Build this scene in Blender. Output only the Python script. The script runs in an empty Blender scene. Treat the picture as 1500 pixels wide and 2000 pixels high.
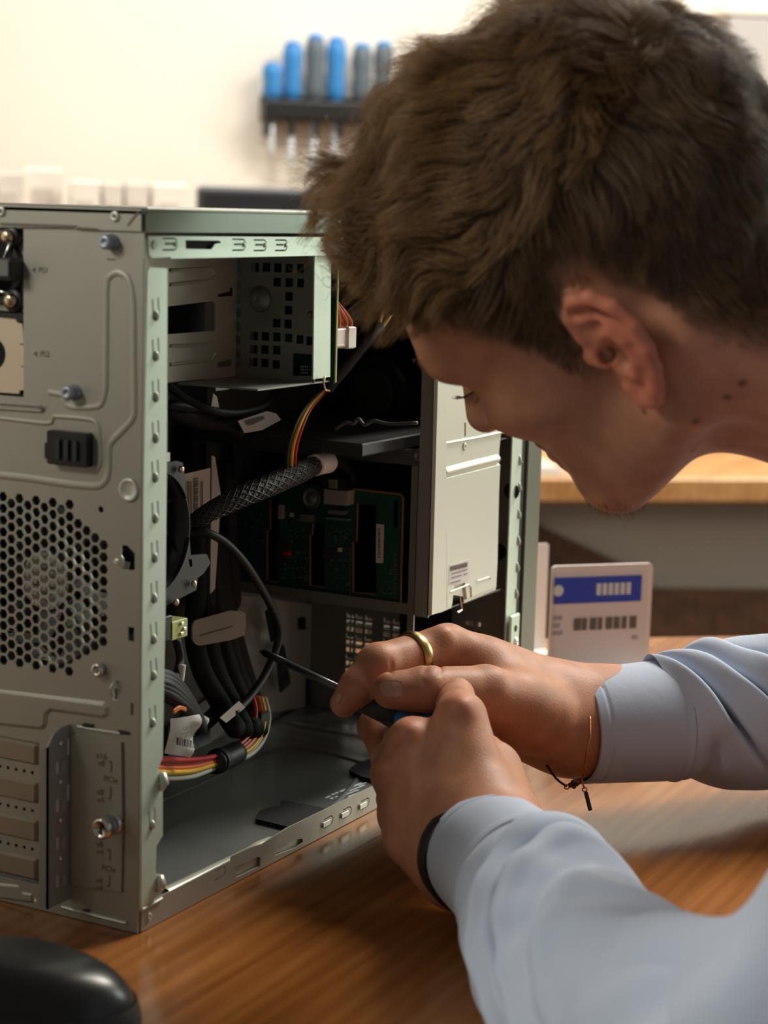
import bpy, bmesh, math, random
import numpy as np
from mathutils import Vector, Matrix
from mathutils.geometry import delaunay_2d_cdt

SC = bpy.context.scene
COL = SC.collection
random.seed(7)
RNG = np.random.default_rng(7)

# ------------------------------------------------------------------ camera
CAM = np.array([-0.7868, -0.5607, 0.3716])
YAW, PITCH, ROLL, FPX = 0.4945, -0.1536, 0.0281, 3816.0     # focal length in pixels of a 1500 x 2000 frame
_f = np.array([math.cos(PITCH)*math.cos(YAW), math.cos(PITCH)*math.sin(YAW), math.sin(PITCH)])
_r0 = np.cross(_f, [0, 0, 1]); _r0 /= np.linalg.norm(_r0); _u0 = np.cross(_r0, _f)
_r = math.cos(ROLL)*_r0 + math.sin(ROLL)*_u0
_u = -math.sin(ROLL)*_r0 + math.cos(ROLL)*_u0
cam = bpy.data.cameras.new('camera')
cam.sensor_fit = 'VERTICAL'; cam.sensor_height = 36.0; cam.lens = FPX/2000*36
cam.clip_start = 0.05
cam.dof.use_dof = True; cam.dof.focus_distance = 1.17; cam.dof.aperture_fstop = 8.0; cam.dof.aperture_blades = 9
camo = bpy.data.objects.new('camera', cam); COL.objects.link(camo)
camo.matrix_world = Matrix(((_r[0], _u[0], -_f[0], CAM[0]), (_r[1], _u[1], -_f[1], CAM[1]), (_r[2], _u[2], -_f[2], CAM[2]), (0, 0, 0, 1)))
SC.camera = camo

# the desk edges and the room stand turned against the tower: a runs away from the seated person, b to the right
ANG = math.atan2(0.626, 0.78)
G = np.array([math.cos(ANG), math.sin(ANG), 0.0]); Q = np.array([math.sin(ANG), -math.cos(ANG), 0.0])
K0 = np.array([1.04, 0.11, 0.0])
def RM(a, b, z=0.0): return K0 + a*G + b*Q + np.array([0, 0, z])
FLOOR = -0.74

# ------------------------------------------------------------------ world, lamps, exposure
world = bpy.data.worlds.new('world'); SC.world = world; world.use_nodes = True
bg = world.node_tree.nodes['Background']
bg.inputs[0].default_value = (1.0, 0.93, 0.84, 1); bg.inputs[1].default_value = 0.11
def area(name, loc, target, size, power, color, sizey=None):
    l = bpy.data.lights.new(name, 'AREA'); l.energy = power; l.color = color
    l.shape = 'RECTANGLE'; l.size = size; l.size_y = sizey or size
    o = bpy.data.objects.new(name, l); COL.objects.link(o); o.location = loc
    o.rotation_euler = (Vector(target)-Vector(loc)).to_track_quat('-Z', 'Z').to_euler()
    return o
area('ceiling_lamp_over_far_desk', RM(1.15, -0.1, 1.85), RM(1.35, -0.1, 0.0), 1.4, 29, (1.0, 0.955, 0.89), 0.5)
area('ceiling_lamp_over_desk', RM(0.25, 0.9, 1.75), RM(-0.3, 0.1, 0.0), 1.2, 64, (1.0, 0.93, 0.83), 0.35)
area('added_fill_light_left', (-1.85, 1.05, 1.35), (0.0, 0.08, 0.3), 0.9, 36, (1.0, 0.96, 0.88), 0.6)  # added from the left to light the rear panel; no window stands there
area('window_light_right', RM(0.35, 2.3, 0.9), RM(-0.6, -0.3, 0.2), 1.2, 30, (0.85, 1.0, 0.90), 1.0)
SC.view_settings.view_transform = 'Standard'; SC.view_settings.look = 'None'
SC.view_settings.exposure = 0.0; SC.view_settings.gamma = 1.0; SC.view_settings.use_curve_mapping = False

# ------------------------------------------------------------------ pixel geometry: where a sight line meets a real plane
def ray(px, py): return _f + _r*(px-750)/FPX - _u*(py-1000)/FPX
def pix(px, py, ax, val):
    d = ray(px, py); return CAM + d*(val-CAM[ax])/d[ax]
def dep(px, py, z): return CAM + ray(px, py)*z
def proj(P):
    d = np.asarray(P)-CAM; z = d@_f
    return 750+FPX*(d@_r)/z, 1000-FPX*(d@_u)/z

# ------------------------------------------------------------------ materials
MATS = {}
def mat(name, col, rough=0.5, metal=0.0, var=0.0, vscale=40.0, bump=0.0, bscale=300.0, spec=0.5, coat=0.0, sss=0.0, emit=None):
    if name in MATS: return MATS[name]
    m = bpy.data.materials.new(name); m.use_nodes = True
    nt = m.node_tree; b = nt.nodes['Principled BSDF']
    b.inputs['Base Color'].default_value = (*col, 1); b.inputs['Roughness'].default_value = rough
    b.inputs['Metallic'].default_value = metal; b.inputs['Specular IOR Level'].default_value = spec
    b.inputs['Coat Weight'].default_value = coat
    if sss:
        b.inputs['Subsurface Weight'].default_value = sss; b.inputs['Subsurface Radius'].default_value = (0.012, 0.004, 0.002)
        b.inputs['Subsurface Scale'].default_value = 0.6
    tc = nt.nodes.new('ShaderNodeTexCoord')
    if var:
        n = nt.nodes.new('ShaderNodeTexNoise'); n.inputs['Scale'].default_value = vscale; n.inputs['Detail'].default_value = 4
        nt.links.new(tc.outputs['Object'], n.inputs['Vector'])
        mx = nt.nodes.new('ShaderNodeMix'); mx.data_type = 'RGBA'
        mx.inputs['A'].default_value = (*[c*(1-var) for c in col], 1); mx.inputs['B'].default_value = (*[min(1, c*(1+var)) for c in col], 1)
        nt.links.new(n.outputs['Fac'], mx.inputs['Factor']); nt.links.new(mx.outputs['Result'], b.inputs['Base Color'])
    if bump:
        n2 = nt.nodes.new('ShaderNodeTexNoise'); n2.inputs['Scale'].default_value = bscale; n2.inputs['Detail'].default_value = 3
        nt.links.new(tc.outputs['Object'], n2.inputs['Vector'])
        bp = nt.nodes.new('ShaderNodeBump'); bp.inputs['Strength'].default_value = bump; bp.inputs['Distance'].default_value = 0.001
        nt.links.new(n2.outputs['Fac'], bp.inputs['Height']); nt.links.new(bp.outputs['Normal'], b.inputs['Normal'])
    if emit:
        b.inputs['Emission Color'].default_value = (*emit[0], 1); b.inputs['Emission Strength'].default_value = emit[1]
    MATS[name] = m
    return m

def wood(name, base, dark, light, rough=0.32, scale=1.0):
    m = bpy.data.materials.new(name); m.use_nodes = True; nt = m.node_tree; b = nt.nodes['Principled BSDF']
    N = nt.nodes.new; L = nt.links.new
    tc = N('ShaderNodeTexCoord'); mp = N('ShaderNodeMapping')
    mp.inputs['Rotation'].default_value = (0, 0, -ANG); mp.inputs['Scale'].default_value = (1.2*scale, 14*scale, 14*scale)
    L(tc.outputs['Object'], mp.inputs['Vector'])
    w = N('ShaderNodeTexNoise'); w.inputs['Scale'].default_value = 2.2; w.inputs['Detail'].default_value = 6; w.inputs['Distortion'].default_value = 0.6
    L(mp.outputs['Vector'], w.inputs['Vector'])
    mp2 = N('ShaderNodeMapping'); mp2.inputs['Rotation'].default_value = (0, 0, -ANG); mp2.inputs['Scale'].default_value = (9*scale, 420*scale, 420*scale)
    L(tc.outputs['Object'], mp2.inputs['Vector'])
    w2 = N('ShaderNodeTexNoise'); w2.inputs['Scale'].default_value = 1.0; w2.inputs['Detail'].default_value = 4
    L(mp2.outputs['Vector'], w2.inputs['Vector'])
    mp3 = N('ShaderNodeMapping'); mp3.inputs['Rotation'].default_value = (0, 0, -ANG); mp3.inputs['Scale'].default_value = (1.5*scale, 30*scale, 30*scale)
    L(tc.outputs['Object'], mp3.inputs['Vector'])
    wv = N('ShaderNodeTexWave'); wv.inputs['Scale'].default_value = 1.1; wv.inputs['Distortion'].default_value = 7; wv.inputs['Detail'].default_value = 3; wv.bands_direction = 'Y'
    L(mp3.outputs['Vector'], wv.inputs['Vector'])
    cr = N('ShaderNodeValToRGB'); e = cr.color_ramp.elements
    e[0].position = 0.3; e[0].color = (*dark, 1); e[1].position = 0.72; e[1].color = (*light, 1)
    mid = cr.color_ramp.elements.new(0.5); mid.color = (*base, 1)
    ma = N('ShaderNodeMath'); ma.operation = 'MULTIPLY_ADD'; ma.inputs[1].default_value = 0.34
    L(w2.outputs['Fac'], ma.inputs[0]); L(w.outputs['Fac'], ma.inputs[2])
    mb_ = N('ShaderNodeMath'); mb_.operation = 'MULTIPLY_ADD'; mb_.inputs[1].default_value = 0.16
    L(wv.outputs['Fac'], mb_.inputs[0]); L(ma.outputs[0], mb_.inputs[2])
    sb = N('ShaderNodeMath'); sb.operation = 'SUBTRACT'; sb.inputs[1].default_value = 0.25
    L(mb_.outputs[0], sb.inputs[0]); L(sb.outputs[0], cr.inputs['Fac'])
    L(cr.outputs['Color'], b.inputs['Base Color'])
    b.inputs['Roughness'].default_value = rough; b.inputs['Specular IOR Level'].default_value = 0.6
    bp = N('ShaderNodeBump'); bp.inputs['Strength'].default_value = 0.12; bp.inputs['Distance'].default_value = 0.0006
    L(w2.outputs['Fac'], bp.inputs['Height']); L(bp.outputs['Normal'], b.inputs['Normal'])
    return m

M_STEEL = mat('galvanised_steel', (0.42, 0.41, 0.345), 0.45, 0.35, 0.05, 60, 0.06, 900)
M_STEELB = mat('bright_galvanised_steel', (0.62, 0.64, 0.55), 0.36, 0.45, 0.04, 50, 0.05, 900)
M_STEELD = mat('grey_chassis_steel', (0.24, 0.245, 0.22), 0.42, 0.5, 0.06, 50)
M_OLIVE = mat('olive_painted_cover', (0.15, 0.165, 0.12), 0.38, 0.3, 0.05, 50, 0.05, 900)
M_BLACK = mat('black_plastic', (0.012, 0.012, 0.013), 0.42, 0, 0.1, 60)
M_DARK = mat('dark_grey_plastic', (0.030, 0.032, 0.032), 0.5, 0, 0.1, 60)
M_MATT = mat('matt_black_foam_and_shade', (0.004, 0.004, 0.005), 0.9)  # foam pads, and dark fill standing in for shade inside the tower
M_SCREW = mat('bright_screw_metal', (0.72, 0.70, 0.66), 0.22, 1.0)
M_BRASS = mat('warm_screw_metal', (0.70, 0.56, 0.38), 0.28, 1.0)
M_BLUEM = mat('blue_grey_knurled_metal', (0.36, 0.40, 0.48), 0.4, 0.6)
M_PCB = mat('green_circuit_board', (0.010, 0.060, 0.040), 0.35, 0, 0.35, 260)
M_PCBE = mat('orange_board_edge', (0.26, 0.12, 0.025), 0.5)
M_PCBL = mat('lime_board_edge', (0.42, 0.44, 0.10), 0.5)
M_CREAM = mat('cream_power_blank', (0.70, 0.58, 0.42), 0.5, 0.1, 0.03, 40)
M_WHITE = mat('white_plastic', (0.80, 0.76, 0.70), 0.4)
M_LABEL = mat('white_paper_label', (0.66, 0.60, 0.54), 0.7, 0, 0.03, 30)
M_INK = mat('black_ink', (0.03, 0.028, 0.028), 0.7)
M_INKG = mat('grey_ink', (0.16, 0.14, 0.12), 0.7)
M_INKW = mat('white_screen_print', (0.75, 0.85, 0.9), 0.6)
M_RED = mat('red_wire', (0.45, 0.015, 0.02), 0.4)
M_ORANGE = mat('orange_wire', (0.72, 0.13, 0.03), 0.4)
M_YELLOW = mat('yellow_wire', (0.75, 0.45, 0.02), 0.4)
M_WIRE = mat('black_wire', (0.008, 0.008, 0.0085), 0.55)
M_YGREEN = mat('pale_yellow_green_plastic', (0.62, 0.66, 0.25), 0.45)
M_NYLON = mat('grey_nylon_tab', (0.34, 0.32, 0.26), 0.5)

# ------------------------------------------------------------------ mesh helpers
def tag(o, label=None, cat=None, group=None, kind=None):
    if label: o['label'] = label
    if cat: o['category'] = cat
    if group: o['group'] = group
    if kind: o['kind'] = kind
    return o
def thing(name, label, cat, loc=(0, 0, 0), group=None):
    o = bpy.data.objects.new(name, None); COL.objects.link(o); o.location = [float(c) for c in loc]; o.empty_display_size = 0.02
    return tag(o, label, cat, group)
def wloc(o):
    v = Vector((0, 0, 0))
    while o is not None: v = v + Vector(o.location); o = o.parent
    return v
def obj(name, V, F, m, parent=None, smooth=False, label=None, mats=None, fm=None):
    me = bpy.data.meshes.new(name)
    V = np.asarray(V, float).reshape(-1, 3)
    if parent is not None: V = V - np.array(wloc(parent))
    me.from_pydata(V.tolist(), [], [list(map(int, f)) for f in F])
    for mm in (mats or [m]): me.materials.append(mm)
    if fm is not None: me.polygons.foreach_set('material_index', np.asarray(fm, dtype=np.int32))
    if smooth: me.polygons.foreach_set('use_smooth', [True]*len(me.polygons))
    me.update()
    o = bpy.data.objects.new(name, me); COL.objects.link(o)
    if parent is not None: o.parent = parent
    if label: o['label'] = label
    return o
def fast_obj(name, V, Q4, m, parent=None, smooth=True, mats=None):
    """quads or triangles of one size from numpy arrays"""
    me = bpy.data.meshes.new(name); V = np.asarray(V, np.float32).reshape(-1, 3)
    if parent is not None: V = V - np.array(wloc(parent), np.float32)
    Q4 = np.asarray(Q4, np.int32); n = Q4.shape[1]
    me.vertices.add(len(V)); me.vertices.foreach_set('co', V.ravel())
    me.loops.add(Q4.size); me.loops.foreach_set('vertex_index', Q4.ravel())
    me.polygons.add(len(Q4)); me.polygons.foreach_set('loop_start', np.arange(len(Q4), dtype=np.int32)*n)
    if smooth: me.polygons.foreach_set('use_smooth', np.ones(len(Q4), dtype=bool))
    for mm in (mats or [m]): me.materials.append(mm)
    me.update(calc_edges=True); me.validate()
    o = bpy.data.objects.new(name, me); COL.objects.link(o)
    if parent is not None: o.parent = parent
    return o

class MB:
    def __init__(s): s.V = []; s.F = []
    def add(s, V, F):
        k = len(s.V); s.V += [list(map(float, v)) for v in V]; s.F += [[i+k for i in f] for f in F]; return s
    def frame(s, c, X, Y, Z, lo, hi, bev=0.0):
        """box in a frame: lo, hi along the X, Y, Z axes, edges of the +-Z faces chamfered by bev"""
        c, X, Y, Z = (np.asarray(t, float) for t in (c, X, Y, Z))
        if not bev:
            P = [(x, y, z) for z in (lo[2], hi[2]) for (x, y) in ((lo[0], lo[1]), (hi[0], lo[1]), (hi[0], hi[1]), (lo[0], hi[1]))]
            F = [(3, 2, 1, 0), (4, 5, 6, 7), (0, 1, 5, 4), (1, 2, 6, 5), (2, 3, 7, 6), (3, 0, 4, 7)]
        else:
            P = []
            def ring(z, i): P.extend([(lo[0]+i+k[0]*0, lo[1]+i, z) if n == 0 else (hi[0]-i, lo[1]+i, z) if n == 1 else (hi[0]-i, hi[1]-i, z) if n == 2 else (lo[0]+i, hi[1]-i, z) for n, k in enumerate([(0, 0)]*4)])
            ring(lo[2], bev); ring(lo[2]+bev, 0); ring(hi[2]-bev, 0); ring(hi[2], bev)
            F = [(3, 2, 1, 0), (12, 13, 14, 15)]
            for r in range(3):
                for i in range(4):
                    a = r*4+i; b_ = r*4+(i+1) % 4; F.append((a, b_, b_+4, a+4))
        V = [c+x*X+y*Y+z*Z for x, y, z in P]
        return s.add(V, F)
    def box(s, lo, hi, bev=0.0): return s.frame((0, 0, 0), (1, 0, 0), (0, 1, 0), (0, 0, 1), lo, hi, bev)
    def tube(s, path, r, n=10, cap=True, closed=False):
        P = np.asarray(path, float); m = len(P)
        rr = np.full(m, r) if np.isscalar(r) else np.asarray(r, float)
        T = np.gradient(P, axis=0)
        if closed: T = np.roll(P, -1, 0)-np.roll(P, 1, 0)
        T /= np.linalg.norm(T, axis=1)[:, None]+1e-12
        a = np.array([0, 0, 1.0]) if abs(T[0][2]) < 0.9 else np.array([1.0, 0, 0])
        N = np.cross(T[0], a); N /= np.linalg.norm(N); V = []
        for i in range(m):
            N = N-T[i]*(N@T[i]); N /= np.linalg.norm(N)+1e-12; B = np.cross(T[i], N)
            for k in range(n):
                t = 2*math.pi*k/n; V.append(P[i]+rr[i]*(math.cos(t)*N+math.sin(t)*B))
        F = []
        for i in range(m if closed else m-1):
            j = (i+1) % m
            for k in range(n):
                F.append((i*n+k, i*n+(k+1) % n, j*n+(k+1) % n, j*n+k))
        if cap and not closed:
            F.append(tuple(range(n-1, -1, -1))); F.append(tuple((m-1)*n+k for k in range(n)))
        return s.add(V, F)
    def lathe(s, c, axis, prof, n=20):
        """prof: (radius, height) pairs along axis from c"""
        c = np.asarray(c, float); A = np.asarray(axis, float); A = A/np.linalg.norm(A)
        t = np.array([0, 0, 1.0]) if abs(A[2]) < 0.9 else np.array([1.0, 0, 0])
        X = np.cross(A, t); X /= np.linalg.norm(X); Y = np.cross(A, X); V = []
        for (r, h) in prof:
            for k in range(n):
                a = 2*math.pi*k/n; V.append(c+A*h+max(r, 1e-6)*(math.cos(a)*X+math.sin(a)*Y))
        F = []
        for i in range(len(prof)-1):
            for k in range(n): F.append((i*n+k, i*n+(k+1) % n, (i+1)*n+(k+1) % n, (i+1)*n+k))
        F.append(tuple(range(n-1, -1, -1))); F.append(tuple((len(prof)-1)*n+k for k in range(n)))
        return s.add(V, F)
    def plate(s, outer, holes, fn, t):
        """flat sheet with holes; outer and holes are 2D polygons, fn(u, v, w) -> world, w runs 0..t"""
        V2 = []; E = []; loops = []
        for lp in [outer]+list(holes):
            k = len(V2); n = len(lp); V2 += [Vector((float(p[0]), float(p[1]))) for p in lp]
            E += [(k+i, k+(i+1) % n) for i in range(n)]; loops.append(np.array([(float(p[0]), float(p[1])) for p in lp]))
        co, ed, fa, *_ = delaunay_2d_cdt(V2, E, [], 0, 1e-7)
        co = np.array([(c.x, c.y) for c in co]); fa = np.array([list(f_) for f_ in fa if len(f_) == 3])
        cen = co[fa].mean(1)
        def ins(P, L):
            x, y = P[:, 0:1], P[:, 1:2]; a = L; b = np.roll(L, -1, 0)
            c = ((a[:, 1] > y) != (b[:, 1] > y)) & (x < (b[:, 0]-a[:, 0])*(y-a[:, 1])/(b[:, 1]-a[:, 1]+1e-15)+a[:, 0])
            return c.sum(1) % 2 == 1
        keep = ins(cen, loops[0])
        for h in loops[1:]: keep &= ~ins(cen, h)
        fa = fa[keep]
        a_, b_, c_ = co[fa[:, 0]], co[fa[:, 1]], co[fa[:, 2]]
        cw = ((b_[:, 0]-a_[:, 0])*(c_[:, 1]-a_[:, 1])-(b_[:, 1]-a_[:, 1])*(c_[:, 0]-a_[:, 0])) < 0
        fa[cw] = fa[cw][:, ::-1]
        n = len(co); V = [fn(p[0], p[1], t) for p in co]+[fn(p[0], p[1], 0) for p in co]
        F = [tuple(f_) for f_ in fa]+[tuple(int(i)+n for i in f_[::-1]) for f_ in fa]
        cnt = {}
        for f_ in fa:
            for i in range(3):
                e = (int(f_[i]), int(f_[(i+1) % 3])); cnt[e] = cnt.get(e, 0)+1
        for (i, j) in cnt:
            if (j, i) not in cnt: F.append((j, i, i+n, j+n))
        return s.add(V, F)
    def raised(s, poly, fn, h, inset):
        """pressed area: polygon whose edge slopes up over `inset` to height h"""
        P = np.array(poly, float); n = len(P)
        ar = 0.5*sum(P[i][0]*P[(i+1) % n][1]-P[(i+1) % n][0]*P[i][1] for i in range(n))
        if ar < 0: P = P[::-1]
        IN = []
        for i in range(n):
            e0 = P[i]-P[i-1]; e1 = P[(i+1) % n]-P[i]; e0 = e0/(np.linalg.norm(e0)+1e-12); e1 = e1/(np.linalg.norm(e1)+1e-12)
            b = np.array([-e0[1]-e1[1], e0[0]+e1[0]]); l = np.linalg.norm(b); b = b/l if l > 1e-6 else np.array([-e0[1], e0[0]])
            IN.append(P[i]+b*inset)
        V = [fn(p[0], p[1], 0) for p in P]+[fn(p[0], p[1], h) for p in IN]
        F = [(i, (i+1) % n, n+(i+1) % n, n+i) for i in range(n)]
        from mathutils.geometry import tessellate_polygon
        for t in tessellate_polygon([[Vector((p[0], p[1], 0)) for p in IN]]): F.append(tuple(n+i for i in t))
        return s.add(V, F)
    def bead(s, path, fn, w, h):
        """pressed bead of width w and height h along a 2D polyline"""
        P = np.array(path, float); T = np.gradient(P, axis=0); T /= np.linalg.norm(T, axis=1)[:, None]+1e-12
        Nn = np.c_[-T[:, 1], T[:, 0]]; V = []; prof = [(-1, 0), (-0.55, 0.75), (0, 1), (0.55, 0.75), (1, 0)]
        for p, n in zip(P, Nn):
            for a, b in prof: q = p+n*a*w/2; V.append(fn(q[0], q[1], b*h))
        k = len(prof); F = [(i*k+j, i*k+j+1, (i+1)*k+j+1, (i+1)*k+j) for i in range(len(P)-1) for j in range(k-1)]
        return s.add(V, F)
    def build(s, name, m, parent=None, smooth=False, label=None, **kw):
        if parent is not None and parent.name == 'computer_tower': s.V = [[v[0], v[1], max(v[2], 0.0004)] for v in s.V]
        return obj(name, s.V, s.F, m, parent, smooth, label, **kw)

def rnd(poly, r, n=4):
    """round the corners of a 2D polygon"""
    P = [np.array(p, float) for p in poly]; out = []
    for i in range(len(P)):
        a, b, c = P[i-1], P[i], P[(i+1) % len(P)]
        u = a-b; v = c-b; lu, lv = np.linalg.norm(u), np.linalg.norm(v); rr = min(r, lu*0.45, lv*0.45)
        p, q = b+u/lu*rr, b+v/lv*rr
        for k in range(n+1):
            t = k/n; out.append((1-t)**2*p+2*t*(1-t)*b+t*t*q)
    return out
def curve(pts, n=8):
    """Catmull-Rom through points"""
    P = np.array(pts, float); P = np.vstack([2*P[0]-P[1], P, 2*P[-1]-P[-2]]); out = []
    for i in range(1, len(P)-2):
        for k in range(n):
            t = k/n; out.append(0.5*((2*P[i])+(-P[i-1]+P[i+1])*t+(2*P[i-1]-5*P[i]+4*P[i+1]-P[i+2])*t*t+(-P[i-1]+3*P[i]-3*P[i+1]+P[i+2])*t**3))
    out.append(P[-2]); return np.array(out)
def text(name, body, c, right, up, size, m, parent, align='CENTER'):
    cu = bpy.data.curves.new(name, 'FONT'); cu.body = body; cu.size = size; cu.align_x = align; cu.align_y = 'CENTER'; cu.resolution_u = 3
    o = bpy.data.objects.new(name, cu); COL.objects.link(o)
    dg = bpy.context.evaluated_depsgraph_get(); me = bpy.data.meshes.new_from_object(o.evaluated_get(dg))
    bpy.data.objects.remove(o); me.name = name
    R, U = np.array(right, float), np.array(up, float); R /= np.linalg.norm(R); U /= np.linalg.norm(U); Nn = np.cross(R, U)
    M = Matrix(((R[0], U[0], Nn[0], c[0]), (R[1], U[1], Nn[1], c[1]), (R[2], U[2], Nn[2], c[2]), (0, 0, 0, 1)))
    me.transform(M)
    if parent is not None: me.transform(Matrix.Translation(-wloc(parent)))
    me.materials.clear(); me.materials.append(m)
    o = bpy.data.objects.new(name, me); COL.objects.link(o); o.parent = parent
    return o
# ================================================================== the setting
def pixa(px, py, a):
    d = ray(px, py); return CAM + d*((a+K0@G-CAM@G)/(d@G))
def rbox(m, a0, a1, b0, b1, z0, z1, bev=0.0): return m.frame(K0, G, Q, (0, 0, 1), (a0, b0, z0), (a1, b1, z1), bev)
M_WALL = mat('cream_wall_paint', (0.86, 0.81, 0.72), 0.75, 0, 0.01, 3)
M_FLOOR = mat('brown_carpet', (0.10, 0.07, 0.05), 0.9, 0, 0.2, 60)
M_DESK = wood('varnished_desk_wood', (0.300, 0.110, 0.026), (0.225, 0.076, 0.016), (0.385, 0.152, 0.040), 0.19)
M_DESK2 = wood('light_desk_wood', (0.52, 0.25, 0.085), (0.42, 0.19, 0.06), (0.60, 0.31, 0.12), 0.4)
M_PANEL = mat('grey_brown_panel', (0.40, 0.34, 0.29), 0.6, 0, 0.03, 20)
M_LEG = mat('dark_leg_metal', (0.05, 0.05, 0.05), 0.4, 0.6)
WALL_A = 1.78
m = MB(); rbox(m, WALL_A, WALL_A+0.1, -2.6, 2.6, FLOOR, 1.96); tag(m.build('wall_back', M_WALL), kind='structure')
for nm_, b_w in (('wall_right', 2.6), ('wall_left', -2.7)):
    m = MB(); rbox(m, -2.6, WALL_A, b_w, b_w+0.1, FLOOR, 1.96); tag(m.build(nm_, M_WALL), kind='structure')
m = MB(); rbox(m, -2.6, WALL_A, -2.6, 2.6, FLOOR-0.05, FLOOR); tag(m.build('floor', M_FLOOR), kind='structure')
m = MB(); rbox(m, WALL_A-0.015, WALL_A, -2.6, 2.6, FLOOR, FLOOR+0.09, 0.004); tag(m.build('baseboard_back', M_PANEL), kind='structure')

# ------------------------------------------------------------------ work desk
DE = -0.205                                     # far edge of the work desk
desk = thing('work_desk', 'brown varnished wooden desk with visible grain under the open computer tower', 'desk', RM(-0.6, 0, FLOOR))
top2 = [(-1.03, -1.35), (-1.03, 1.05), (DE, 1.05), (DE, -1.35)]
m = MB(); m.plate(top2, [], lambda u, v, w: K0+G*u+Q*v+np.array([0, 0, w-0.03]), 0.03)
m.build('desk_top', M_DESK, desk)
for a, b in ((-0.97, -1.28), (-0.97, 0.98), (-0.265, 0.98), (-0.265, -1.28)):
    m = MB(); rbox(m, a-0.025, a+0.025, b-0.025, b+0.025, FLOOR+0.004, -0.03, 0.004); m.build('leg', M_LEG, desk)
m = MB(); rbox(m, -0.30, -0.28, -1.2, 0.9, -0.11, -0.03); m.build('apron', M_LEG, desk)

# ------------------------------------------------------------------ far desk along the wall
fd = thing('far_desk', 'long light brown wooden desk along the back wall with grey front panel', 'desk', RM(1.3, 0, FLOOR))
m = MB(); rbox(m, 0.83, 1.72, -2.3, 2.3, -0.036, 0.0, 0.003); m.build('desk_top', M_DESK2, fd)
for b0_, b1_ in ((-2.25, 0.0), (0.004, 2.25)):
    m = MB(); rbox(m, 0.90, 0.915, b0_, b1_, FLOOR+0.12, -0.036, 0.002); m.build('front_panel', M_PANEL, fd)
lw = []
for (x, y) in ((700, 1010), (1035, 1012), (1062, 1030), (1240, 1112), (1272, 1150), (1500, 1152), (1960, 1156)):
    p_ = pixa(x, y, 0.89); lw.append(((p_-K0)@Q, p_[2]))
lw = [(lw[0][0], FLOOR+0.004)]+lw+[(lw[-1][0], FLOOR+0.004)]
m = MB(); m.plate(lw, [], lambda u, v, w: RM(0.90-w, u, v), 0.018); m.build('lower_panel', wood('dark_brown_wood', (0.085, 0.036, 0.016), (0.06, 0.025, 0.011), (0.11, 0.048, 0.022), 0.5), fd, False, 'dark brown wooden lower panel with slanted edge')
for b in (-2.2, 2.2, 0.75):
    m = MB(); rbox(m, 0.93, 1.68, b-0.02, b+0.02, FLOOR+0.002, -0.036, 0.004); m.build('leg', M_LEG, fd)

# ------------------------------------------------------------------ screwdriver rack on the wall
RA = WALL_A-0.035
M_BLUE = mat('bright_blue_handle', (0.03, 0.22, 0.55), 0.4)
M_GREYH = mat('grey_handle', (0.10, 0.13, 0.16), 0.45)
M_SHAFT = mat('chrome_shaft', (0.80, 0.84, 0.90), 0.35, 0.6)
rl = pixa(512, 210, RA); rr_ = pixa(905, 210, RA)
bl, br = (rl-K0)@Q, (rr_-K0)@Q; zr = rl[2]
rack = thing('screwdriver_rack', 'black wall rack holding blue and grey screwdrivers on the cream wall', 'tool rack', RM(WALL_A, (bl+br)/2, zr))
m = MB(); m.plate([(bl, zr-0.022), (br, zr-0.022), (br, zr+0.024), (bl, zr+0.024)], [], lambda u, v, w: K0+G*(WALL_A-w)+Q*u+np.array([0, 0, v]), 0.006); m.build('back_plate', M_BLACK, rack)
m = MB(); rbox(m, RA-0.028, WALL_A-0.004, bl, br, zr-0.019, zr+0.013, 0.003); m.build('holder_bar', M_BLACK, rack)
for i in range(9):
    bb = bl+0.008+i*(br-bl-0.016)/8
    m = MB(); rbox(m, RA-0.024, RA+0.02, bb-0.004, bb+0.004, zr-0.05, zr-0.019, 0.001); m.build('prong', M_BLACK, rack)
def screwdriver(px, ytop, hl, blue, cap, label):
    p = pixa(px, 195, RA-0.004); b = (p-K0)@Q; zt = pixa(px, ytop, RA)[2]
    base = RM(RA-0.004, b, zr+0.013)
    t = thing('screwdriver', label, 'screwdriver', base, 'screwdrivers in the wall rack')
    h = zt-base[2]
    prof = [(0.008, 0.0), (0.0145, 0.006), (0.0180, 0.2*h), (0.0155, 0.45*h), (0.0185, 0.7*h), (0.0175, 0.86*h)]
    mm = MB(); mm.lathe(base, (0, 0, 1), prof+[(0.015, 0.9*h)], 14); mm.build('handle', blue, t, True)
    mm = MB(); mm.lathe(base+np.array([0, 0, 0.9*h]), (0, 0, 1), [(0.015, 0), (0.014, 0.05*h), (0.008, 0.1*h)], 14); mm.build('end_cap', cap, t, True)
    mm = MB(); mm.lathe(base-np.array([0, 0, hl]), (0, 0, 1), [(0.003, 0), (0.0058, 0.01), (0.0058, hl)], 8); mm.build('shaft', M_SHAFT, t, True)
screwdriver(531, 122, 0.10, M_BLUE, M_BLUE, 'short blue screwdriver at the left end of the wall rack')
screwdriver(570, 80, 0.12, M_BLUE, M_BLUE, 'tall blue screwdriver between the short blue one and a grey one')
screwdriver(614, 66, 0.13, M_GREYH, M_BLUE, 'tallest grey screwdriver with blue cap in the wall rack')
screwdriver(655, 72, 0.14, M_BLUE, M_BLUE, 'blue screwdriver right of the tallest grey one in the rack')
screwdriver(705, 84, 0.12, M_GREYH, M_BLUE, 'grey screwdriver with blue cap just left of the hair')
screwdriver(747, 80, 0.12, M_GREYH, M_BLUE, 'grey screwdriver with bright blue cap nearest the hair')

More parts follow.
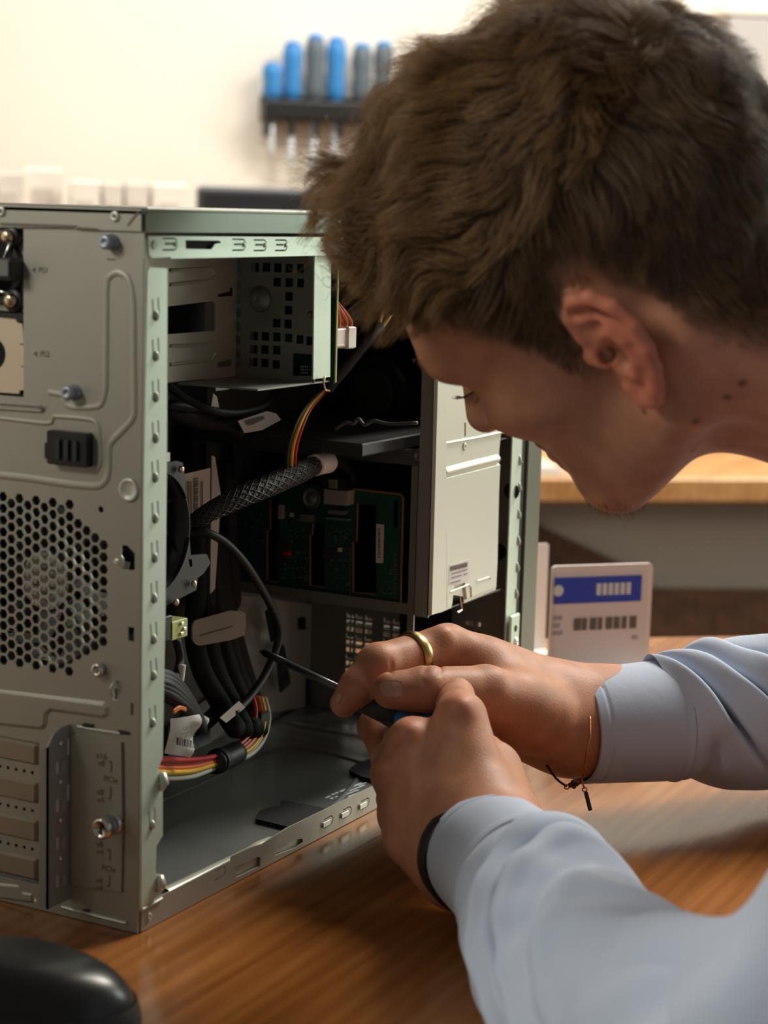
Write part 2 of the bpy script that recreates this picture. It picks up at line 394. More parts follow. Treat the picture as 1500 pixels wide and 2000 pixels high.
# ------------------------------------------------------------------ things on the far desk
MA = 1.38
c0 = pixa(385, 372, MA); c1 = pixa(900, 372, MA); mb0, mb1 = (c0-K0)@Q, (c1-K0)@Q; mz = pixa(480, 365, MA)[2]
mon = thing('monitor', 'dark flat monitor standing on the far desk behind the tower', 'monitor', RM(MA, (mb0+mb1)/2, 0))
m = MB(); rbox(m, MA-0.012, MA+0.018, mb0, mb1, 0.10, mz, 0.006); m.build('screen_housing', mat('monitor_grey', (0.05, 0.052, 0.056), 0.45), mon)
m = MB(); rbox(m, MA-0.016, MA-0.012, mb0+0.012, mb1-0.012, 0.112, mz-0.012); m.build('screen', mat('dark_screen', (0.02, 0.02, 0.024), 0.2), mon)
m = MB(); rbox(m, MA+0.018, MA+0.04, (mb0+mb1)/2-0.03, (mb0+mb1)/2+0.03, 0.012, 0.25, 0.005); m.build('stand_neck', M_DARK, mon)
m = MB(); rbox(m, MA-0.08, MA+0.12, (mb0+mb1)/2-0.11, (mb0+mb1)/2+0.11, 0.0005, 0.012, 0.004); m.build('stand_base', M_DARK, mon)
M_BOXW = mat('pale_cream_card', (0.90, 0.86, 0.78), 0.7, 0, 0.02, 10)
M_BOXG = mat('pale_grey_card', (0.76, 0.72, 0.66), 0.7, 0, 0.02, 10)
def box_file(px0, px1, ytop, a, mm_, label):
    p, q = pixa(px0, ytop, a), pixa(px1, ytop, a); b0, b1 = (p-K0)@Q, (q-K0)@Q
    t = thing('box_file', label, 'box file', RM(a+0.12, (b0+b1)/2, 0), 'pale box files on the far desk')
    k = MB(); rbox(k, a, a+0.24, b0, b1, 0.0005, p[2], 0.003); k.build('case', mm_, t)
    k = MB(); rbox(k, a-0.002, a+0.001, b0+0.22*(b1-b0), b1-0.22*(b1-b0), 0.16, p[2]-0.03, 0.0005); k.build('spine_label', M_LABEL, t)
    k = MB(); k.lathe(RM(a, (b0+b1)/2, 0.08), -G, [(0.011, 0), (0.011, 0.002), (0.008, 0.002), (0.008, 0.0005)], 14); k.build('finger_ring', M_SHAFT, t)
for (x0, x1, yt, a, mm_, lb) in ((-70, -8, 342, 1.33, M_BOXW, 'cream box file at the very left end of the row'),
                                 (-4, 44, 336, 1.34, M_BOXG, 'greyish box file second from the left in the row'),
                                 (48, 122, 328, 1.36, M_BOXW, 'wide cream box file, the tallest of the row'),
                                 (140, 196, 352, 1.33, M_BOXW, 'cream box file just right of the tallest one'),
                                 (202, 240, 356, 1.33, M_BOXG, 'narrow grey box file left of centre in the row'),
                                 (246, 290, 356, 1.33, M_BOXG, 'narrow grey box file nearer the dark monitor'),
                                 (298, 366, 358, 1.33, M_BOXW, 'cream box file right beside the dark monitor')):
    box_file(x0, x1, yt, a, mm_, lb)
p = pixa(1046, 935, 0.86); q = pixa(1112, 958, 0.86)
pb = thing('paper_stack', 'small white stack of paper on the edge of the far desk', 'paper', RM(0.93, (p-K0)@Q, 0.0))
for i in range(3):
    m = MB(); rbox(m, 0.845+0.004*i, 1.05, (p-K0)@Q-0.16, (q-K0)@Q-0.01-0.004*i, 0.0005+0.004*i, 0.0042+0.004*i); m.build('sheet_bundle', M_LABEL, pb)
# grey wall cabinet, its corner shows top right
p = pixa(1425, 14, 1.5); q = pixa(1425, 240, 1.5); bc = (p-K0)@Q
cab = thing('wall_cabinet', 'pale grey wall cabinet with white top, behind the hair at top right', 'cabinet', RM(WALL_A, bc+0.35, p[2]-0.4))
M_CAB = mat('pale_grey_cabinet', (0.52, 0.49, 0.48), 0.5)
m = MB(); rbox(m, 1.52, WALL_A-0.001, bc, bc+0.7, p[2]-0.4, p[2]-0.012, 0.003); m.build('cabinet_body', M_CAB, cab)
m = MB(); rbox(m, 1.505, WALL_A-0.001, bc-0.01, bc+0.71, p[2]-0.012, p[2]+0.01, 0.003); m.build('top', M_BOXW, cab)
for i in range(2):
    m = MB(); rbox(m, 1.503, 1.52, bc+0.004+0.348*i, bc+0.344+0.348*i, p[2]-0.396, p[2]-0.016, 0.002); d = m.build('door', M_CAB, cab)
    m = MB(); m.tube([RM(1.503, bc+0.3+0.1*i, p[2]-0.36), RM(1.485, bc+0.3+0.1*i, p[2]-0.36), RM(1.485, bc+0.3+0.1*i, p[2]-0.26), RM(1.503, bc+0.3+0.1*i, p[2]-0.26)], 0.004, 8); m.build('handle', M_SHAFT, d)

# ------------------------------------------------------------------ price sign on the desk
sgz = 1.60
sb_ = pix(1165, 1330, 2, 0.0); SR = np.array([math.cos(-0.76), math.sin(-0.76), 0]); SN = np.array([SR[1], -SR[0], 0]); SN = SN if SN@(CAM-sb_) > 0 else -SN
sign = thing('sign_holder', 'white price card with blue band standing on the desk behind the forearm', 'sign', sb_)
zt = 0.0
for k in range(60):
    zt = 0.001*k*3
    if proj(sb_+np.array([0, 0, zt]))[1] < 1108: break
W2 = 0.5*(1266-1064)/FPX*((sb_-CAM)@_f)/abs(SR@_r)
def sg(u, v, w): return sb_+SR*u+np.array([0, 0, v])+SN*w
M_ACRYL = mat('frosted_white_acrylic', (0.88, 0.84, 0.82), 0.3)
M_CARD = mat('white_card', (0.82, 0.79, 0.82), 0.6)
M_BLUEB = mat('royal_blue_print', (0.02, 0.07, 0.60), 0.5)
m = MB(); m.plate(rnd([(-W2, 0.003), (W2, 0.003), (W2, zt), (-W2, zt)], 0.004), [], lambda u, v, w: sg(u, v, w), 0.003); m.build('holder_back', M_ACRYL, sign)
m = MB(); m.frame(sb_, SR, SN, (0, 0, 1), (-W2, -0.03, 0.0), (W2, 0.03, 0.003), 0.001); m.build('holder_foot', M_ACRYL, sign)
cd = MB(); cd.plate([(-W2+0.003, 0.006), (W2-0.004, 0.006), (W2-0.004, zt-0.005), (-W2+0.003, zt-0.005)], [], lambda u, v, w: sg(u, v, 0.0032+w), 0.0006); cd = cd.build('card', M_CARD, sign)
sc = 2*W2/202.0
def sp(px, py): return (px-1165)*sc, zt-(py-1108)*sc
def sbar(name, x0, x1, y0, y1, mm_, w=0.0004, par=None):
    (a, t_), (b, l_) = sp(x0, y0), sp(x1, y1); k = MB(); k.plate([(a, l_), (b, l_), (b, t_), (a, t_)], [], lambda u, v, ww: sg(u, v, 0.0038+w+ww), 0.0002); return k.build(name, mm_, par or cd)
sbar('blue_band', 1068, 1243, 1129, 1178, M_BLUEB)
for i in range(6):
    sbar('white_print', 1152+i*12, 1161+i*12, 1142, 1164, M_INKW, 0.0007)
(a, t_) = sp(1076, 1153); m = MB(); m.lathe(sg(a, t_, 0.0045), SN, [(0.0045, 0), (0.0045, 0.0002)], 16); m.build('white_dot', M_INKW, cd)
for i, wd in enumerate((14, 10, 13, 9, 13, 12, 10, 14)): sbar('dark_print', 1110+i*16, 1110+i*16+wd, 1206, 1229, M_INKG)
M_PALE = mat('pale_ink', (0.42, 0.40, 0.46), 0.6)
for (x0, x1, y0, y1) in ((1068, 1086, 1200, 1208), (1068, 1082, 1214, 1222), (1068, 1088, 1228, 1236), (1228, 1240, 1243, 1250), (1068, 1112, 1290, 1296), (1068, 1100, 1302, 1308)): sbar('small_print', x0, x1, y0, y1, M_PALE)
# tall white card standing left of it, half behind the tower
sb2 = pix(1045, 1335, 2, 0.0)+np.array([0.10, 0.055, 0])
card2 = thing('white_card_stand', 'blank narrow white card standing close behind the tower front', 'card', sb2)
ue = -0.05
while proj(sb2+SR*ue+np.array([0, 0, 0.1]))[0] < 1070: ue += 0.001
zc2 = 0.0
while proj(sb2+SR*ue+np.array([0, 0, zc2]))[1] > 1062: zc2 += 0.001
m = MB(); m.plate(rnd([(ue-0.06, 0.003), (ue, 0.003), (ue, zc2), (ue-0.06, zc2)], 0.002), [], lambda u, v, w: sb2+SR*u+np.array([0, 0, v])+SN*w, 0.002); m.build('card', M_ACRYL, card2)
m = MB(); m.frame(sb2, SR, SN, (0, 0, 1), (ue-0.06, -0.025, 0.0), (ue, 0.025, 0.003), 0.001); m.build('foot', M_ACRYL, card2)

# ------------------------------------------------------------------ mouse
M_MOUSE = mat('glossy_black_mouse', (0.012, 0.012, 0.012), 0.30, 0, 0.0, 1, 0, 1, 0.5)
mc = pix(45, 2010, 2, 0.0)
mouse = thing('computer_mouse', 'black glossy computer mouse on the desk at the bottom left', 'mouse', mc)
MX = np.array([math.cos(-1.02), math.sin(-1.02), 0]); MY = np.array([-MX[1], MX[0], 0])
def mouse_shell(nu=40, nv=16, zs=1.0, z0=0.0, z1=1.0, grow=0.0):
    V = []; F = []
    for j in range(nv+1):
        t = j/nv*(z1-z0)+z0; ph = t*math.pi/2
        for i in range(nu):
            a = 2*math.pi*i/nu; ca, sa = math.cos(a), math.sin(a)
            rx = 0.053*(abs(ca)**0.9*math.copysign(1, ca)); ry = 0.0315*(abs(sa)**0.85*math.copysign(1, sa))*(1-0.10*math.cos(2*a))
            sh = math.cos(ph)**0.55 if ph < math.pi/2-1e-6 else 0.0
            z = 0.037*math.sin(ph)**0.9*(1-0.22*(rx*sh/0.053))
            p = mc+MX*rx*sh*(1+grow)+MY*ry*sh*(1+grow)+np.array([0, 0, 0.0012+z*(1+grow)]); V.append(p)
    for j in range(nv):
        for i in range(nu): F.append((j*nu+i, j*nu+(i+1) % nu, (j+1)*nu+(i+1) % nu, (j+1)*nu+i))
    return V, F
V, F = mouse_shell(); obj('shell', V, F, M_MOUSE, mouse, True)
V, F = mouse_shell(zs=1, z0=0.0, z1=0.26, grow=0.012); obj('side_grip', V, F, M_DARK, mouse, True)
m = MB(); m.lathe(mc-MX*0.03+MY*0.0035+np.array([0, 0, 0.026]), MY, [(0.008, -0.007), (0.010, -0.006), (0.010, -0.001), (0.008, 0)], 20); m.build('scroll_wheel', M_DARK, mouse, True)

# ------------------------------------------------------------------ monitor added left of the frame to shade the foot of the tower
wm = thing('monitor', 'added black monitor on the work desk, unseen, shading the foot of the tower', 'monitor', (-0.47, 0.30, 0.0))
wd = np.array([0.88, 0.47, 0.0]); wd /= np.linalg.norm(wd); ws = np.array([-wd[1], wd[0], 0])
wc = np.array([-0.47, 0.30, 0.0])
m = MB(); m.frame(wc, ws, wd, (0, 0, 1), (-0.30, -0.012, 0.09), (0.30, 0.018, 0.50), 0.005); m.build('screen_housing', M_DARK, wm)
m = MB(); m.frame(wc, ws, wd, (0, 0, 1), (-0.29, -0.0145, 0.10), (0.29, -0.012, 0.49)); m.build('screen', MATS['dark_screen'], wm)
m = MB(); m.frame(wc, ws, wd, (0, 0, 1), (-0.03, 0.018, 0.010), (0.03, 0.04, 0.25), 0.004); m.build('stand_neck', M_DARK, wm)
m = MB(); m.frame(wc, ws, wd, (0, 0, 1), (-0.11, -0.07, 0.0005), (0.11, 0.10, 0.010), 0.003); m.build('stand_base', M_DARK, wm)
# ================================================================== the open computer tower
TW, TH, TD = 0.175, 0.3694, 0.4834
tower = thing('computer_tower', 'open grey steel computer tower with its side panel off, standing on the desk', 'computer', (0, 0, 0))
def fnX(x):                      # sheets facing the back (-X): u = Y, v = Z
    return lambda u, v, w: (x-w, u, v)
def fnY(y):                      # sheets facing the open side (-Y): u = X, v = Z
    return lambda u, v, w: (u, y-w, v)
def fnZ(z):                      # sheets facing up: u = X, v = Y
    return lambda u, v, w: (u, v, z+w)
AXN = {0: (fnX, 1, 2), 1: (fnY, 0, 2), 2: (fnZ, 0, 1)}
def on(ax, val, pts):
    _, i, j = AXN[ax]; out = []
    for p in pts:
        P = pix(p[0], p[1], ax, val); out.append((P[i], P[j]))
    return out
def PP(name, pts, ax, val, t, m, parent=None, holes=(), label=None, round_=0.0, hmap=True, smooth=False):
    """sheet whose outline is sighted on the plane; its face lies at val, its thickness behind"""
    o2 = on(ax, val, pts)
    if round_: o2 = rnd(o2, round_)
    s = -1 if ax == 2 else 1
    k = MB(); k.plate(o2, [on(ax, val, h) if hmap else h for h in holes], AXN[ax][0](val+s*t), t)
    return k.build(name, m, parent or tower, smooth, label)
def circ(c, r, n=20, ry=None): return [(c[0]+r*math.cos(2*math.pi*i/n), c[1]+(ry or r)*math.sin(2*math.pi*i/n)) for i in range(n)]
def rect(a, b, c, d): return [(a, b), (c, b), (c, d), (a, d)]
def upoly(c, L, h, th, d=(1, 0), n=7):
    """U-shaped slot: legs of length L run back from an arc that points along d"""
    d = np.array(d, float); d /= np.linalg.norm(d); e = np.array([-d[1], d[0]]); out = []
    P = [(-L, h), (0, h)]+[(h*math.sin(t), h*math.cos(t)) for t in np.linspace(0.25, math.pi-0.25, n)]+[(0, -h), (-L, -h), (-L, -h+th), (0, -h+th)]
    hi = h-th; P += [(hi*math.sin(t), hi*math.cos(t)) for t in np.linspace(math.pi-0.25, 0.25, n)]+[(0, hi), (-L, hi)]
    for x, y in P: q = np.array(c)+d*x+e*y; out.append((q[0], q[1]))
    return out
def screw(c, axis, r, m=M_SCREW, parent=None, name='screw', cross=True):
    A = np.array(axis, float)
    k = MB(); k.lathe(c, A, [(r, -r*0.2), (r, r*0.35), (r*0.8, r*0.75), (r*0.45, r*0.9)], 16); s_ = k.build(name, m, parent or tower, True)
    if cross:
        t = np.array([0, 0, 1.0]) if abs(A[2]) < 0.9 else np.array([1.0, 0, 0]); X = np.cross(A, t); X /= np.linalg.norm(X); Y = np.cross(A, X)
        X, Y = (X+Y)/1.4142, (Y-X)/1.4142
        k = MB(); k.frame(c, X, Y, A, (-r*0.55, -r*0.12, r*0.8), (r*0.55, r*0.12, r*0.93)); k.frame(c, Y, X, A, (-r*0.55, -r*0.12, r*0.8), (r*0.55, r*0.12, r*0.932))
        if parent is None: k.build('cross_recess', M_INK, s_)
    return s_
R0 = lambda px, py: on(0, 0.0, [(px, py)])[0]
S0 = lambda px, py: on(1, 0.0, [(px, py)])[0]

# ---------------------------------------------------------------- rear panel with its vent, slots and openings
fy, fz = R0(70, 1140); FC = (fy, fz)
holes = []
for i in range(-9, 10):
    for j in range(-9, 10):
        dy = i*0.00537; dz = j*0.0062+(0.0031 if i % 2 else 0)
        if abs(dy) < 0.0455 and abs(dz) < 0.0458 and abs(dy)+abs(dz)*1.15 < 0.073:
            holes.append([(fy+dy+0.00285*math.cos(k*math.pi/3), fz+dz+0.00285*math.sin(k*math.pi/3)) for k in range(6)])
psu_r, psu_t = R0(46, 447); _, psu_b = R0(46, 776)
holes.append([(psu_r, psu_b), (0.166, psu_b), (0.166, psu_t), (psu_r, psu_t)])
a, b = R0(236, 1064); c_, d_ = R0(270, 1118)
holes.append([(a, b), (a-0.004, b), (c_, b-0.005), (c_, d_+0.001), (a, d_)])
for (x0, y0, x1, y1) in ((249, 1224, 262, 1254), (255, 1373, 265, 1399), (221, 1344, 229, 1368)):
    p, q = R0(x0, y0), R0(x1, y1); holes.append(rect(p[0], p[1], q[0], q[1]))
holes.append(circ(R0(259, 953), 0.0012, 10)); holes.append(circ(R0(197, 995), 0.0017, 12))
pc_r = R0(79, 1600)[0]; pc_t = R0(79, 1452)[1]; pc_b = R0(77, 1728)[1]
holes.append([(pc_r+0.001, pc_b), (0.166, pc_b), (0.166, pc_t), (pc_r+0.001, pc_t)])
for (x, y) in ((13, 1748), (24, 1751), (36, 1753), (48, 1755), (58, 1757), (69, 1759)):
    h = R0(x, y-2); holes.append(circ(h, 0.0009, 8))
k = MB(); k.plate([(0.0004, 0.0), (TW-0.0004, 0.0), (TW-0.0004, 0.366), (0.0004, 0.366)], holes, fnX(0.001), 0.001)
k.bead(curve([on(0, 0, [p])[0] for p in ((206, 760), (207, 640), (208, 560), (214, 540), (230, 532), (246, 540), (255, 560), (260, 600), (261, 700), (262, 780), (260, 815), (240, 840), (216, 866), (213, 890), (212, 920), (205, 940), (185, 950), (120, 944), (60, 935), (0, 928))], 4), fnX(0), 0.0042, 0.0009)
k.bead(curve([on(0, 0, [p])[0] for p in ((0, 816), (50, 822), (96, 826), (104, 815), (112, 813), (170, 818), (188, 826), (194, 850), (196, 900), (190, 918))], 4), fnX(0), 0.0030, 0.0008)
k.bead(curve([on(0, 0, [p])[0] for p in ((206, 760), (200, 785), (188, 794), (150, 796), (130, 790), (122, 772), (95, 766))], 4), fnX(0), 0.0036, 0.0008)
k.raised([on(0, 0, [p])[0] for p in ((-180, 1325), (205, 1370), (214, 1380), (213, 1398), (204, 1404), (102, 1390), (94, 1396), (92, 1418), (84, 1426), (-180, 1398))], fnX(0), 0.0014, 0.0022)
k.raised([on(0, 0, [p])[0] for p in ((-180, 768), (80, 789), (86, 796), (86, 808), (-180, 790))], fnX(0), 0.0015, 0.0015)
k.raised(rnd([on(0, 0, [p])[0] for p in ((-60, 1718), (36, 1728), (46, 1742), (64, 1745), (66, 1764), (-60, 1752))], 0.001), fnX(0), 0.0008, 0.0012)
rear = k.build('rear_panel', M_STEEL, tower)
tag(rear, 'grey steel rear panel with honeycomb fan vent')
# pressed dimple with a hole, standoff, thumbscrews, rivets
p = R0(252, 957); k = MB(); k.lathe((0, p[0], p[1]), (-1, 0, 0), [(0.0062, 0.0), (0.0056, 0.0012), (0.0044, 0.0008), (0.0030, 0.0002), (0.0016, 0.0001)], 24); k.build('pressed_dimple', M_STEELB, rear, True)
for (x, y, ln) in ((213, 471, 0.006), (139, 764, 0.006)):
    p = R0(x+7, y+2); k = MB(); k.lathe((0, p[0], p[1]), (-1, 0, 0), [(0.0042, 0), (0.0042, 0.001), (0.003, 0.0012), (0.003, 0.003), (0.0038, 0.0032), (0.0038, ln), (0.0030, ln+0.0012), (0.0014, ln+0.0012), (0.0010, ln+0.0004)], 18); k.build('thumb_screw', M_BLUEM, tower, True)
p = R0(197, 1307); k = MB(); k.lathe((0, p[0], p[1]), (-1, 0, 0), [(0.0036, 0), (0.0036, 0.0035), (0.0030, 0.0042), (0.0017, 0.0042), (0.0015, 0.001)], 18); k.build('standoff', M_SCREW, tower, True)
p = R0(226, 1606); k = MB()
prof = [(0.0050, 0), (0.0056, 0.0004), (0.0056, 0.0034), (0.0050, 0.0038), (0.0050, 0.0086), (0.0058, 0.009), (0.0058, 0.0125), (0.0046, 0.0138), (0.0040, 0.0138), (0.0036, 0.0128)]
k.lathe((0, p[0], p[1]), (-1, 0, 0), prof, 22); ts = k.build('thumb_screw', M_SCREW, tower, True, 'large shiny captive thumbscrew')
k = MB(); k.lathe((-0.004, p[0], p[1]), (-1, 0, 0), [(0.00505, 0), (0.0053, 0.0003), (0.0053, 0.0042), (0.00505, 0.0045)], 22); k.build('knurled_ring', M_BLUEM, ts, True)
k = MB(); k.frame((-0.0125, p[0], p[1]), (0, 1, 0), (0, 0, 1), (-1, 0, 0), (-0.0007, -0.003, 0), (0.0007, 0.003, 0.0006)); k.build('screw_slot', M_INK, ts)
# top lip with rivets
k = MB(); k.plate([on(0, -0.0006, [q])[0] for q in ((-220, 441), (145, 445), (148, 447), (190, 449), (278, 452), (278, 408), (-220, 392))], [], fnX(-0.0004), 0.0012); lip = k.build('top_lip', M_STEEL, tower)
for (x, y) in ((7, 413), (229, 423)):
    p = R0(x, y); k = MB(); k.lathe((-0.0016, p[0], p[1]), (-1, 0, 0), [(0.0028, 0), (0.0028, 0.0005), (0.0022, 0.0011), (0.0009, 0.0011), (0.0007, 0.0004)], 16); rv = k.build('rivet', M_STEELB, lip, True)
    k = MB(); k.lathe((-0.0026, p[0], p[1]), (-1, 0, 0), [(0.0009, 0), (0.0008, 0.0003)], 10); k.build('rivet_stem', M_INKG, lip)
a_, b_ = R0(253, 441), R0(275, 413); k = MB(); dd = np.array(b_)-np.array(a_); nn = np.array([-dd[1], dd[0]])/np.linalg.norm(dd)*0.0005
k.plate([np.array(a_)-nn, np.array(b_)-nn, np.array(b_)+nn, np.array(a_)+nn], [], fnX(-0.0017), 0.0002); k.build('corner_seam', M_INKG, lip)
for pts, t_ in ((((0, 435), (147, 440), (147, 444), (0, 440)), 0.0008), (((148, 443), (190, 446), (190, 449), (148, 447)), 0.0008)):
    PP('seam_line', pts, 0, -0.0022, 0.0003, M_INKG, lip)
PP('seam_line', ((0, 792), (70, 797), (82, 800), (82, 794), (0, 788)), 0, -0.0017, 0.0003, M_INKG, rear)
# printed marks
for (x, y, s_) in ((85, 528, 'PS1'), (88, 692, 'PS2')):
    p = R0(x, y); text('printed_mark', s_, (-0.0003, p[0], p[1]), (0, -1, 0), (0, 0, 1), 0.0042, M_INKG, rear)
    q = R0(x-19, y-1); k = MB(); k.plate([(q[0]-0.001, q[1]-0.0014), (q[0]-0.001, q[1]+0.0014), (q[0]+0.0012, q[1])], [], fnX(-0.0001), 0.0002); k.build('arrow_mark', M_INKG, rear)
p = R0(216, 506); k = MB(); k.plate(rect(p[0]-0.003, p[1]-0.0005, p[0]+0.002, p[1]+0.0003), [], fnX(-0.0001), 0.0002); k.build('worn_mark', M_INKG, rear)
# black rear connector block
k = MB(); p0, p1 = R0(106, 838), R0(182, 912)
k.box((-0.006, p1[0], p1[1]), (0.004, p0[0], p0[1]), 0.0008); cb = k.build('power_latch', M_BLACK, tower, False, 'black ribbed plastic block')
k = MB(); q0, q1 = R0(99, 862), R0(107, 895); k.box((-0.005, q1[0], q1[1]), (0.002, q0[0], q0[1]), 0.0006); k.build('latch_tab', M_BLACK, cb)
for i in range(3):
    y = p1[0]+(p0[0]-p1[0])*(0.25+0.22*i); k = MB(); k.box((-0.0075, y-0.0012, p1[1]+0.003), (-0.006, y+0.0012, p0[1]-0.004), 0.0003); k.build('rib', M_DARK, cb)
# half-round tab beside the vent and small clip
k = MB(); q = R0(228, 1098); k.lathe((0.0, q[0], q[1]), (-1, 0, 0), [(0.0044, -0.0006), (0.0042, -0.0002), (0.0020, -0.0002), (0.0016, 0.0003), (0.0005, 0.0004)], 24); k.build('half_round_tab', M_STEELB, rear, True)
q = R0(225, 1345); k = MB(); k.tube([(-0.0002, q[0]+0.001, q[1]-0.004), (-0.003, q[0]+0.0005, q[1]+0.001), (-0.003, q[0]-0.001, q[1]+0.003), (0.0, q[0]-0.001, q[1]+0.004)], 0.0009, 8); k.build('small_clip', M_STEELB, rear, True)

# ---------------------------------------------------------------- power supply and blanked second bay
ps = MB(); ps.box((0.004, psu_r+0.0012, 0.3145), (0.012, 0.165, psu_t-0.0005), 0.0006); psu = ps.build('power_supply', M_STEELB, tower, False, 'power supply module with black handle and fan')
fyc, fzc = psu_r+0.021, 0.336
k = MB(); k.plate(circ((fyc, fzc), 0.0185, 32), [circ((fyc, fzc), 0.0155, 32)], fnX(0.004), 0.004); k.build('fan_ring', M_BLACK, psu)
k = MB(); k.lathe((0.0035, fyc, fzc), (-1, 0, 0), [(0.0155, 0), (0.0155, 0.0003), (0.002, 0.0004)], 24); k.build('fan_well', M_MATT, psu)
for i in range(2):
    pa, pb_ = (R0(12, 505), R0(27, 465)) if i == 0 else (R0(0, 568), R0(28, 574))
    k = MB(); k.tube([(-0.001, pa[0]+0.01, pa[1]-0.004), (-0.0014, *pa), (-0.0014, *pb_)], 0.0009, 6); k.build('fan_guard_wire', M_SCREW, psu, True)
for (x, y) in ((19, 462), (25, 586)):
    p = R0(x, y); k = MB(); k.lathe((0.001, p[0], p[1]), (-1, 0, 0), [(0.0062, -0.002), (0.0062, 0.001), (0.0055, 0.0018)], 18); k.build('screw_boss', M_BLACK, psu, True)
    screw((-0.001, p[0], p[1]), (-1, 0, 0), 0.0036, M_BRASS, psu)
p0, p1 = R0(0, 502), R0(46, 548)
k = MB(); k.box((-0.010, p1[0], p1[1]), (0.003, p0[0]+0.03, p0[1]), 0.0015); hd = k.build('pull_handle', M_DARK, psu)
q0, q1 = R0(24, 506), R0(44, 540); k = MB(); k.box((-0.0115, q1[0], q1[1]), (-0.010, q0[0], q0[1]), 0.0006); k.build('grip_pad', mat('worn_grey_plastic', (0.16, 0.16, 0.16), 0.5), hd)
PP('latch_foot', [(-60, 606), (20, 612), (46, 612), (46, 628), (33, 628), (30, 622), (-60, 612)], 0, 0.001, 0.003, M_BLACK, psu)
ch = on(0, 0.002, [(-14, 690)])[0]
blank = PP('power_bay_blank', [(-120, 612), (30, 619), (33, 630), (42, 632), (46, 672), (53, 676), (55, 690), (54, 714), (47, 718), (47, 762), (38, 762), (36, 769), (-120, 758)], 0, 0.002, 0.001, M_CREAM, tower, label='cream sheet metal blank with a round finger hole')
k = MB(); k.lathe((0.0019, ch[0], ch[1]), (-1, 0, 0), [(0.0082, 0), (0.0082, 0.0002), (0.0005, 0.0002)], 28); k.build('finger_hole', M_MATT, blank)
for (x, y) in ((44, 672), (46, 716)):
    p = on(0, 0.0015, [(x, y)])[0]; k = MB(); k.plate(rect(p[0]-0.0012, p[1]-0.0003, p[0]+0.0016, p[1]+0.0003), [], fnX(0.0016), 0.0002); k.build('relief_cut', M_INKG, blank)
k = MB(); k.box((0.013, psu_r, psu_b), (0.016, 0.168, psu_t+0.002)); k.build('bay_back', M_MATT, tower)
# ---------------------------------------------------------------- rear fan behind the honeycomb
k = MB(); k.plate(rnd(rect(fy-0.046, fz-0.046, fy+0.046, fz+0.046), 0.005), [circ(FC, 0.0435, 40)], fnX(0.012), 0.009); M_FANB = mat('deep_black_fan', (0.004, 0.004, 0.004), 0.55)
rf = k.build('rear_fan', M_FANB, tower, False, 'black rear case fan with labelled hub')
k = MB(); k.lathe((0.009, fy, fz), (-1, 0, 0), [(0.0165, -0.01), (0.0165, 0.0), (0.0155, 0.001)], 28); hub = k.build('fan_hub', M_DARK, rf, True)
k = MB(); k.lathe((0.0078, fy, fz), (-1, 0, 0), [(0.0150, 0), (0.0150, 0.0003), (0.0002, 0.0003)], 28); lb = k.build('hub_label', mat('grey_fan_label', (0.40, 0.38, 0.35), 0.6), rf)
text('label_print', 'CE', (0.0073, fy+0.006, fz-0.001), (0, -1, 0), (0, 0, 1), 0.0055, M_INK, rf)
k = MB()
for (dy, dz, w) in ((0.0, 0.009, 0.009), (-0.002, 0.0065, 0.012), (-0.004, -0.003, 0.006), (0.0, -0.0065, 0.010), (0.001, -0.0095, 0.006), (-0.004, 0.0025, 0.007)):
    k.plate(rect(fy+dy-w/2, fz+dz-0.0006, fy+dy+w/2, fz+dz+0.0006), [], fnX(0.0073), 0.0001)
k.build('label_print', M_INKG, rf)
for i in range(4):
    t = math.pi/4+i*math.pi/2; k = MB(); k.tube([(0.008, fy+0.016*math.cos(t), fz+0.016*math.sin(t)), (0.008, fy+0.045*math.cos(t), fz+0.045*math.sin(t))], 0.0014, 6); k.build('strut', M_BLACK, rf)
def blade(c, ax, X, Y, r0, r1, a0, sweep, depth, chord):
    V = []; nr, nc = 7, 6
    for i in range(nr+1):
        r = r0+(r1-r0)*i/nr
        for j in range(nc+1):
            t = a0+sweep*(i/nr)**1.3+chord*(j/nc-0.5)*(1-0.25*i/nr)
            V.append(c+X*r*math.cos(t)+Y*r*math.sin(t)+ax*(depth*(j/nc-0.5)+0.002*math.sin(math.pi*j/nc)))
    F = [(i*(nc+1)+j, i*(nc+1)+j+1, (i+1)*(nc+1)+j+1, (i+1)*(nc+1)+j) for i in range(nr) for j in range(nc)]
    n = len(V); V += [v+ax*0.0009 for v in V]; F += [tuple(i+n for i in f[::-1]) for f in F]
    return V, F
for i in range(7):
    V, F = blade(np.array([0.018, fy, fz]), np.array([1.0, 0, 0]), np.array([0, 1.0, 0]), np.array([0, 0, 1.0]), 0.016, 0.042, i*2*math.pi/7, 0.35, 0.012, 0.62); obj('blade', V, F, M_FANB, rf, True)

# ---------------------------------------------------------------- expansion slot covers and their retaining bracket
ys = [(1452, 1497), (1527, 1572), (1601, 1647), (1676, 1722)]
for (y0, y1) in ys:
    z1 = R0(74, y0)[1]; z0 = R0(74, y1)[1]
    k = MB(); k.raised(rnd(rect(pc_r+0.0016, z0, 0.164, z1), 0.0025), fnX(0.001), 0.0022, 0.0018)
    cv = k.build('slot_cover', mat('slot_cover_steel', (0.36, 0.315, 0.235), 0.42, 0.4, 0.05, 50), tower)
for (y0, y1) in ((1498, 1526), (1573, 1600), (1648, 1675)):
    z1 = R0(74, y0)[1]; z0 = R0(74, y1)[1]; zc = (z0+z1)/2
    hs = [rect(pc_r+0.0048+0.0054*i, zc-0.0009, pc_r+0.0066+0.0054*i, zc+0.0009) for i in range(17)]
    k = MB(); k.plate(rect(pc_r, z0-0.001, 0.166, z1+0.001), hs, fnX(0.0012), 0.0008); k.build('slot_divider', M_STEEL, tower)
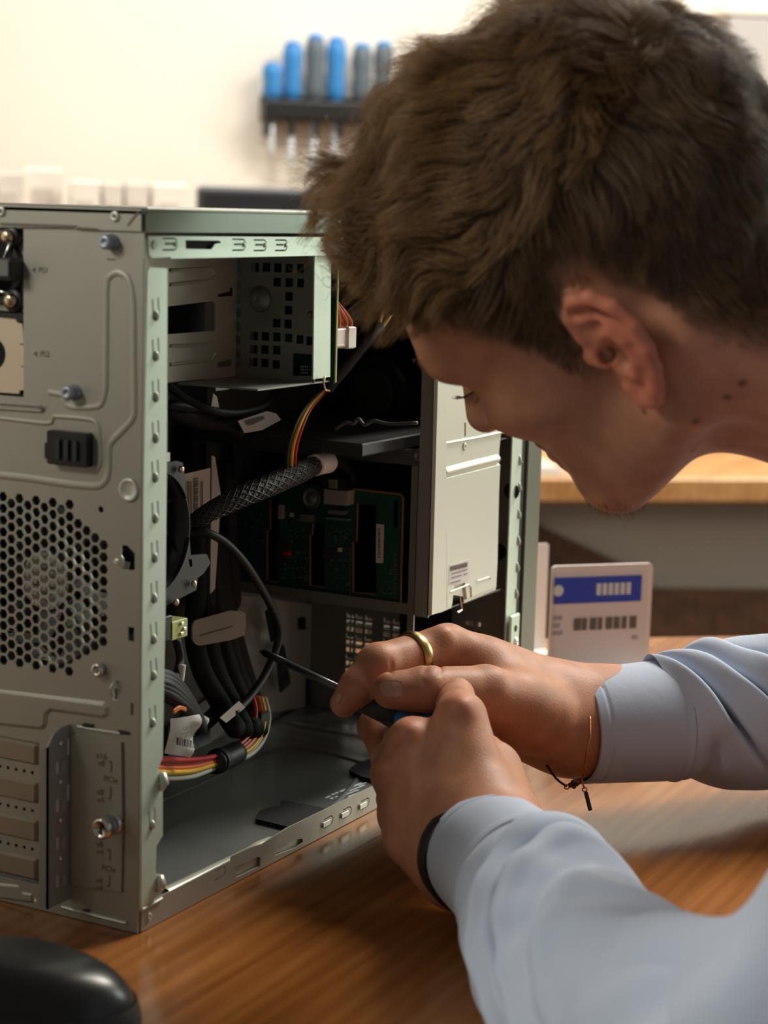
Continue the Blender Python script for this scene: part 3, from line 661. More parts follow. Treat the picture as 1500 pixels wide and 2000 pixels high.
k = MB(); k.box((0.004, pc_r, pc_b), (0.005, 0.168, pc_t)); k.build('slot_backing', M_MATT, tower)
by = R0(137, 1600)[0]; xd = pix(93, 1600, 1, by)[0]
zt_, zb_ = pix(110, 1424, 1, by)[2], R0(137, 1752)[1]-0.001
k = MB(); pr = [(0.0, zb_), (xd, zb_), (xd, zt_-0.008), (xd*0.72, zt_-0.002), (xd*0.35, zt_), (0.0, zt_)]
hs = []
for y in (1497, 1571, 1645, 1719):
    P = pix(115, y, 1, by); hs.append(rect(P[0]-0.0022, P[2]-0.0036, P[0]-0.0002, P[2]+0.0030))
for y in (1456, 1545):
    P = pix(134, y, 1, by); hs.append(rect(P[0]-0.0008, P[2]-0.005, P[0]+0.0004, P[2]+0.004))
k.plate(pr, hs, lambda u, v, w: (u, by+0.001-w, v), 0.001)
wy = R0(80, 1600)[0]-by
k.plate([(by, zb_), (by+0.0052, zb_), (by+0.0052, zt_-0.010), (by, zt_-0.008)], [], lambda u, v, w: (xd+0.001-w, u, v), 0.001)
br = k.build('slot_bracket', mat('bracket_steel', (0.36, 0.36, 0.34), 0.45, 0.3), tower, False, 'folded steel bracket over the slot cover ends')
for y in (1497, 1571, 1645, 1719):
    P = pix(119, y, 1, by); k = MB(); k.box((P[0]-0.0002, by-0.0016, P[2]-0.0034), (P[0]+0.0022, by+0.0006, P[2]+0.0030), 0.0004); k.build('bracket_lug', M_STEEL, br)
for y in (1452, 1527, 1602, 1677):
    P = pix(117, y, 1, by); screw((P[0], by-0.0002, P[2]), (0, -1, 0), 0.0017, M_SCREW, br)
door = PP('slot_door', [(140, 1434), (236, 1450), (238, 1600), (236, 1742), (140, 1728)], 0, -0.0014, 0.0012, M_STEEL, tower)
PP('door_gap', [(238, 1450), (242, 1450), (244, 1600), (240, 1742), (236, 1742), (239, 1600)], 0, -0.0003, 0.0002, M_INKG, door)
PP('door_hinge_hole', rnd([(230, 1425), (253, 1430), (254, 1436), (232, 1434)], 2), 0, -0.0004, 0.0002, M_INK, door)
PP('door_hinge_hole', rnd([(162, 1412), (184, 1415), (182, 1422), (160, 1420)], 2), 0, -0.0004, 0.0002, M_INK, door)
PP('door_hinge_hole', rnd([(162, 1776), (176, 1776), (174, 1785), (158, 1782)], 2), 0, -0.0004, 0.0002, M_INK, door)
k = MB(); k.bead([on(0, 0, [q])[0] for q in ((122, 1770), (150, 1778), (230, 1798), (248, 1802))], fnX(-0.0001), 0.002, 0.0014); k.build('hem_edge', M_STEELB, door)
k = MB(); k.bead([on(0, 0, [q])[0] for q in ((152, 1418), (165, 1421), (236, 1432))], fnX(-0.0001), 0.0012, 0.001); k.build('hem_edge', M_STEELB, door)
for (x, y, s_) in ((198, 1477, 'x16'), (198, 1491, 'x8'), (217, 1523, 'PCIe'), (196, 1547, 'x8'), (197, 1562, 'x4'), (195, 1649, 'x8'), (196, 1664, 'x4'), (213, 1697, 'PCIe'), (194, 1720, 'x8'), (195, 1734, 'x4')):
    p = on(0, -0.0014, [(x, y)])[0]; text('printed_mark', s_, (-0.0017, p[0], p[1]), (0, -1, 0), (0, 0, 1), 0.0046, M_INKG, door)
for pts in (((212, 1487), (218, 1488), (217, 1508)), ((217, 1536), (216, 1560), (211, 1559)), ((210, 1659), (216, 1660), (215, 1681)), ((215, 1710), (214, 1731), (209, 1730))):
    q = [on(0, -0.0014, [t])[0] for t in pts]; k = MB()
    for s_, e_ in zip(q[:-1], q[1:]):
        dd = np.array(e_)-np.array(s_); nn = np.array([-dd[1], dd[0]])/np.linalg.norm(dd)*0.0003; k.plate([np.array(s_)-nn, np.array(e_)-nn, np.array(e_)+nn, np.array(s_)+nn], [], fnX(-0.0015), 0.0002)
    k.build('printed_line', M_INKG, door)

# ---------------------------------------------------------------- top cover
k = MB(); k.box((-0.0014, -0.0028, TH-0.0022), (TD-0.02, TW+0.0024, TH), 0.0006); tc_ = k.build('top_cover', M_OLIVE, tower, False, 'olive painted top cover')
zb = on(1, -0.0028, [(290, 454)])[0][1]
k = MB(); k.box((-0.0014, -0.0028, zb), (TD-0.02, -0.0016, TH-0.002)); k.build('cover_skirt', mat('olive_skirt_green_reflection', (0.13, 0.17, 0.125), 0.35, 0.3), tc_)  # green reflections are mixed into the colour of the olive paint
k = MB(); k.box((-0.0016, TW+0.001, zb), (TD-0.02, TW+0.0024, TH-0.002)); k.build('cover_skirt', M_OLIVE, tc_)
k = MB(); k.box((-0.0016, -0.0026, TH-0.0034), (0.0004, TW+0.0022, TH-0.0018)); k.build('cover_hem', mat('dark_hem', (0.045, 0.038, 0.028), 0.5), tc_)
# ---------------------------------------------------------------- frame of the open side
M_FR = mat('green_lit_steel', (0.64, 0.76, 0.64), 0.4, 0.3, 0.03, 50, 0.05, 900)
st = [(289, 461), (640, 463), (1040, 470), (1040, 500), (640, 499), (335, 505), (333, 502), (296, 504), (291, 496)]
hs = []
sc0 = 0.95/FPX
for (x, y) in ((344, 477), (478, 478), (519, 479), (560, 479), (650, 480), (690, 481), (770, 482)):
    hs.append(upoly(S0(x-4, y), 0.010 if x < 600 else 0.011, 0.0032, 0.0008, (1, 0)))
P = [S0(*q) for q in ((362, 469), (430, 470), (431, 475), (421, 476), (413, 487), (363, 486))]
k = MB(); o2 = on(1, 0, st); k.plate(o2, hs+[P], fnY(0.001), 0.001); top_rail = k.build('top_side_rail', M_FR, tower)
for (x, y) in ((344, 477), (478, 478), (519, 479), (560, 479)):
    q = S0(x-2, y); k = MB(); k.lathe((q[0], 0.0, q[1]), (0, -1, 0), [(0.0013, 0), (0.0011, 0.0006), (0.0004, 0.0009)], 10); k.build('pressed_bump', M_FR, top_rail, True)
    q = S0(x-13, y-1); k = MB(); k.plate(rect(q[0]-0.0035, q[1]-0.0005, q[0]+0.003, q[1]+0.0005), [], fnY(-0.0001), 0.0002); k.build('worn_line', M_INKG, top_rail)
q = S0(301, 478); k = MB(); k.lathe((q[0], 0, q[1]), (0, -1, 0), [(0.0022, 0), (0.0019, 0.0006), (0.0007, 0.0007), (0.0006, 0.0001)], 14); k.build('rivet', M_FR, top_rail, True)
# rear vertical flange with tongue slots
fl = [(288, 530), (292, 522), (325, 524), (327, 528), (326, 900), (323, 1200), (318, 1478), (310, 1500), (312, 1520), (318, 1535), (318, 1632), (306, 1652), (305, 1700), (308, 1735), (300, 1762), (276, 1779), (279, 1100)]
tong = [(305, 604), (305, 683), (305, 763), (305, 843), (304, 920), (304, 1000), (303, 1077), (302, 1156), (301, 1236), (301, 1307), (299, 1399), (298, 1599)]
hs = [upoly((S0(x, y+12)[0], S0(x, y+12)[1]), 0.0085, 0.0030, 0.0012, (0.10, -1)) for (x, y) in tong]
k = MB(); k.plate(on(1, 0, fl), hs, fnY(0.001), 0.001); vf = k.build('rear_side_flange', M_FR, tower)
for (x, y) in tong:
    q = S0(x, y+14); k = MB()
    k.tube([(q[0]-0.0004, 0.0003, q[1]+0.0028), (q[0]-0.0003, -0.0003, q[1]+0.0016), (q[0]-0.0001, -0.0006, q[1]-0.0002), (q[0], 0.0, q[1]-0.0017)], [0.0008, 0.0012, 0.0013, 0.0008], 10); k.build('spring_tongue', M_STEELB, vf, True)
for (x, y) in ((312, 1527), (307, 1727)):
    q = S0(x, y); k = MB(); k.tube([(q[0]+0.0015, 0.004, q[1]+0.003), (q[0]+0.001, -0.0015, q[1]+0.003), (q[0], -0.003, q[1]), (q[0], -0.001, q[1]-0.004)], [0.0018, 0.0024, 0.0024, 0.0016], 10); k.build('rolled_lug', M_STEELB, vf, True)
k = MB(); k.box((0.0004, 0.0, 0.012), (0.0014, 0.0045, 0.345)); k.build('flange_return', M_STEEL, vf)
k = MB(); k.box((0.0045, 0.0022, 0.02), (0.0190, 0.0026, 0.336)); k.build('flange_shade_strip', M_MATT, vf)  # black strip behind the tongue slots stands in for the shade inside
k = MB(); k.box((0.008, 0.0022, 0.3462), (0.40, 0.0026, 0.3535)); k.build('rail_shade_strip', M_MATT, top_rail)  # black strip keeps the rail slots dark in place of real shade
# bottom rail
bt = [(276, 1779), (312, 1752), (452, 1680), (455, 1671), (490, 1655), (512, 1649), (560, 1618), (742, 1529), (1010, 1384), (1010, 1420), (744, 1574), (276, 1822)]
hs = [upoly(S0(x, y), 0.008, 0.0030, 0.0007, (1, 0.02)) for (x, y) in ((646, 1602), (682, 1584), (717, 1567), (435, 1702))]
hs.append(rnd([S0(*q) for q in ((536, 1657), (572, 1640), (590, 1638), (592, 1644), (578, 1656), (537, 1671))], 0.0006, 2))
hs.append([S0(*q) for q in ((457, 1694), (505, 1673), (509, 1675), (508, 1692), (462, 1714))])
hs.append(rect(S0(748, 1556)[0], S0(748, 1556)[1], S0(748, 1556)[0]+0.006, S0(748, 1556)[1]+0.006))
k = MB(); k.plate(on(1, 0, bt), hs, fnY(0.001), 0.001); brail = k.build('bottom_side_rail', M_STEEL, tower)
k = MB(); k.box((0.001, 0.0018, 0.0018), (TD-0.03, 0.0026, 0.0130)); k.build('rail_backing', M_STEELB, brail)
for (x, y) in ((640, 1606), (676, 1588), (711, 1571)):
    q = S0(x, y); k = MB(); k.frame((q[0], -0.0003, q[1]), (1, 0, 0), (0, 0, 1), (0, -1, 0), (-0.007, -0.0017, 0), (0.0018, 0.0017, 0.0009), 0.0003); k.build('spring_tongue', M_STEELB, brail)
q = S0(291, 1790); k = MB(); k.lathe((q[0], 0, q[1]), (0, -1, 0), [(0.0021, 0), (0.0018, 0.0007), (0.0008, 0.0007), (0.0006, 0.0001)], 14); k.build('rivet', M_STEELB, brail, True)
k = MB(); k.bead([S0(*q_) for q_ in ((278, 1776), (300, 1764), (316, 1754))], fnY(-0.0001), 0.0012, 0.0008)
k.build('hem_edge', M_STEELB, brail)
# outer far wall, base
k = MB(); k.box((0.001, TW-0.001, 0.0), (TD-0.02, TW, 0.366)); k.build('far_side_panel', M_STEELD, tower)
M_BASE = mat('smooth_base_steel', (0.20, 0.215, 0.21), 0.25, 0.4, 0.04, 30)
k = MB(); k.box((0.001, 0.001, 0.0006), (TD-0.025, TW-0.001, 0.0030)); base = k.build('base_plate', M_BASE, tower)
bp_ = [(316, 1740), (352, 1724), (420, 1690), (492, 1652), (515, 1640), (560, 1628), (640, 1583), (715, 1500), (705, 1490), (640, 1472), (590, 1464), (550, 1463), (505, 1476), (430, 1513), (310, 1566)]
k = MB(); k.bead(curve(on(2, 0.003, bp_), 4), fnZ(0.003), 0.0042, 0.0013); k.build('pressed_outline', M_BASE, base, True)
k = MB(); k.bead(curve(on(2, 0.0035, [(322, 1741), (352, 1727), (420, 1694), (490, 1660), (505, 1650), (530, 1640)]), 5), fnZ(0.0032), 0.0085, 0.0022); k.build('rolled_edge', M_STEELB, base, True)
for pts in ([(499, 1599), (506, 1583), (546, 1572), (551, 1562), (650, 1581), (577, 1618)], [(682, 1504), (690, 1494), (721, 1482), (760, 1490), (765, 1530), (705, 1516)]):
    PP('foam_pad', pts, 2, 0.0058, 0.0025, M_MATT, tower, round_=0.001)
k = MB()
d1 = np.array(S0(720, 1530))-np.array(S0(640, 1570))
def bz(x, y): return np.array(on(2, 0.0033, [(x, y)])[0])
for (x0, y0, x1, y1, w) in ((664, 1546, 706, 1529, 0.0018), (668, 1550, 712, 1533, 0.0012), (672, 1553, 700, 1542, 0.0009), (680, 1556, 708, 1545, 0.0009), (700, 1534, 716, 1528, 0.0010), (636, 1558, 645, 1554, 0.0013), (648, 1552, 653, 1550, 0.0018), (655, 1549, 660, 1547, 0.0016), (646, 1560, 650, 1558, 0.0014), (654, 1557, 659, 1555, 0.0012)):
    A_, B_ = bz(x0, y0), bz(x1, y1); nn = np.array([-(B_-A_)[1], (B_-A_)[0]]); nn = nn/np.linalg.norm(nn)*w/2
    k.plate([A_-nn, B_-nn, B_+nn, A_+nn], [], fnZ(0.0031), 0.0002)
k.build('white_printing', M_INKW, base)
# ---------------------------------------------------------------- front: flange, inner front wall, bezel
XF = 0.447
fr = [(999, 870), (1024, 872), (1020, 1000), (1014, 1180), (1012, 1310), (1010, 1372), (985, 1385), (992, 1240), (994, 1200)]
k = MB(); hs = [upoly(S0(x, y), 0.006, 0.0016, 0.0005, (0.1, -1)) for (x, y) in ((1015, 905), (1014, 958), (1013, 1010), (1012, 1062), (1010, 1114), (1008, 1165))]
k.plate([(0.4375, 0.014), (0.4545, 0.014), (0.4545, 0.345), (0.4375, 0.345)], hs, fnY(0.001), 0.001); ff = k.build('front_side_flange', M_FR, tower)
for (x, y) in ((1015, 905), (1014, 958), (1013, 1010), (1012, 1062), (1010, 1114), (1008, 1165)):
    q = S0(x, y); k = MB(); k.tube([(q[0]-0.0006, 0, q[1]+0.006), (q[0], -0.0012, q[1]+0.001), (q[0], -0.0004, q[1]-0.001)], [0.0004, 0.0010, 0.0006], 8); k.build('spring_tongue', M_STEELB, ff, True)
q = S0(997, 1232); k = MB(); k.frame((q[0], 0, q[1]), (1, 0, 0), (0, 0, 1), (0, -1, 0), (-0.007, -0.014, 0.001), (0.008, 0.012, 0.0035), 0.001); lt = k.build('latch_tab', M_FR, ff)
k = MB(); k.lathe((q[0]+0.001, -0.0034, q[1]+0.002), (0, -1, 0), [(0.0026, 0), (0.0024, 0.0003), (0.0016, 0.0002)], 14); k.build('tab_hole', M_INK, ff)
k = MB(); k.lathe((q[0]+0.003, -0.0030, q[1]-0.009), (0, -1, 0), [(0.005, 0), (0.0042, 0.0012), (0.001, 0.0018)], 16); k.build('tab_bump', M_SCREW, ff, True)
hs = []
v0 = on(0, XF, [(676, 1192)])[0]
for i in range(9):
    for j in range(12):
        if i == 3: continue
        c = (v0[0]-0.0042-0.0078*i, v0[1]-0.003-0.0052*j); hs.append(rect(c[0]-0.0028, c[1]-0.0017, c[0]+0.0028, c[1]+0.0017))
v1 = on(0, XF, [(910, 1210)])[0]
for i in range(3):
    for j in range(3): hs.append(rect(v1[0]-0.0038-0.0042*i, v1[1]-0.0036-0.006*j, v1[0]-0.0006-0.0042*i, v1[1]-0.0006-0.006*j))
hs = [h for h in hs if min(p[0] for p in h) > 0.004 and max(p[0] for p in h) < 0.168 and min(p[1] for p in h) > 0.006]
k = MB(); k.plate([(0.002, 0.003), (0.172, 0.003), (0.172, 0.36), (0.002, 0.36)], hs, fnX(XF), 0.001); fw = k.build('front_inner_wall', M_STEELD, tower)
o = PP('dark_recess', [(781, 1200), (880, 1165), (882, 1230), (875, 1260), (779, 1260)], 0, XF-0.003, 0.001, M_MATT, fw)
k = MB()
k.box((0.4605, -0.0022, 0.0004), (TD, 0.0002, 0.367), 0.0006); k.box((0.4605, TW-0.0002, 0.0004), (TD, TW+0.002, 0.367), 0.0006)
k.box((0.4605, 0.0002, 0.3645), (TD, TW-0.0002, 0.367)); k.box((0.4605, 0.0002, 0.0004), (TD, TW-0.0002, 0.003))
hs = [rect(0.012+0.0115*i, 0.012+0.0083*j, 0.0215+0.0115*i, 0.0165+0.0083*j) for i in range(13) for j in range(12)]
k.plate(rect(0.0002, 0.003, TW-0.0002, 0.3645), hs, lambda u, v, w: (TD-0.002+w, u, v), 0.002)
bz_ = k.build('front_bezel', M_OLIVE, tower, False, 'olive brown front bezel')
k = MB(); k.box((TD, 0.02, 0.15), (TD+0.003, 0.155, 0.32), 0.001); k.build('bezel_grille', M_BLACK, bz_)
for nm, lo_, hi_ in (('bezel_gap', (0.4546, -0.0004, 0.002), (0.4605, 0.004, 0.366)), ('bezel_gap', (0.4546, TW-0.004, 0.002), (0.4605, TW, 0.366))):
    k = MB(); k.box(lo_, hi_); k.build(nm, M_BLACK, tower)
for (x, y) in ((998, 960), (973, 1078)):
    P = pix(x, y, 0, XF-0.002); k = MB(); k.lathe((XF-0.001, P[1], P[2]), (-1, 0, 0), [(0.006, 0), (0.005, 0.001), (0.001, 0.001)], 16); k.build('wall_hole', M_MATT, fw)
# ---------------------------------------------------------------- power cage (upper left of the interior)
cY, cX = 0.0655, 0.185
k = MB()
o_ = [(0.0225, 0.2745), (cX, 0.2715), (cX, 0.3520), (0.0225, 0.3520)]
win = on(1, cY, [(300, 602), (415, 588), (421, 594), (421, 640), (418, 646), (300, 655)])
win = [(max(0.0265, p[0]), p[1]) for p in win]
s1 = on(1, cY, [(425, 708), (453, 701), (453, 715), (425, 718)])
k.plate(o_, [win, s1], fnY(cY+0.001), 0.001)
def bd(y0, y1, h): k.bead([on(1, cY, [p])[0] for p in ((332, y0), (380, y0-2), (412, y0-5), (420, (y0+y1)/2-6), (412, y1-9), (332, y1))], fnY(cY), 0.0022, h)
bd(528, 556, 0.0009); bd(676, 712, 0.0009)
pcg = k.build('power_cage_side', M_STEELB, tower)
PP('cage_slot', [(426, 575), (449, 569), (449, 562), (454, 562), (454, 578), (426, 580)], 1, cY-0.0002, 0.0001, M_INK, pcg)
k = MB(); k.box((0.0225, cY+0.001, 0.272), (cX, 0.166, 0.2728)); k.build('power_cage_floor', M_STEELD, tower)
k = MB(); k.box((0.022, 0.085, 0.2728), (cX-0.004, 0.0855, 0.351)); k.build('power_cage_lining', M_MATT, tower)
# end plate with square holes and two domes
hs = []
def sq(x, y, w=15, h=18):
    (a, t), (b, l) = on(0, cX, [(x-w/2, y-h/2)])[0], on(0, cX, [(x+w/2, y+h/2)])[0]; return rect(min(a, b), min(t, l), max(a, b), max(t, l))
for y in (510, 531, 557, 584, 611, 638, 664, 690, 712): hs.append(sq(465, y, 10, 18 if y not in (510, 712) else 10))
for (x, y) in ((498, 522), (520, 522), (542, 523), (564, 524), (586, 524), (541, 551), (564, 552), (586, 553), (564, 579), (563, 606), (540, 631), (562, 633), (496, 656), (518, 657), (540, 658), (563, 660), (585, 663), (606, 666), (495, 682), (517, 683), (540, 684), (495, 707), (517, 709), (539, 712)): hs.append(sq(x, y))
hs.append(on(0, cX, rnd([(571, 690), (610, 692), (611, 734), (570, 734)], 4, 2)))
k = MB(); k.plate([(cY, 0.2715), (0.0115, 0.2715), (0.0115, 0.3500), (cY, 0.3500)], hs, fnX(cX+0.001), 0.001)
pe = k.build('perforated_end_plate', M_STEELD, tower, False, 'grey plate with square holes and two pressed domes')
for (x, y, rx, ry) in ((508, 584, 20, 24), (608, 614, 20, 26)):
    c = on(0, cX, [(x, y)])[0]; r = min(abs(on(0, cX, [(x+rx, y)])[0][0]-c[0]), (c[0]-0.0122)/1.1)
    k = MB(); k.lathe((cX-0.0002, c[0], c[1]), (-1, 0, 0), [(r*1.1, 0), (r, 0.0007), (r*0.8, 0.0022), (r*0.45, 0.0034), (r*0.16, 0.0038), (r*0.14, 0.0030)], 28); k.build('pressed_dome', M_STEELD, pe, True)
k = MB()
for (x, y, n) in ((597, 716, 4), (597, 722, 5), (597, 728, 4)):
    for i in range(n):
        c = on(0, cX+0.002, [(x-8+i*4, y)])[0]; k.plate(rect(c[0]-0.0003, c[1]-0.0004, c[0]+0.0003, c[1]+0.0004), [], fnX(cX+0.0018), 0.0001)
k.build('white_printing', M_LABEL, pe)
ed = on(1, 0.0105, [(615, 470), (647, 470), (645, 736), (612, 741)])
k = MB(); k.plate(ed, [], fnY(0.0115), 0.001); k.build('end_plate_flange', M_FR, pe)
k = MB(); k.box((cX-0.06, 0.012, 0.2708), (cX+0.0195, cY, 0.2718)); k.build('end_plate_shelf', M_STEELD, pe)
k = MB(); k.plate(rnd([(0.0100, 0.2690), (0.066, 0.2690), (0.066, 0.350), (0.0100, 0.350)], 0.003), [], fnX(0.2072), 0.0016); pcb2 = k.build('power_board', M_PCB, tower, False, 'upright green power distribution board')
k = MB(); k.box((0.2056, 0.0093, 0.2705), (0.2072, 0.0101, 0.349)); k.build('board_edge', M_PCBL, pcb2)
k = MB(); P = pix(637, 748, 1, 0.008); k.tube([(P[0]-0.002, 0.008, P[2]+0.004), (P[0]-0.003, 0.008, P[2]), (P[0]-0.001, 0.008, P[2]-0.004), (P[0]+0.004, 0.008, P[2]-0.005)], 0.0007, 8); k.build('wire_hook', M_BRASS, pcb2, True)
# white plug with orange wires
a_, b_ = pix(652, 643, 1, 0.012), pix(690, 677, 1, 0.012)
k = MB(); k.box((0.2073, 0.012, b_[2]), (0.2073+0.0155, 0.028, a_[2]), 0.0008); pl = k.build('white_plug', M_WHITE, tower, False, 'white power plug')
k = MB(); k.box((0.2228, 0.0105, b_[2]-0.001), (0.2315, 0.0295, a_[2]+0.0008), 0.0008); k.build('plug_collar', M_WHITE, pl)
k = MB(); k.box((0.2085, 0.0113, a_[2]-0.0105), (0.2188, 0.0122, a_[2]-0.0095), 0.0002); k.build('latch_rib', M_LABEL, pl)
for (x0, x1, y) in ((664, 655, 0.016), (677, 657, 0.016), (672, 650, 0.023), (686, 662, 0.023)):
    k = MB(); s = pix(x0-3, 642, 1, y); e = pix(x1, 596, 1, y); e2 = pix(x1-34, 560, 1, y+0.01)
    k.tube(curve([s, s+np.array([0.0005, 0, 0.005]), e, e2], 8), 0.0013, 8); k.build('orange_wire', M_ORANGE, pl, True)
# ---------------------------------------------------------------- motherboard and tray
tray = MB(); tray.box((0.003, 0.1665, 0.003), (TD-0.037, 0.1675, 0.36)); tray = tray.build('board_tray', M_STEELD, tower)
k = MB(); k.box((0.008, 0.1585, 0.10), (0.295, 0.160, 0.262)); mbd = k.build('motherboard', mat('dark_motherboard', (0.006, 0.02, 0.016), 0.45, 0, 0.4, 200), tower)
k = MB(); k.box((0.05, 0.105, 0.135), (0.15, 0.158, 0.235))
heat = k.build('heat_sink', M_DARK, mbd)
for i in range(4):
    k = MB(); k.box((0.175+0.009*i, 0.128, 0.12), (0.181+0.009*i, 0.158, 0.255), 0.0006); k.build('memory_module', M_BLACK, mbd)
for (x, z, w, h, t) in ((0.23, 0.24, 0.02, 0.008, 0.01), (0.25, 0.15, 0.014, 0.014, 0.004), (0.26, 0.20, 0.01, 0.03, 0.012), (0.03, 0.24, 0.02, 0.014, 0.02), (0.03, 0.12, 0.05, 0.006, 0.012), (0.03, 0.108, 0.08, 0.005, 0.012)):
    k = MB(); k.box((x, 0.1585-t, z), (x+w, 0.1585, z+h), 0.0005); k.build('board_component', M_BLACK, mbd)
# tray details: pressed tab, holes, black straps
PP('pressed_tab', rnd([(376, 1222), (380, 1212), (452, 1192), (480, 1196), (480, 1240), (452, 1250), (386, 1262), (376, 1250)], 6, 3), 1, 0.104, 0.0012, M_NYLON, tower, round_=0.003)
PP('tab_crease', [(392, 1240), (455, 1222), (455, 1224), (392, 1243)], 1, 0.1035, 0.0002, M_INKG, tower)
PP('tray_panel', [(455, 1160), (655, 1186), (652, 1240), (606, 1420), (470, 1400), (395, 1480), (330, 1490), (330, 1420), (452, 1330)], 1, 0.163, 0.001, M_STEEL, tower)
for pts, y in (([(519, 1195), (535, 1180), (546, 1210), (540, 1250), (530, 1255)], 0.150), ([(539, 1250), (556, 1262), (568, 1335), (548, 1354)], 0.155), ([(584, 1207), (597, 1205), (598, 1230), (586, 1230)], 0.1612), ([(618, 1236), (640, 1238), (640, 1270), (620, 1268)], 0.1612), ([(600, 1325), (607, 1326), (606, 1380), (600, 1378)], 0.1612)):
    PP('tray_cutout', pts, 1, y, 0.0008, M_MATT, tower, round_=0.001)
P = pix(390, 1445, 1, 0.11); k = MB(); k.box((P[0]-0.012, 0.11, P[2]-0.006), (P[0]+0.012, 0.125, P[2]+0.012), 0.001); k.build('small_bracket', M_STEELD, tower)
# ---------------------------------------------------------------- drive cage
XC = 0.32
yl, yr = 0.153, 0.0008
zt0 = 0.2135
def cz(px, py): return on(0, XC, [(px, py)])[0]
topz = cz(640, 866)[1]; topz2 = cz(640, 893)[1]; botz = cz(640, 1158)[1]; botz2 = cz(640, 1188)[1]; cageb = cz(835, 1206)[1]
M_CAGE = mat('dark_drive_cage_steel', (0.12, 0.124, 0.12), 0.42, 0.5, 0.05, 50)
k = MB(); k.box((XC, 0.0105, topz2), (XC+0.0012, yl, topz+0.001)); k.box((XC-0.006, 0.0105, topz+0.0005), (XC+0.0012, yl, topz+0.0015)); dr = k.build('cage_top_rail', M_CAGE, tower)
k = MB(); k.box((XC, 0.012, cageb), (XC+0.0012, yl, botz)); k.build('cage_bottom_rail', M_STEELD, tower)
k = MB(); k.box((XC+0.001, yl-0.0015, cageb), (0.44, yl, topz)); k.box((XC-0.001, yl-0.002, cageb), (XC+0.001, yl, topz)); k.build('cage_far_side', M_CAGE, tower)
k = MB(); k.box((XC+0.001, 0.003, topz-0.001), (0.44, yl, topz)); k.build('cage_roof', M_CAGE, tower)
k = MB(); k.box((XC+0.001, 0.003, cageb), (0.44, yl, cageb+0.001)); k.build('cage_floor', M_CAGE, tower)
k = MB(); k.box((XC+0.03, 0.02, cageb+0.004), (0.43, yl-0.006, topz-0.004)); k.build('drive_bay_shade_block', M_MATT, tower)  # solid black block stands in for the unlit inside of the drive bay
# near post (dark rear face) and bright side sheet
zp = cz(835, 640)[1]
k = MB(); k.box((XC-0.0012, yr, cageb), (XC, 0.0108, zp)); k.build('cage_post', mat('grey_post_steel', (0.30, 0.31, 0.29), 0.45, 0.4), tower)
P = cz(806, 890); k = MB(); k.lathe((XC, 0.0125, P[1]), (-1, 0, 0), [(0.0035, 0), (0.003, 0.001), (0.0012, 0.001), (0.001, 0.0003)], 14); k.build('rivet', M_STEELD, tower, True)
k = MB(); k.box((XC-0.0004, 0.0118, topz2-0.13), (XC+0.0012, 0.0165, topz2)); k.build('cage_inner_strip', M_STEELD, tower)
Ys = 0.0008
sd = on(1, Ys, [(848, 640), (1000, 640), (975, 880), (972, 1000), (968, 1152), (907, 1178), (905, 1165), (884, 1162), (882, 1187), (862, 1196), (834, 1203)])
sd[0] = (XC-0.0012, sd[0][1]); sd[-1] = (XC-0.0012, sd[-1][1]); sd = [(min(p[0], 0.4370), p[1]) for p in sd]
hs = [on(1, Ys, rnd([(856, 735), (862, 735), (862, 800), (855, 802)], 2, 2)), on(1, Ys, circ((934, 815), 4, 10, 6)), on(1, Ys, [(868, 832), (871, 832), (871, 860), (868, 861)]), on(1, Ys, [(907, 826), (910, 825), (910, 852), (907, 853)])]
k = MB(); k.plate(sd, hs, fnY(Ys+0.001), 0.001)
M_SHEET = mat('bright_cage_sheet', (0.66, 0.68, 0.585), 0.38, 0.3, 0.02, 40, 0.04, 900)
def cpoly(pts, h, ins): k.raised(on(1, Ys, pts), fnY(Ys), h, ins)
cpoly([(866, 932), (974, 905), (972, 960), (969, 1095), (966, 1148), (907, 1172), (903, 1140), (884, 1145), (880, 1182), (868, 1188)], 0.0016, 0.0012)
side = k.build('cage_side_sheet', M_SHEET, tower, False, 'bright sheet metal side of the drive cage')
k = MB(); k.raised(on(1, Ys, [(848, 740), (866, 740), (866, 1190), (836, 1202)]), fnY(Ys-0.0001), 0.0024, 0.0007); k.build('side_corner_fold', M_SHEET, side)
k = MB(); k.bead([on(1, Ys, [q])[0] for q in ((868, 922), (930, 906), (972, 896))], fnY(Ys), 0.006, 0.0022); k.build('pressed_step', M_SHEET, side, True)
k = MB(); k.bead([on(1, Ys, [q])[0] for q in ((868, 866), (930, 855), (990, 842))], fnY(Ys), 0.0018, 0.0012); k.build('pressed_step', M_SHEET, side, True)
q = on(1, Ys, [(907, 872)])[0]; k = MB(); k.lathe((q[0], Ys, q[1]), (0, -1, 0), [(0.0028, 0), (0.0024, 0.0008), (0.001, 0.0008), (0.0008, 0.0002)], 14); k.build('rivet', M_SHEET, side, True)
lbp = PP('label', [(878, 1103), (919, 1092), (917, 1131), (876, 1144)], 1, Ys-0.0018, 0.0002, mat('white_cage_label', (0.78, 0.75, 0.74), 0.6), side)
k = MB()
for (x0, y0, x1, y1, n) in ((880, 1103, 914, 1107, 12),):
    for i in range(n):
        t = i/n; x = x0+(x1-x0)*t; y = 1106-8.5*t; w = 1.6+0.8*((i*7) % 3 == 0)
        k.plate(on(1, Ys-0.0020, [(x, y), (x+w, y-0.4), (x+w, y+8.6), (x, y+9)]), [], fnY(Ys-0.0020), 0.0001)
for (x0, y0, x1, y1) in ((882, 1120, 913, 1111), (881, 1128, 902, 1122), (905, 1121, 913, 1119), (880, 1138, 900, 1132)):
    k.plate(on(1, Ys-0.0020, [(x0, y0), (x1, y1), (x1, y1+1.6), (x0, y0+1.6)]), [], fnY(Ys-0.0020), 0.0001)
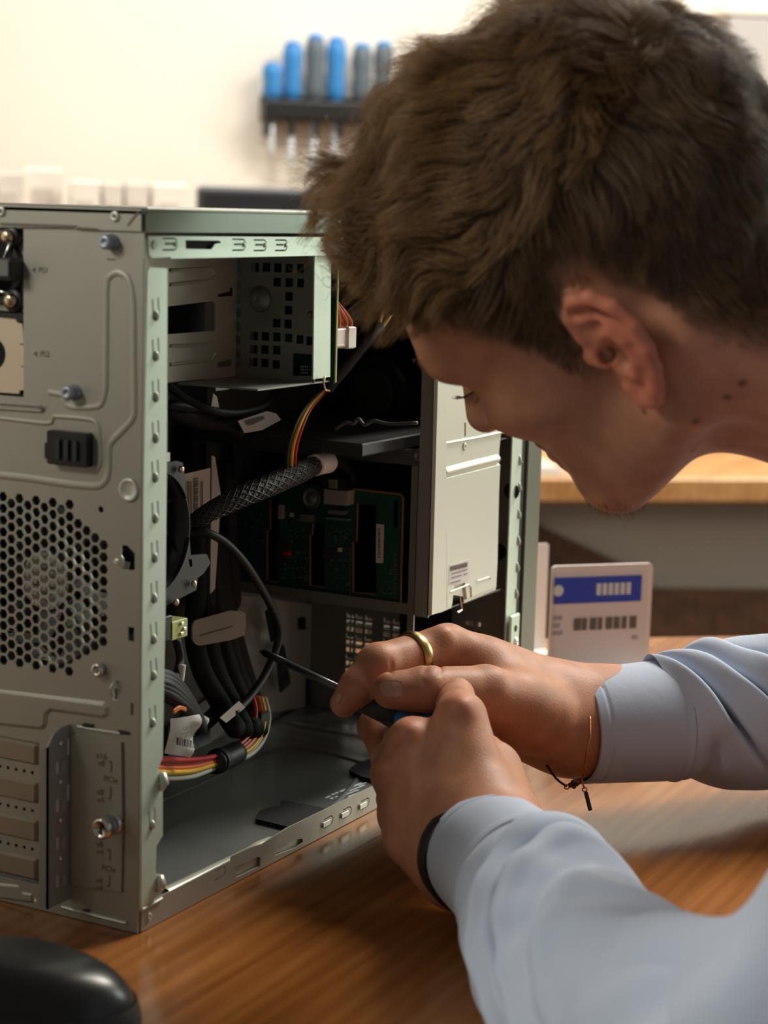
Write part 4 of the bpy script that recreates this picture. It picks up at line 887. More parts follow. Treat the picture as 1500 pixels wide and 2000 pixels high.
k.build('label_print', M_INKG, lbp)
for pts in ([(879, 1156), (915, 1142), (920, 1148), (920, 1166)], [(857, 1160), (864, 1158), (867, 1163), (866, 1186)], [(931, 1135), (955, 1127), (958, 1130)]):
    k = MB(); k.bead([on(1, Ys-0.0017, [q])[0] for q in pts], fnY(Ys-0.0017), 0.0011, 0.0006); k.build('pressed_line', M_SHEET, side)
P = pix(893, 1180, 1, 0.004); k = MB(); k.tube([(P[0]-0.004, 0.006, P[2]+0.006), (P[0]+0.003, 0.004, P[2]+0.007), (P[0]+0.003, 0.002, P[2]-0.004), (P[0]-0.003, 0.002, P[2]-0.005)], 0.0009, 6); k.build('wire_clip', M_SCREW, side)
# ---------------------------------------------------------------- backplane board in the cage
XB = XC+0.004
def bp2(pts): return on(0, XB, pts)
slots = [[(699, 984), (735, 987), (735, 1161), (690, 1156), (690, 1058), (697, 1056)], [(612, 1022), (634, 1024), (634, 1147), (606, 1143), (606, 1046), (610, 1045)], [(528, 976), (545, 978), (543, 1138), (522, 1133), (522, 1036), (528, 1034)]]
ow = [(458, 938), (570, 946), (690, 952), (692, 955), (782, 965), (788, 972), (782, 1198), (770, 1196), (768, 1176), (458, 1142)]
k = MB(); k.plate(bp2(ow), [bp2(s) for s in slots]+[bp2(rnd([(768, 976), (778, 977), (776, 1032), (767, 1030)], 4, 3))], fnX(XB+0.0016), 0.0016)
bk = k.build('drive_backplane', M_PCB, tower, False, 'green circuit board with three tall slots')
for s in slots:
    p = [np.array([XB-0.0002, *bp2([q])[0]]) for q in (s[0], s[5], s[4], s[3], s[2])]; k = MB(); k.tube(p, 0.00065, 6); k.build('slot_edge', M_PCBE, bk)
k = MB(); p = [np.array([XB-0.0002, *bp2([q])[0]]) for q in ((692, 955), (782, 965), (788, 972), (782, 1198))]; k.tube(p, 0.0008, 6); k.build('board_edge', M_PCBE, bk)
lb2 = PP('label', [(735, 1023), (750, 1025), (748, 1100), (734, 1099)], 0, XB-0.0003, 0.0002, M_LABEL, bk)
k = MB()
for i in range(14):
    y = 1032+i*4.2; k.plate(on(0, XB-0.0006, [(738, y), (743, y+0.4), (743, y+2.2+(i % 3)*0.6), (738, y+1.9+(i % 3)*0.6)]), [], fnX(XB-0.0006), 0.0001)
k.build('label_print', M_INKG, lb2)
c = bp2([(609, 973)])[0]; k = MB(); k.lathe((XB-0.0002, c[0], c[1]), (-1, 0, 0), [(0.0068, 0), (0.0068, 0.0006), (0.006, 0.0006), (0.0058, 0.0001), (0.003, 0.0001), (0.0029, 0.0016), (0.0018, 0.0024), (0.0007, 0.0024)], 24); k.build('mounting_screw', M_STEELD, bk, True)
for pts, t, mm_, nm in (([(633, 955), (678, 960), (676, 988), (632, 984)], 0.010, M_NYLON, 'board_connector'), ([(641, 996), (671, 999), (670, 1006), (640, 1003)], 0.006, M_STEELD, 'board_connector'), ([(637, 1010), (680, 1014), (680, 1018), (636, 1014)], 0.004, M_STEELD, 'board_connector'), ([(540, 1060), (562, 1062), (562, 1098), (538, 1096)], 0.003, M_DARK, 'board_chip'), ([(632, 1072), (656, 1074), (655, 1092), (630, 1090)], 0.003, M_DARK, 'board_chip'), ([(586, 1004), (610, 1006), (610, 1020), (585, 1018)], 0.003, M_STEELD, 'board_connector'), ([(544, 986), (550, 987), (550, 1014), (543, 1013)], 0.004, M_NYLON, 'board_connector'), ([(566, 1002), (571, 1002), (571, 1010), (566, 1010)], 0.002, M_YGREEN, 'board_chip'), ([(660, 1070), (666, 1071), (665, 1078), (659, 1077)], 0.002, M_CREAM, 'board_chip'), ([(554, 1078), (563, 1079), (562, 1086), (554, 1085)], 0.0045, M_RED, 'board_chip'), ([(478, 940), (485, 941), (485, 949), (478, 948)], 0.003, M_RED, 'board_chip')):
    PP(nm, pts, 0, XB-t, t, mm_, bk)
k = MB()
rg = random.Random(3)
regs = [((462, 960), (516, 1125), 46), ((548, 1000), (602, 1135), 60), ((638, 1024), (686, 1145), 50), ((740, 1105), (765, 1165), 14)]
for (a0, a1, n) in regs:
    for i in range(n):
        x = rg.uniform(a0[0], a1[0]); y = rg.uniform(a0[1], a1[1]); w = rg.choice((2, 3, 5)); h = rg.choice((1.5, 2.5, 4))
        k.plate(on(0, XB-0.0008, [(x, y), (x+w, y+0.2), (x+w, y+h), (x, y+h)]), [], fnX(XB), 0.0009)
sm = k.build('small_components', mat('dull_component_grey', (0.09, 0.10, 0.095), 0.5), bk); sm['kind'] = 'stuff'
k = MB()
for i in range(22):
    y = 1080+i*4.6
    for x in (770, 773.5, 684) if i % 2 else (771, 683, 598):
        k.plate(on(0, XB-0.0003, [(x-1, y-1), (x+1, y-1), (x+1, y+1), (x-1, y+1)]), [], fnX(XB-0.0001), 0.0003)
k.build('gold_vias', M_PCBE, bk)
# ---------------------------------------------------------------- dark things above the drive cage
k = MB(); P = pix(650, 838, 0, 0.30); k.box((0.26, 0.02, topz+0.0016), (0.43, yl, topz+0.010), 0.001); oc = k.build('optical_drive', M_DARK, tower, False, 'dark flat optical drive on top of the cage')
k = MB(); pth = [pix(x, y, 0, 0.262) for (x, y) in ((655, 838), (675, 826), (690, 828), (700, 818), (712, 830), (730, 822), (760, 828), (815, 826))]; k.tube(curve(pth, 5), 0.0012, 6); k.build('steel_rod', M_CAGE, oc, True)
c = pix(735, 768, 0, 0.40); k = MB(); k.lathe(c, (-1, 0, 0), [(0.027, -0.02), (0.027, 0.004), (0.025, 0.007), (0.0, 0.007)], 30); fn2 = k.build('front_speaker', M_BLACK, tower, False, 'round black speaker behind the front wall')
k = MB(); k.lathe(c+np.array([-0.0071, 0, 0]), (-1, 0, 0), [(0.019, 0), (0.017, 0.003), (0.012, 0.001), (0.001, 0.004)], 26); k.build('speaker_cone', M_DARK, fn2, True)
for (x, y, rr_) in ((733, 700, 0.0022), (806, 705, 0.0022), (724, 735, 0.0022), (762, 783, 0.0020)):
    p = pix(x, y, 0, 0.4278); k = MB(); k.lathe(p, (-1, 0, 0), [(rr_, -0.002), (rr_, 0.0005), (rr_*0.6, 0.0012), (0.0002, 0.0012)], 14); k.build('screw', M_BRASS, tower, True)
k = MB(); k.box((0.428, 0.004, topz+0.010), (0.430, yl, 0.362)); k.build('dark_partition', M_MATT, tower)
# ---------------------------------------------------------------- processor fan
Yf = 0.05
fp = [(226, 905), (322, 905), (345, 900), (357, 904), (361, 930), (373, 1085), (404, 1082), (411, 1100), (397, 1121), (386, 1129), (384, 1152), (344, 1173), (322, 1184), (226, 1190)]
k = MB(); cf = np.array(pix(303, 1043, 1, Yf)); rf_ = 122/FPX*((cf-CAM)@_f)
hh = circ((cf[0], cf[2]), rf_, 44)
k.plate(on(1, Yf, fp), [hh, on(1, Yf, rnd([(368, 1092), (375, 1092), (376, 1106), (371, 1108)], 1.5, 2))], fnY(Yf+0.003), 0.003); cfan = k.build('processor_fan', mat('fan_black_plastic', (0.020, 0.021, 0.021), 0.5), tower, False, 'dark processor fan frame with screwed corners')
k = MB(); n = 44; V = []; F = []
for i in range(n):
    t = 2*math.pi*i/n
    for y in (Yf+0.001, Yf+0.028): V.append((cf[0]+rf_*math.cos(t), y, cf[2]+rf_*math.sin(t)))
    for y in (Yf+0.028, Yf+0.001): V.append((cf[0]+(rf_+0.0015)*math.cos(t), y, cf[2]+(rf_+0.0015)*math.sin(t)))
for i in range(n):
    j = (i+1) % n
    for q in range(4): F.append((i*4+q, i*4+(q+1) % 4, j*4+(q+1) % 4, j*4+q))
obj('fan_shroud', V, F, M_BLACK, cfan, True)
k = MB(); k.lathe((cf[0], Yf+0.008, cf[2]), (0, -1, 0), [(0.017, -0.018), (0.017, 0.0), (0.0155, 0.002), (0.0, 0.002)], 26); k.build('fan_hub', M_BLACK, cfan, True)
for i in range(7):
    V, F = blade(np.array([cf[0], Yf+0.012, cf[2]]), np.array([0, 1.0, 0]), np.array([1.0, 0, 0]), np.array([0, 0, 1.0]), 0.0165, rf_-0.0015, 0.22+i*2*math.pi/7, -0.45, 0.014, 0.66); obj('blade', V, F, M_DARK, cfan, True)
for (x, y) in ((353, 916), (378, 1140), (343, 1176)):
    p = pix(x, y, 1, Yf-0.002); screw(p, (0, -1, 0), 0.00195, M_BRASS, cfan)
# ---------------------------------------------------------------- cables
def cable(name, pts, r, m, label=None, n=10, par=None, dens=8):
    k = MB(); k.tube(curve([pix(x, y, 1, Y) for (x, y, Y) in pts], dens), r, n); return k.build(name, m, par or tower, True, label)
M_BRAID = bpy.data.materials.new('braided_sleeve'); M_BRAID.use_nodes = True
nt = M_BRAID.node_tree; b_ = nt.nodes['Principled BSDF']; tc = nt.nodes.new('ShaderNodeTexCoord'); vo = nt.nodes.new('ShaderNodeTexVoronoi'); vo.inputs['Scale'].default_value = 900
cr = nt.nodes.new('ShaderNodeValToRGB'); cr.color_ramp.elements[0].position = 0.05; cr.color_ramp.elements[0].color = (0.16, 0.15, 0.14, 1); cr.color_ramp.elements[1].position = 0.42; cr.color_ramp.elements[1].color = (0.008, 0.008, 0.008, 1)
nt.links.new(tc.outputs['Object'], vo.inputs['Vector']); nt.links.new(vo.outputs['Distance'], cr.inputs['Fac']); nt.links.new(cr.outputs['Color'], b_.inputs['Base Color']); b_.inputs['Roughness'].default_value = 0.35
bpn = nt.nodes.new('ShaderNodeBump'); bpn.inputs['Strength'].default_value = 0.8; bpn.inputs['Distance'].default_value = 0.0008; bpn.invert = True
nt.links.new(vo.outputs['Distance'], bpn.inputs['Height']); nt.links.new(bpn.outputs['Normal'], b_.inputs['Normal'])
bpts = curve([pix(*q[:2], 1, q[2]) for q in ((358, 1044, 0.085), (375, 1024, 0.080), (410, 1000, 0.070), (460, 975, 0.062), (520, 950, 0.056), (575, 926, 0.054), (620, 907, 0.054))], 10)
rr2 = np.interp(np.linspace(0, 1, len(bpts)), [0, 0.15, 0.5, 0.85, 1], [0.0042, 0.0044, 0.0062, 0.0066, 0.0052])
k = MB(); k.tube(bpts, rr2, 18); brd = k.build('braided_cable', M_BRAID, tower, True, 'black braided cable with a white band')
# woven strands of the sleeve
for nm, sgn in (('braid_strand', 1), ('braid_strand', -1)):
    for q in range(9):
        T = np.gradient(bpts, axis=0); T /= np.linalg.norm(T, axis=1)[:, None]; N0 = np.cross(T, [0, 0, 1]); N0 /= np.linalg.norm(N0, axis=1)[:, None]; B0 = np.cross(T, N0)
        s_ = np.linspace(0, len(bpts)-1, 90); ip = lambda A: np.stack([np.interp(s_, np.arange(len(bpts)), A[:, c]) for c in range(3)], 1)
        ph = sgn*np.linspace(0, 2*math.pi*2.6, 90)+q*2*math.pi/9; r_ = np.interp(s_, np.arange(len(bpts)), rr2)+0.0001
        k = MB(); k.tube(ip(bpts)+r_[:, None]*(np.cos(ph)[:, None]*ip(N0)+np.sin(ph)[:, None]*ip(B0)), 0.00042, 4); k.build(nm, mat('braid_thread', (0.045, 0.044, 0.042), 0.35), brd, True)
bb = curve([pix(614, 909, 1, 0.054), pix(627, 905, 1, 0.054), pix(640, 903, 1, 0.055)], 4); k = MB(); k.tube(bb, 0.0070, 18); k.build('white_band', M_WHITE, brd, True)
cable('cable_end', ((638, 904, 0.055), (660, 903, 0.058), (682, 918, 0.062), (688, 945, 0.065), (684, 962, 0.067)), 0.0036, M_WIRE, par=brd)
PP('cable_plug', [(628, 934), (662, 938), (661, 956), (627, 954)], 0, 0.300, 0.012, M_BLACK, brd)
PP('plug_tab', [(642, 936), (656, 937), (656, 955), (642, 953)], 0, 0.298, 0.002, M_STEELD, brd)
cable('black_cable', ((352, 1048, 0.085), (374, 1040, 0.078), (405, 1041, 0.07), (440, 1060, 0.066), (475, 1096, 0.064), (505, 1140, 0.066), (530, 1185, 0.07), (543, 1222, 0.075), (540, 1265, 0.075), (515, 1322, 0.072), (482, 1368, 0.07), (455, 1392, 0.068)), 0.0026, M_WIRE, 'thin black cable curving down')
PP('cable_flag', [(430, 1402), (467, 1369), (479, 1382), (442, 1412)], 1, 0.066, 0.0005, M_LABEL, tower, label='small white cable flag')
# upper loose cables
cable('black_cable', ((325, 752, 0.12), (370, 782, 0.11), (420, 803, 0.10), (470, 806, 0.10), (520, 790, 0.11), (545, 758, 0.13), (560, 730, 0.14)), 0.0026, M_WIRE)
cable('black_cable', ((325, 800, 0.13), (380, 822, 0.12), (430, 828, 0.11), (475, 842, 0.10)), 0.0055, M_WIRE)
cable('black_cable', ((325, 790, 0.12), (390, 800, 0.12), (440, 815, 0.11), (490, 835, 0.10)), 0.0035, M_WIRE)
fl_ = PP('cable_flag', [(465, 822), (522, 803), (540, 808), (549, 820), (512, 840), (478, 846)], 1, 0.092, 0.0006, M_LABEL, tower, label='white paper flag on the upper cable', round_=0.001)
PP('flag_print', [(478, 822), (500, 815), (515, 812), (517, 818), (492, 830), (484, 830)], 1, 0.0912, 0.0002, M_INKG, fl_)
PP('paper_label', [(360, 926), (411, 914), (410, 1018), (372, 1030), (366, 1034)], 1, 0.100, 0.0008, M_LABEL, tower, label='large pinkish white label behind the fan')
k = MB()
rg = random.Random(5)
for i in range(16):
    y = 934+i*5; k.plate(on(1, 0.0990, [(380, y), (387, y-1.5), (387, y+1.2+(i % 3)), (380, y+2.7+(i % 3))]), [], fnY(0.0992), 0.0002)
for x in (366, 372, 394):
    k.plate(on(1, 0.0990, [(x, 940), (x+2, 939), (x+3, 1010), (x+1, 1011)]), [], fnY(0.0992), 0.0002)
k.build('label_print', M_INKG, tower)
PP('folded_card', [(414, 890), (420, 892), (432, 970), (420, 1150), (411, 1160)], 1, 0.11, 0.0006, M_LABEL, tower)
PP('white_sticker', [(420, 742), (448, 738), (448, 760), (422, 764)], 1, 0.10, 0.0005, M_LABEL, tower)
PP('white_sticker', [(417, 768), (424, 775), (428, 795), (412, 800)], 1, 0.10, 0.0005, M_LABEL, tower)
# red, yellow and black wires up to the drive
for (dx, mm_, nm) in ((-9, M_WIRE, 'black_wire'), (0, M_YELLOW, 'yellow_wire'), (6.5, M_RED, 'red_wire')):
    w = 1.0
    cable(nm, ((650+dx*0.3, 745, 0.06), (626+dx*0.6, 770, 0.055), (600+dx*0.8, 800, 0.05), (582+dx, 838, 0.048), (571+dx, 878, 0.05), (568+dx, 930, 0.055)), 0.00125, mm_)
cable('black_cable', ((742, 638, 0.035), (720, 660, 0.037), (680, 710, 0.045), (650, 745, 0.052), (640, 760, 0.055)), 0.0042, M_WIRE)
for (x0, x1) in ((752, 736), (778, 744)):
    cable('yellow_wire', ((x1-4, 652, 0.034), (x1+2, 640, 0.034), ((x0+x1)/2, 618, 0.036), (x0, 590, 0.04), (x0+14, 560, 0.045)), 0.0014, M_YELLOW)
M_LOOM = mat('matt_black_loom', (0.006, 0.006, 0.0065), 0.75)
# black flat loom running down to the base
for i, (dx, dY) in enumerate(((0, 0), (14, 0.004), (28, 0.0), (42, 0.005), (56, 0.002), (70, 0.004), (84, 0.008))):
    cable('black_loom', ((382+dx*0.55, 1040, 0.13+dY), (384+dx*0.6, 1150, 0.125+dY), (380+dx*0.9, 1240, 0.12+dY), (395+dx*0.95, 1310, 0.115+dY), (428+dx*0.8, 1370, 0.105+dY), (448+dx*0.7, 1405, 0.09+dY), (462+dx*0.5, 1425, 0.08+dY)), 0.0066, M_LOOM)
cable('black_loom', ((445, 1330, 0.12), (430, 1380, 0.11), (400, 1412, 0.10), (375, 1425, 0.10)), 0.0050, M_LOOM)
cable('black_loom', ((448, 1180, 0.135), (452, 1150, 0.135), (440, 900, 0.14)), 0.0065, M_LOOM)
# coloured wire bundle at the bottom
bc_ = [(296, 1500, 0.050), (330, 1502, 0.058), (375, 1500, 0.066), (415, 1490, 0.074), (450, 1478, 0.080), (485, 1458, 0.084), (505, 1430, 0.086), (512, 1395, 0.088), (505, 1360, 0.09)]
lay = [(-16, -4, M_RED), (-9, 0, M_RED), (-13, 6, M_WIRE), (-5, 6, M_WIRE), (-2, -2, M_ORANGE), (3, 3, M_ORANGE), (6, -4, M_YELLOW), (10, 1, M_YELLOW), (13, 5, M_YELLOW), (1, 8, M_WIRE), (16, -1, mat('white_wire', (0.6, 0.6, 0.55), 0.5)), (-18, 3, M_WIRE), (12, 9, M_RED)]
NMW = {M_RED.name: 'red_wire', M_WIRE.name: 'black_wire', M_ORANGE.name: 'orange_wire', M_YELLOW.name: 'yellow_wire'}
for (o1, o2_, mm_) in lay:
    pts = []
    for i, (x, y, Y) in enumerate(bc_):
        t = i/(len(bc_)-1); sq_ = (1.05, 1.1, 1.0, 0.72, 0.72, 0.95, 1.0, 0.95, 0.8)[i]; a = max(0.0, (t-0.45)/0.55)*1.35
        pts.append((x+math.sin(a)*o1*sq_, y+math.cos(a)*o1*sq_, Y+o2_*0.0007*sq_))
    cable(NMW.get(mm_.name, 'white_wire'), pts, 0.0017, mm_, None, 7, None, 6)
k = MB(); k.tube(curve([pix(*q[:2], 1, q[2]) for q in ((419, 1490, 0.0735), (440, 1481, 0.077), (462, 1470, 0.081))], 5), 0.0072, 18); k.build('tape_wrap', M_BLACK, tower, True)
k = MB(); k.tube(curve([pix(*q[:2], 1, q[2]) for q in ((424, 1487, 0.074), (431, 1484, 0.075))], 3), 0.0078, 18); k.build('cable_tie', M_WIRE, tower, True)
k = MB(); P = pix(512, 1402, 1, 0.085); k.box((P[0]-0.004, 0.083, P[2]-0.003), (P[0]+0.006, 0.09, P[2]+0.004), 0.001); k.build('tie_head', M_BLACK, tower)
# black connector bundle above the label
for i, (o1, Y) in enumerate(((0, 0.055), (9, 0.052), (18, 0.050), (27, 0.05), (36, 0.05), (45, 0.052))):
    cable('black_wire', ((306, 1312+o1*0.9, Y), (335, 1322+o1, Y), (362, 1352+o1*0.75, Y+0.004), (385, 1392+o1*0.3, Y+0.012), (396, 1420+o1*0.1, Y+0.02)), 0.0030, M_WIRE)
for i in range(3): cable('orange_wire', ((338, 1394-i*2.5, 0.047), (350, 1385-i*2, 0.0468), (362, 1388-i*2, 0.047)), 0.0009, (M_ORANGE, M_YELLOW, M_ORANGE)[i], None, 6)
P = pix(397, 1409, 1, 0.07); k = MB(); k.lathe(P, (0.3, -0.6, -0.4), [(0.0035, -0.006), (0.0035, 0.002), (0.002, 0.003)], 12); k.build('wire_cap', M_WHITE, tower, True)
cable('white_wire', ((352, 1330, 0.06), (354, 1314, 0.06), (356, 1298, 0.06)), 0.0022, M_WHITE)
# hanging paper label with barcode, upside down
LY = 0.045
def lsheet():
    V = []; F = []; n = 12; mrows = 10
    for j in range(mrows+1):
        t = j/mrows
        for i in range(n+1):
            s_ = i/n; xl = 329+(-11)*max(0, (t-0.3)/0.7)**1.1; xr_ = 394-22*t**1.6; yl_ = 1403+68*t; yr__ = 1396+83*t
            x = xl+(xr_-xl)*s_; y = yl_+(yr__-yl_)*s_
            wv = 0.0016*math.sin(3.0*s_+1.2)*(1-t*0.3)+0.0022*math.exp(-((s_-0.95)/0.2)**2)*math.sin(9*t)
            p = pix(x, y, 1, LY+0.006*t); V.append((p[0], p[1]-wv, p[2]))
    for j in range(mrows):
        for i in range(n): F.append((j*(n+1)+i, j*(n+1)+i+1, (j+1)*(n+1)+i+1, (j+1)*(n+1)+i))
    n0 = len(V); V2 = V+[(v[0]+0.0001, v[1]+0.0003, v[2]) for v in V]; F2 = F+[tuple(i+n0 for i in f[::-1]) for f in F]
    return V2, F2
V, F = lsheet(); hl_ = obj('paper_label', V, F, mat('bright_paper_label', (0.74, 0.72, 0.68), 0.7), tower, True, 'hanging white barcode label, print upside down')
k = MB()
for i, w in enumerate((3, 1.2, 2, 1, 1, 2.4, 1, 1.6, 1, 2, 1, 1.4, 2, 1, 2.2)):
    x = 346+i*2.9; k.plate(on(1, LY-0.0012, [(x, 1440+i*0.65), (x+w*0.8, 1440.2+i*0.65), (x+w*0.8-1, 1455+i*0.6), (x-1, 1454.8+i*0.6)]), [], fnY(LY-0.0008), 0.0002)
k.build('barcode', M_INK, hl_)
for s_, x, y, sz in (('TKL0008', 366, 1434, 0.0042), ('06 REV', 366, 1422, 0.0036), ('001', 384, 1414, 0.0036)):
    p = pix(x, y, 1, LY-0.0016); text('label_print', s_, p, (-1, 0, 0.12), (-0.12, 0, -1), sz, M_INKG, hl_)
# pale green plug
k = MB(); a_, b_ = pix(337, 1213, 1, 0.058), pix(366, 1245, 1, 0.058); k.frame((a_[0], 0.058, (a_[2]+b_[2])/2), (1, 0, 0), (0, 1, 0), (0, 0, 1), (0, 0, -0.0055), (b_[0]-a_[0], 0.012, 0.0055), 0.0006); yp = k.build('pale_green_plug', M_YGREEN, tower)
for (x, y) in ((356, 1218), (361, 1228), (355, 1238)):
    p = pix(x, y, 1, 0.057); k = MB(); k.box((p[0]-0.001, 0.0565, p[2]-0.001), (p[0]+0.001, 0.058, p[2]+0.001), 0.0003); k.build('plug_pin', M_SCREW, yp)
k = MB(); a_, b_ = pix(322, 1206, 1, 0.058), pix(337, 1250, 1, 0.058); k.box((a_[0], 0.0585, b_[2]), (b_[0], 0.07, a_[2]), 0.0006); k.build('plug_shell', M_BLACK, yp)
cable('black_wire', ((345, 1250, 0.065), (352, 1290, 0.065), (340, 1330, 0.06)), 0.0025, M_WIRE)
PP('white_chip', [(326, 884), (332, 884), (332, 901), (326, 902)], 1, 0.03, 0.003, M_WHITE, tower)
# ================================================================== body modelling: smooth blends of rounded volumes, meshed by surface nets
def s_cone(P, a, b, ra, rb):
    a = np.asarray(a, np.float32); b = np.asarray(b, np.float32); ab = b-a; L2 = float(ab@ab)+1e-12
    t = np.clip((P-a)@ab/L2, 0, 1); d = P-a-t[:, None]*ab
    return np.sqrt((d*d).sum(1))-(ra+(rb-ra)*t)
def s_ell(P, c, r, R=None):
    p = P-np.asarray(c, np.float32)
    if R is not None: p = p@np.asarray(R, np.float32)
    r = np.asarray(r, np.float32); k0 = np.sqrt(((p/r)**2).sum(1)); k1 = np.sqrt(((p/(r*r))**2).sum(1))+1e-9
    return k0*(k0-1)/k1
def smin(a, b, k):
    h = np.maximum(k-np.abs(a-b), 0)/k; return np.minimum(a, b)-h*h*k*0.25
def smax(a, b, k): return -smin(-a, -b, k)
def s_chain(P, pts, rad, k):
    d = None
    for i in range(len(pts)-1):
        e = s_cone(P, pts[i], pts[i+1], rad[i], rad[i+1]); d = e if d is None else smin(d, e, k)
    return d
def surface_net(sdf, lo, hi, h):
    lo = np.asarray(lo, np.float32); hi = np.asarray(hi, np.float32)
    n = np.ceil((hi-lo)/h).astype(int)+1; B = 8
    nb = -(-n//B); n = nb*B
    ax = [np.arange(m)*B*h+l+(B-1)*h/2 for m, l in zip(nb, lo)]
    cen = np.stack(np.meshgrid(*ax, indexing='ij'), -1).reshape(-1, 3).astype(np.float32)
    dc = sdf(cen); act = np.abs(dc) < B*h*1.35+0.004
    val = np.where(dc > 0, 1.0, -1.0).astype(np.float32).reshape(nb)
    val = np.repeat(np.repeat(np.repeat(val, B, 0), B, 1), B, 2)
    off = (np.stack(np.meshgrid(*[np.arange(B)]*3, indexing='ij'), -1).reshape(-1, 3)).astype(np.int32)
    ids = np.stack(np.unravel_index(np.nonzero(act)[0], nb), 1).astype(np.int32)*B
    for s in range(0, len(ids), 400):
        g = (ids[s:s+400, None, :]+off[None]).reshape(-1, 3)
        val[g[:, 0], g[:, 1], g[:, 2]] = sdf((g*np.float32(h)+lo).astype(np.float32))
    ins = val < 0
    c = np.zeros(tuple(n-1), np.int8)
    for dx in (0, 1):
        for dy in (0, 1):
            for dz in (0, 1): c += ins[dx:n[0]-1+dx, dy:n[1]-1+dy, dz:n[2]-1+dz]
    cell = np.argwhere((c > 0) & (c < 8)).astype(np.int32)
    idx = np.full(tuple(n-1), -1, np.int32); idx[cell[:, 0], cell[:, 1], cell[:, 2]] = np.arange(len(cell))
    cor = [(0, 0, 0), (1, 0, 0), (0, 1, 0), (1, 1, 0), (0, 0, 1), (1, 0, 1), (0, 1, 1), (1, 1, 1)]
    cv = np.stack([val[cell[:, 0]+a, cell[:, 1]+b, cell[:, 2]+d] for a, b, d in cor], 1)
    acc = np.zeros((len(cell), 3)); cnt = np.zeros(len(cell))
    for a, b in ((0, 1), (2, 3), (4, 5), (6, 7), (0, 2), (1, 3), (4, 6), (5, 7), (0, 4), (1, 5), (2, 6), (3, 7)):
        m = (cv[:, a] < 0) != (cv[:, b] < 0); t = cv[m, a]/(cv[m, a]-cv[m, b])
        ca, cb = np.array(cor[a]), np.array(cor[b]); acc[m] += ca+(cb-ca)*t[:, None]; cnt[m] += 1
    V = (cell+acc/cnt[:, None])*h+lo
    F = []
    for axis in range(3):
        o = [a for a in range(3) if a != axis]
        sl0 = [slice(1, n[0]-1), slice(1, n[1]-1), slice(1, n[2]-1)]; sl0[axis] = slice(0, n[axis]-1)
        sl1 = list(sl0); sl1[axis] = slice(1, n[axis])
        A, Bm = ins[tuple(sl0)], ins[tuple(sl1)]
        e = np.argwhere(A != Bm); base = e.copy()
        for q in o: base[:, q] += 1
        fl = A[e[:, 0], e[:, 1], e[:, 2]]
        def g(d1, d2):
            b = base.copy(); b[:, o[0]] -= d1; b[:, o[1]] -= d2; return idx[b[:, 0], b[:, 1], b[:, 2]]
        q = np.stack([g(1, 1), g(0, 1), g(0, 0), g(1, 0)], 1)
        flip = fl if axis != 1 else ~fl
        q[~flip] = q[~flip][:, ::-1]
        F.append(q)
    F = np.concatenate(F); F = F[(F >= 0).all(1)]
    return V, F
def relax(V, F, it=2, lam=0.5):
    n = len(V); E = np.concatenate([F[:, [0, 1]], F[:, [1, 2]], F[:, [2, 3]], F[:, [3, 0]]])
    for _ in range(it):
        s = np.zeros_like(V); c = np.bincount(E[:, 0], minlength=n)+np.bincount(E[:, 1], minlength=n)
        for k in range(3): s[:, k] = np.bincount(E[:, 0], V[E[:, 1], k], n)+np.bincount(E[:, 1], V[E[:, 0], k], n)
        V = V+lam*(s/np.maximum(c, 1)[:, None]-V)
    return V
def vnormals(V, F):
    N = np.cross(V[F[:, 2]]-V[F[:, 0]], V[F[:, 3]]-V[F[:, 1]]); out = np.zeros_like(V)
    for k in range(4):
        for j in range(3): out[:, j] += np.bincount(F[:, k], N[:, j], len(V))
    return out/(np.linalg.norm(out, axis=1)[:, None]+1e-12)
# ================================================================== the person
person = thing('person', 'young man in light blue shirt bending over the open tower, screwdriver in hands', 'person', (0.085, -0.82, FLOOR))
# head frame: x forward, y to his left, z up; origin midway between the ears
def rz(a): c, s = math.cos(a), math.sin(a); return np.array([[c, -s, 0], [s, c, 0], [0, 0, 1]])
def ry(a): c, s = math.cos(a), math.sin(a); return np.array([[c, 0, s], [0, 1, 0], [-s, 0, c]])
def rx(a): c, s = math.cos(a), math.sin(a); return np.array([[1, 0, 0], [0, c, -s], [0, s, c]])
HR = rz(math.radians(85.3))@ry(math.radians(30.3))@rx(math.radians(-34.0)); HT = np.array([0.130, -0.197, 0.344])
HRf = HR.astype(np.float32); HTf = HT.astype(np.float32)
def H2W(l): return HT+np.asarray(l, float)@HR.T
def W2H(p): return (np.asarray(p)-HTf)@HRf
NECK = np.array([0.215, -0.375, 0.285]); NK = W2H(NECK)
SHL, SHR = np.array([0.02, -0.46, 0.25]), np.array([0.425, -0.47, 0.275])
ELL, ELR = pix(1495, 2130, 2, 0.056), np.array([0.475, -0.285, 0.066])
WRL, WRR = dep(955, 1665, 1.025), dep(1125, 1405, 1.20)

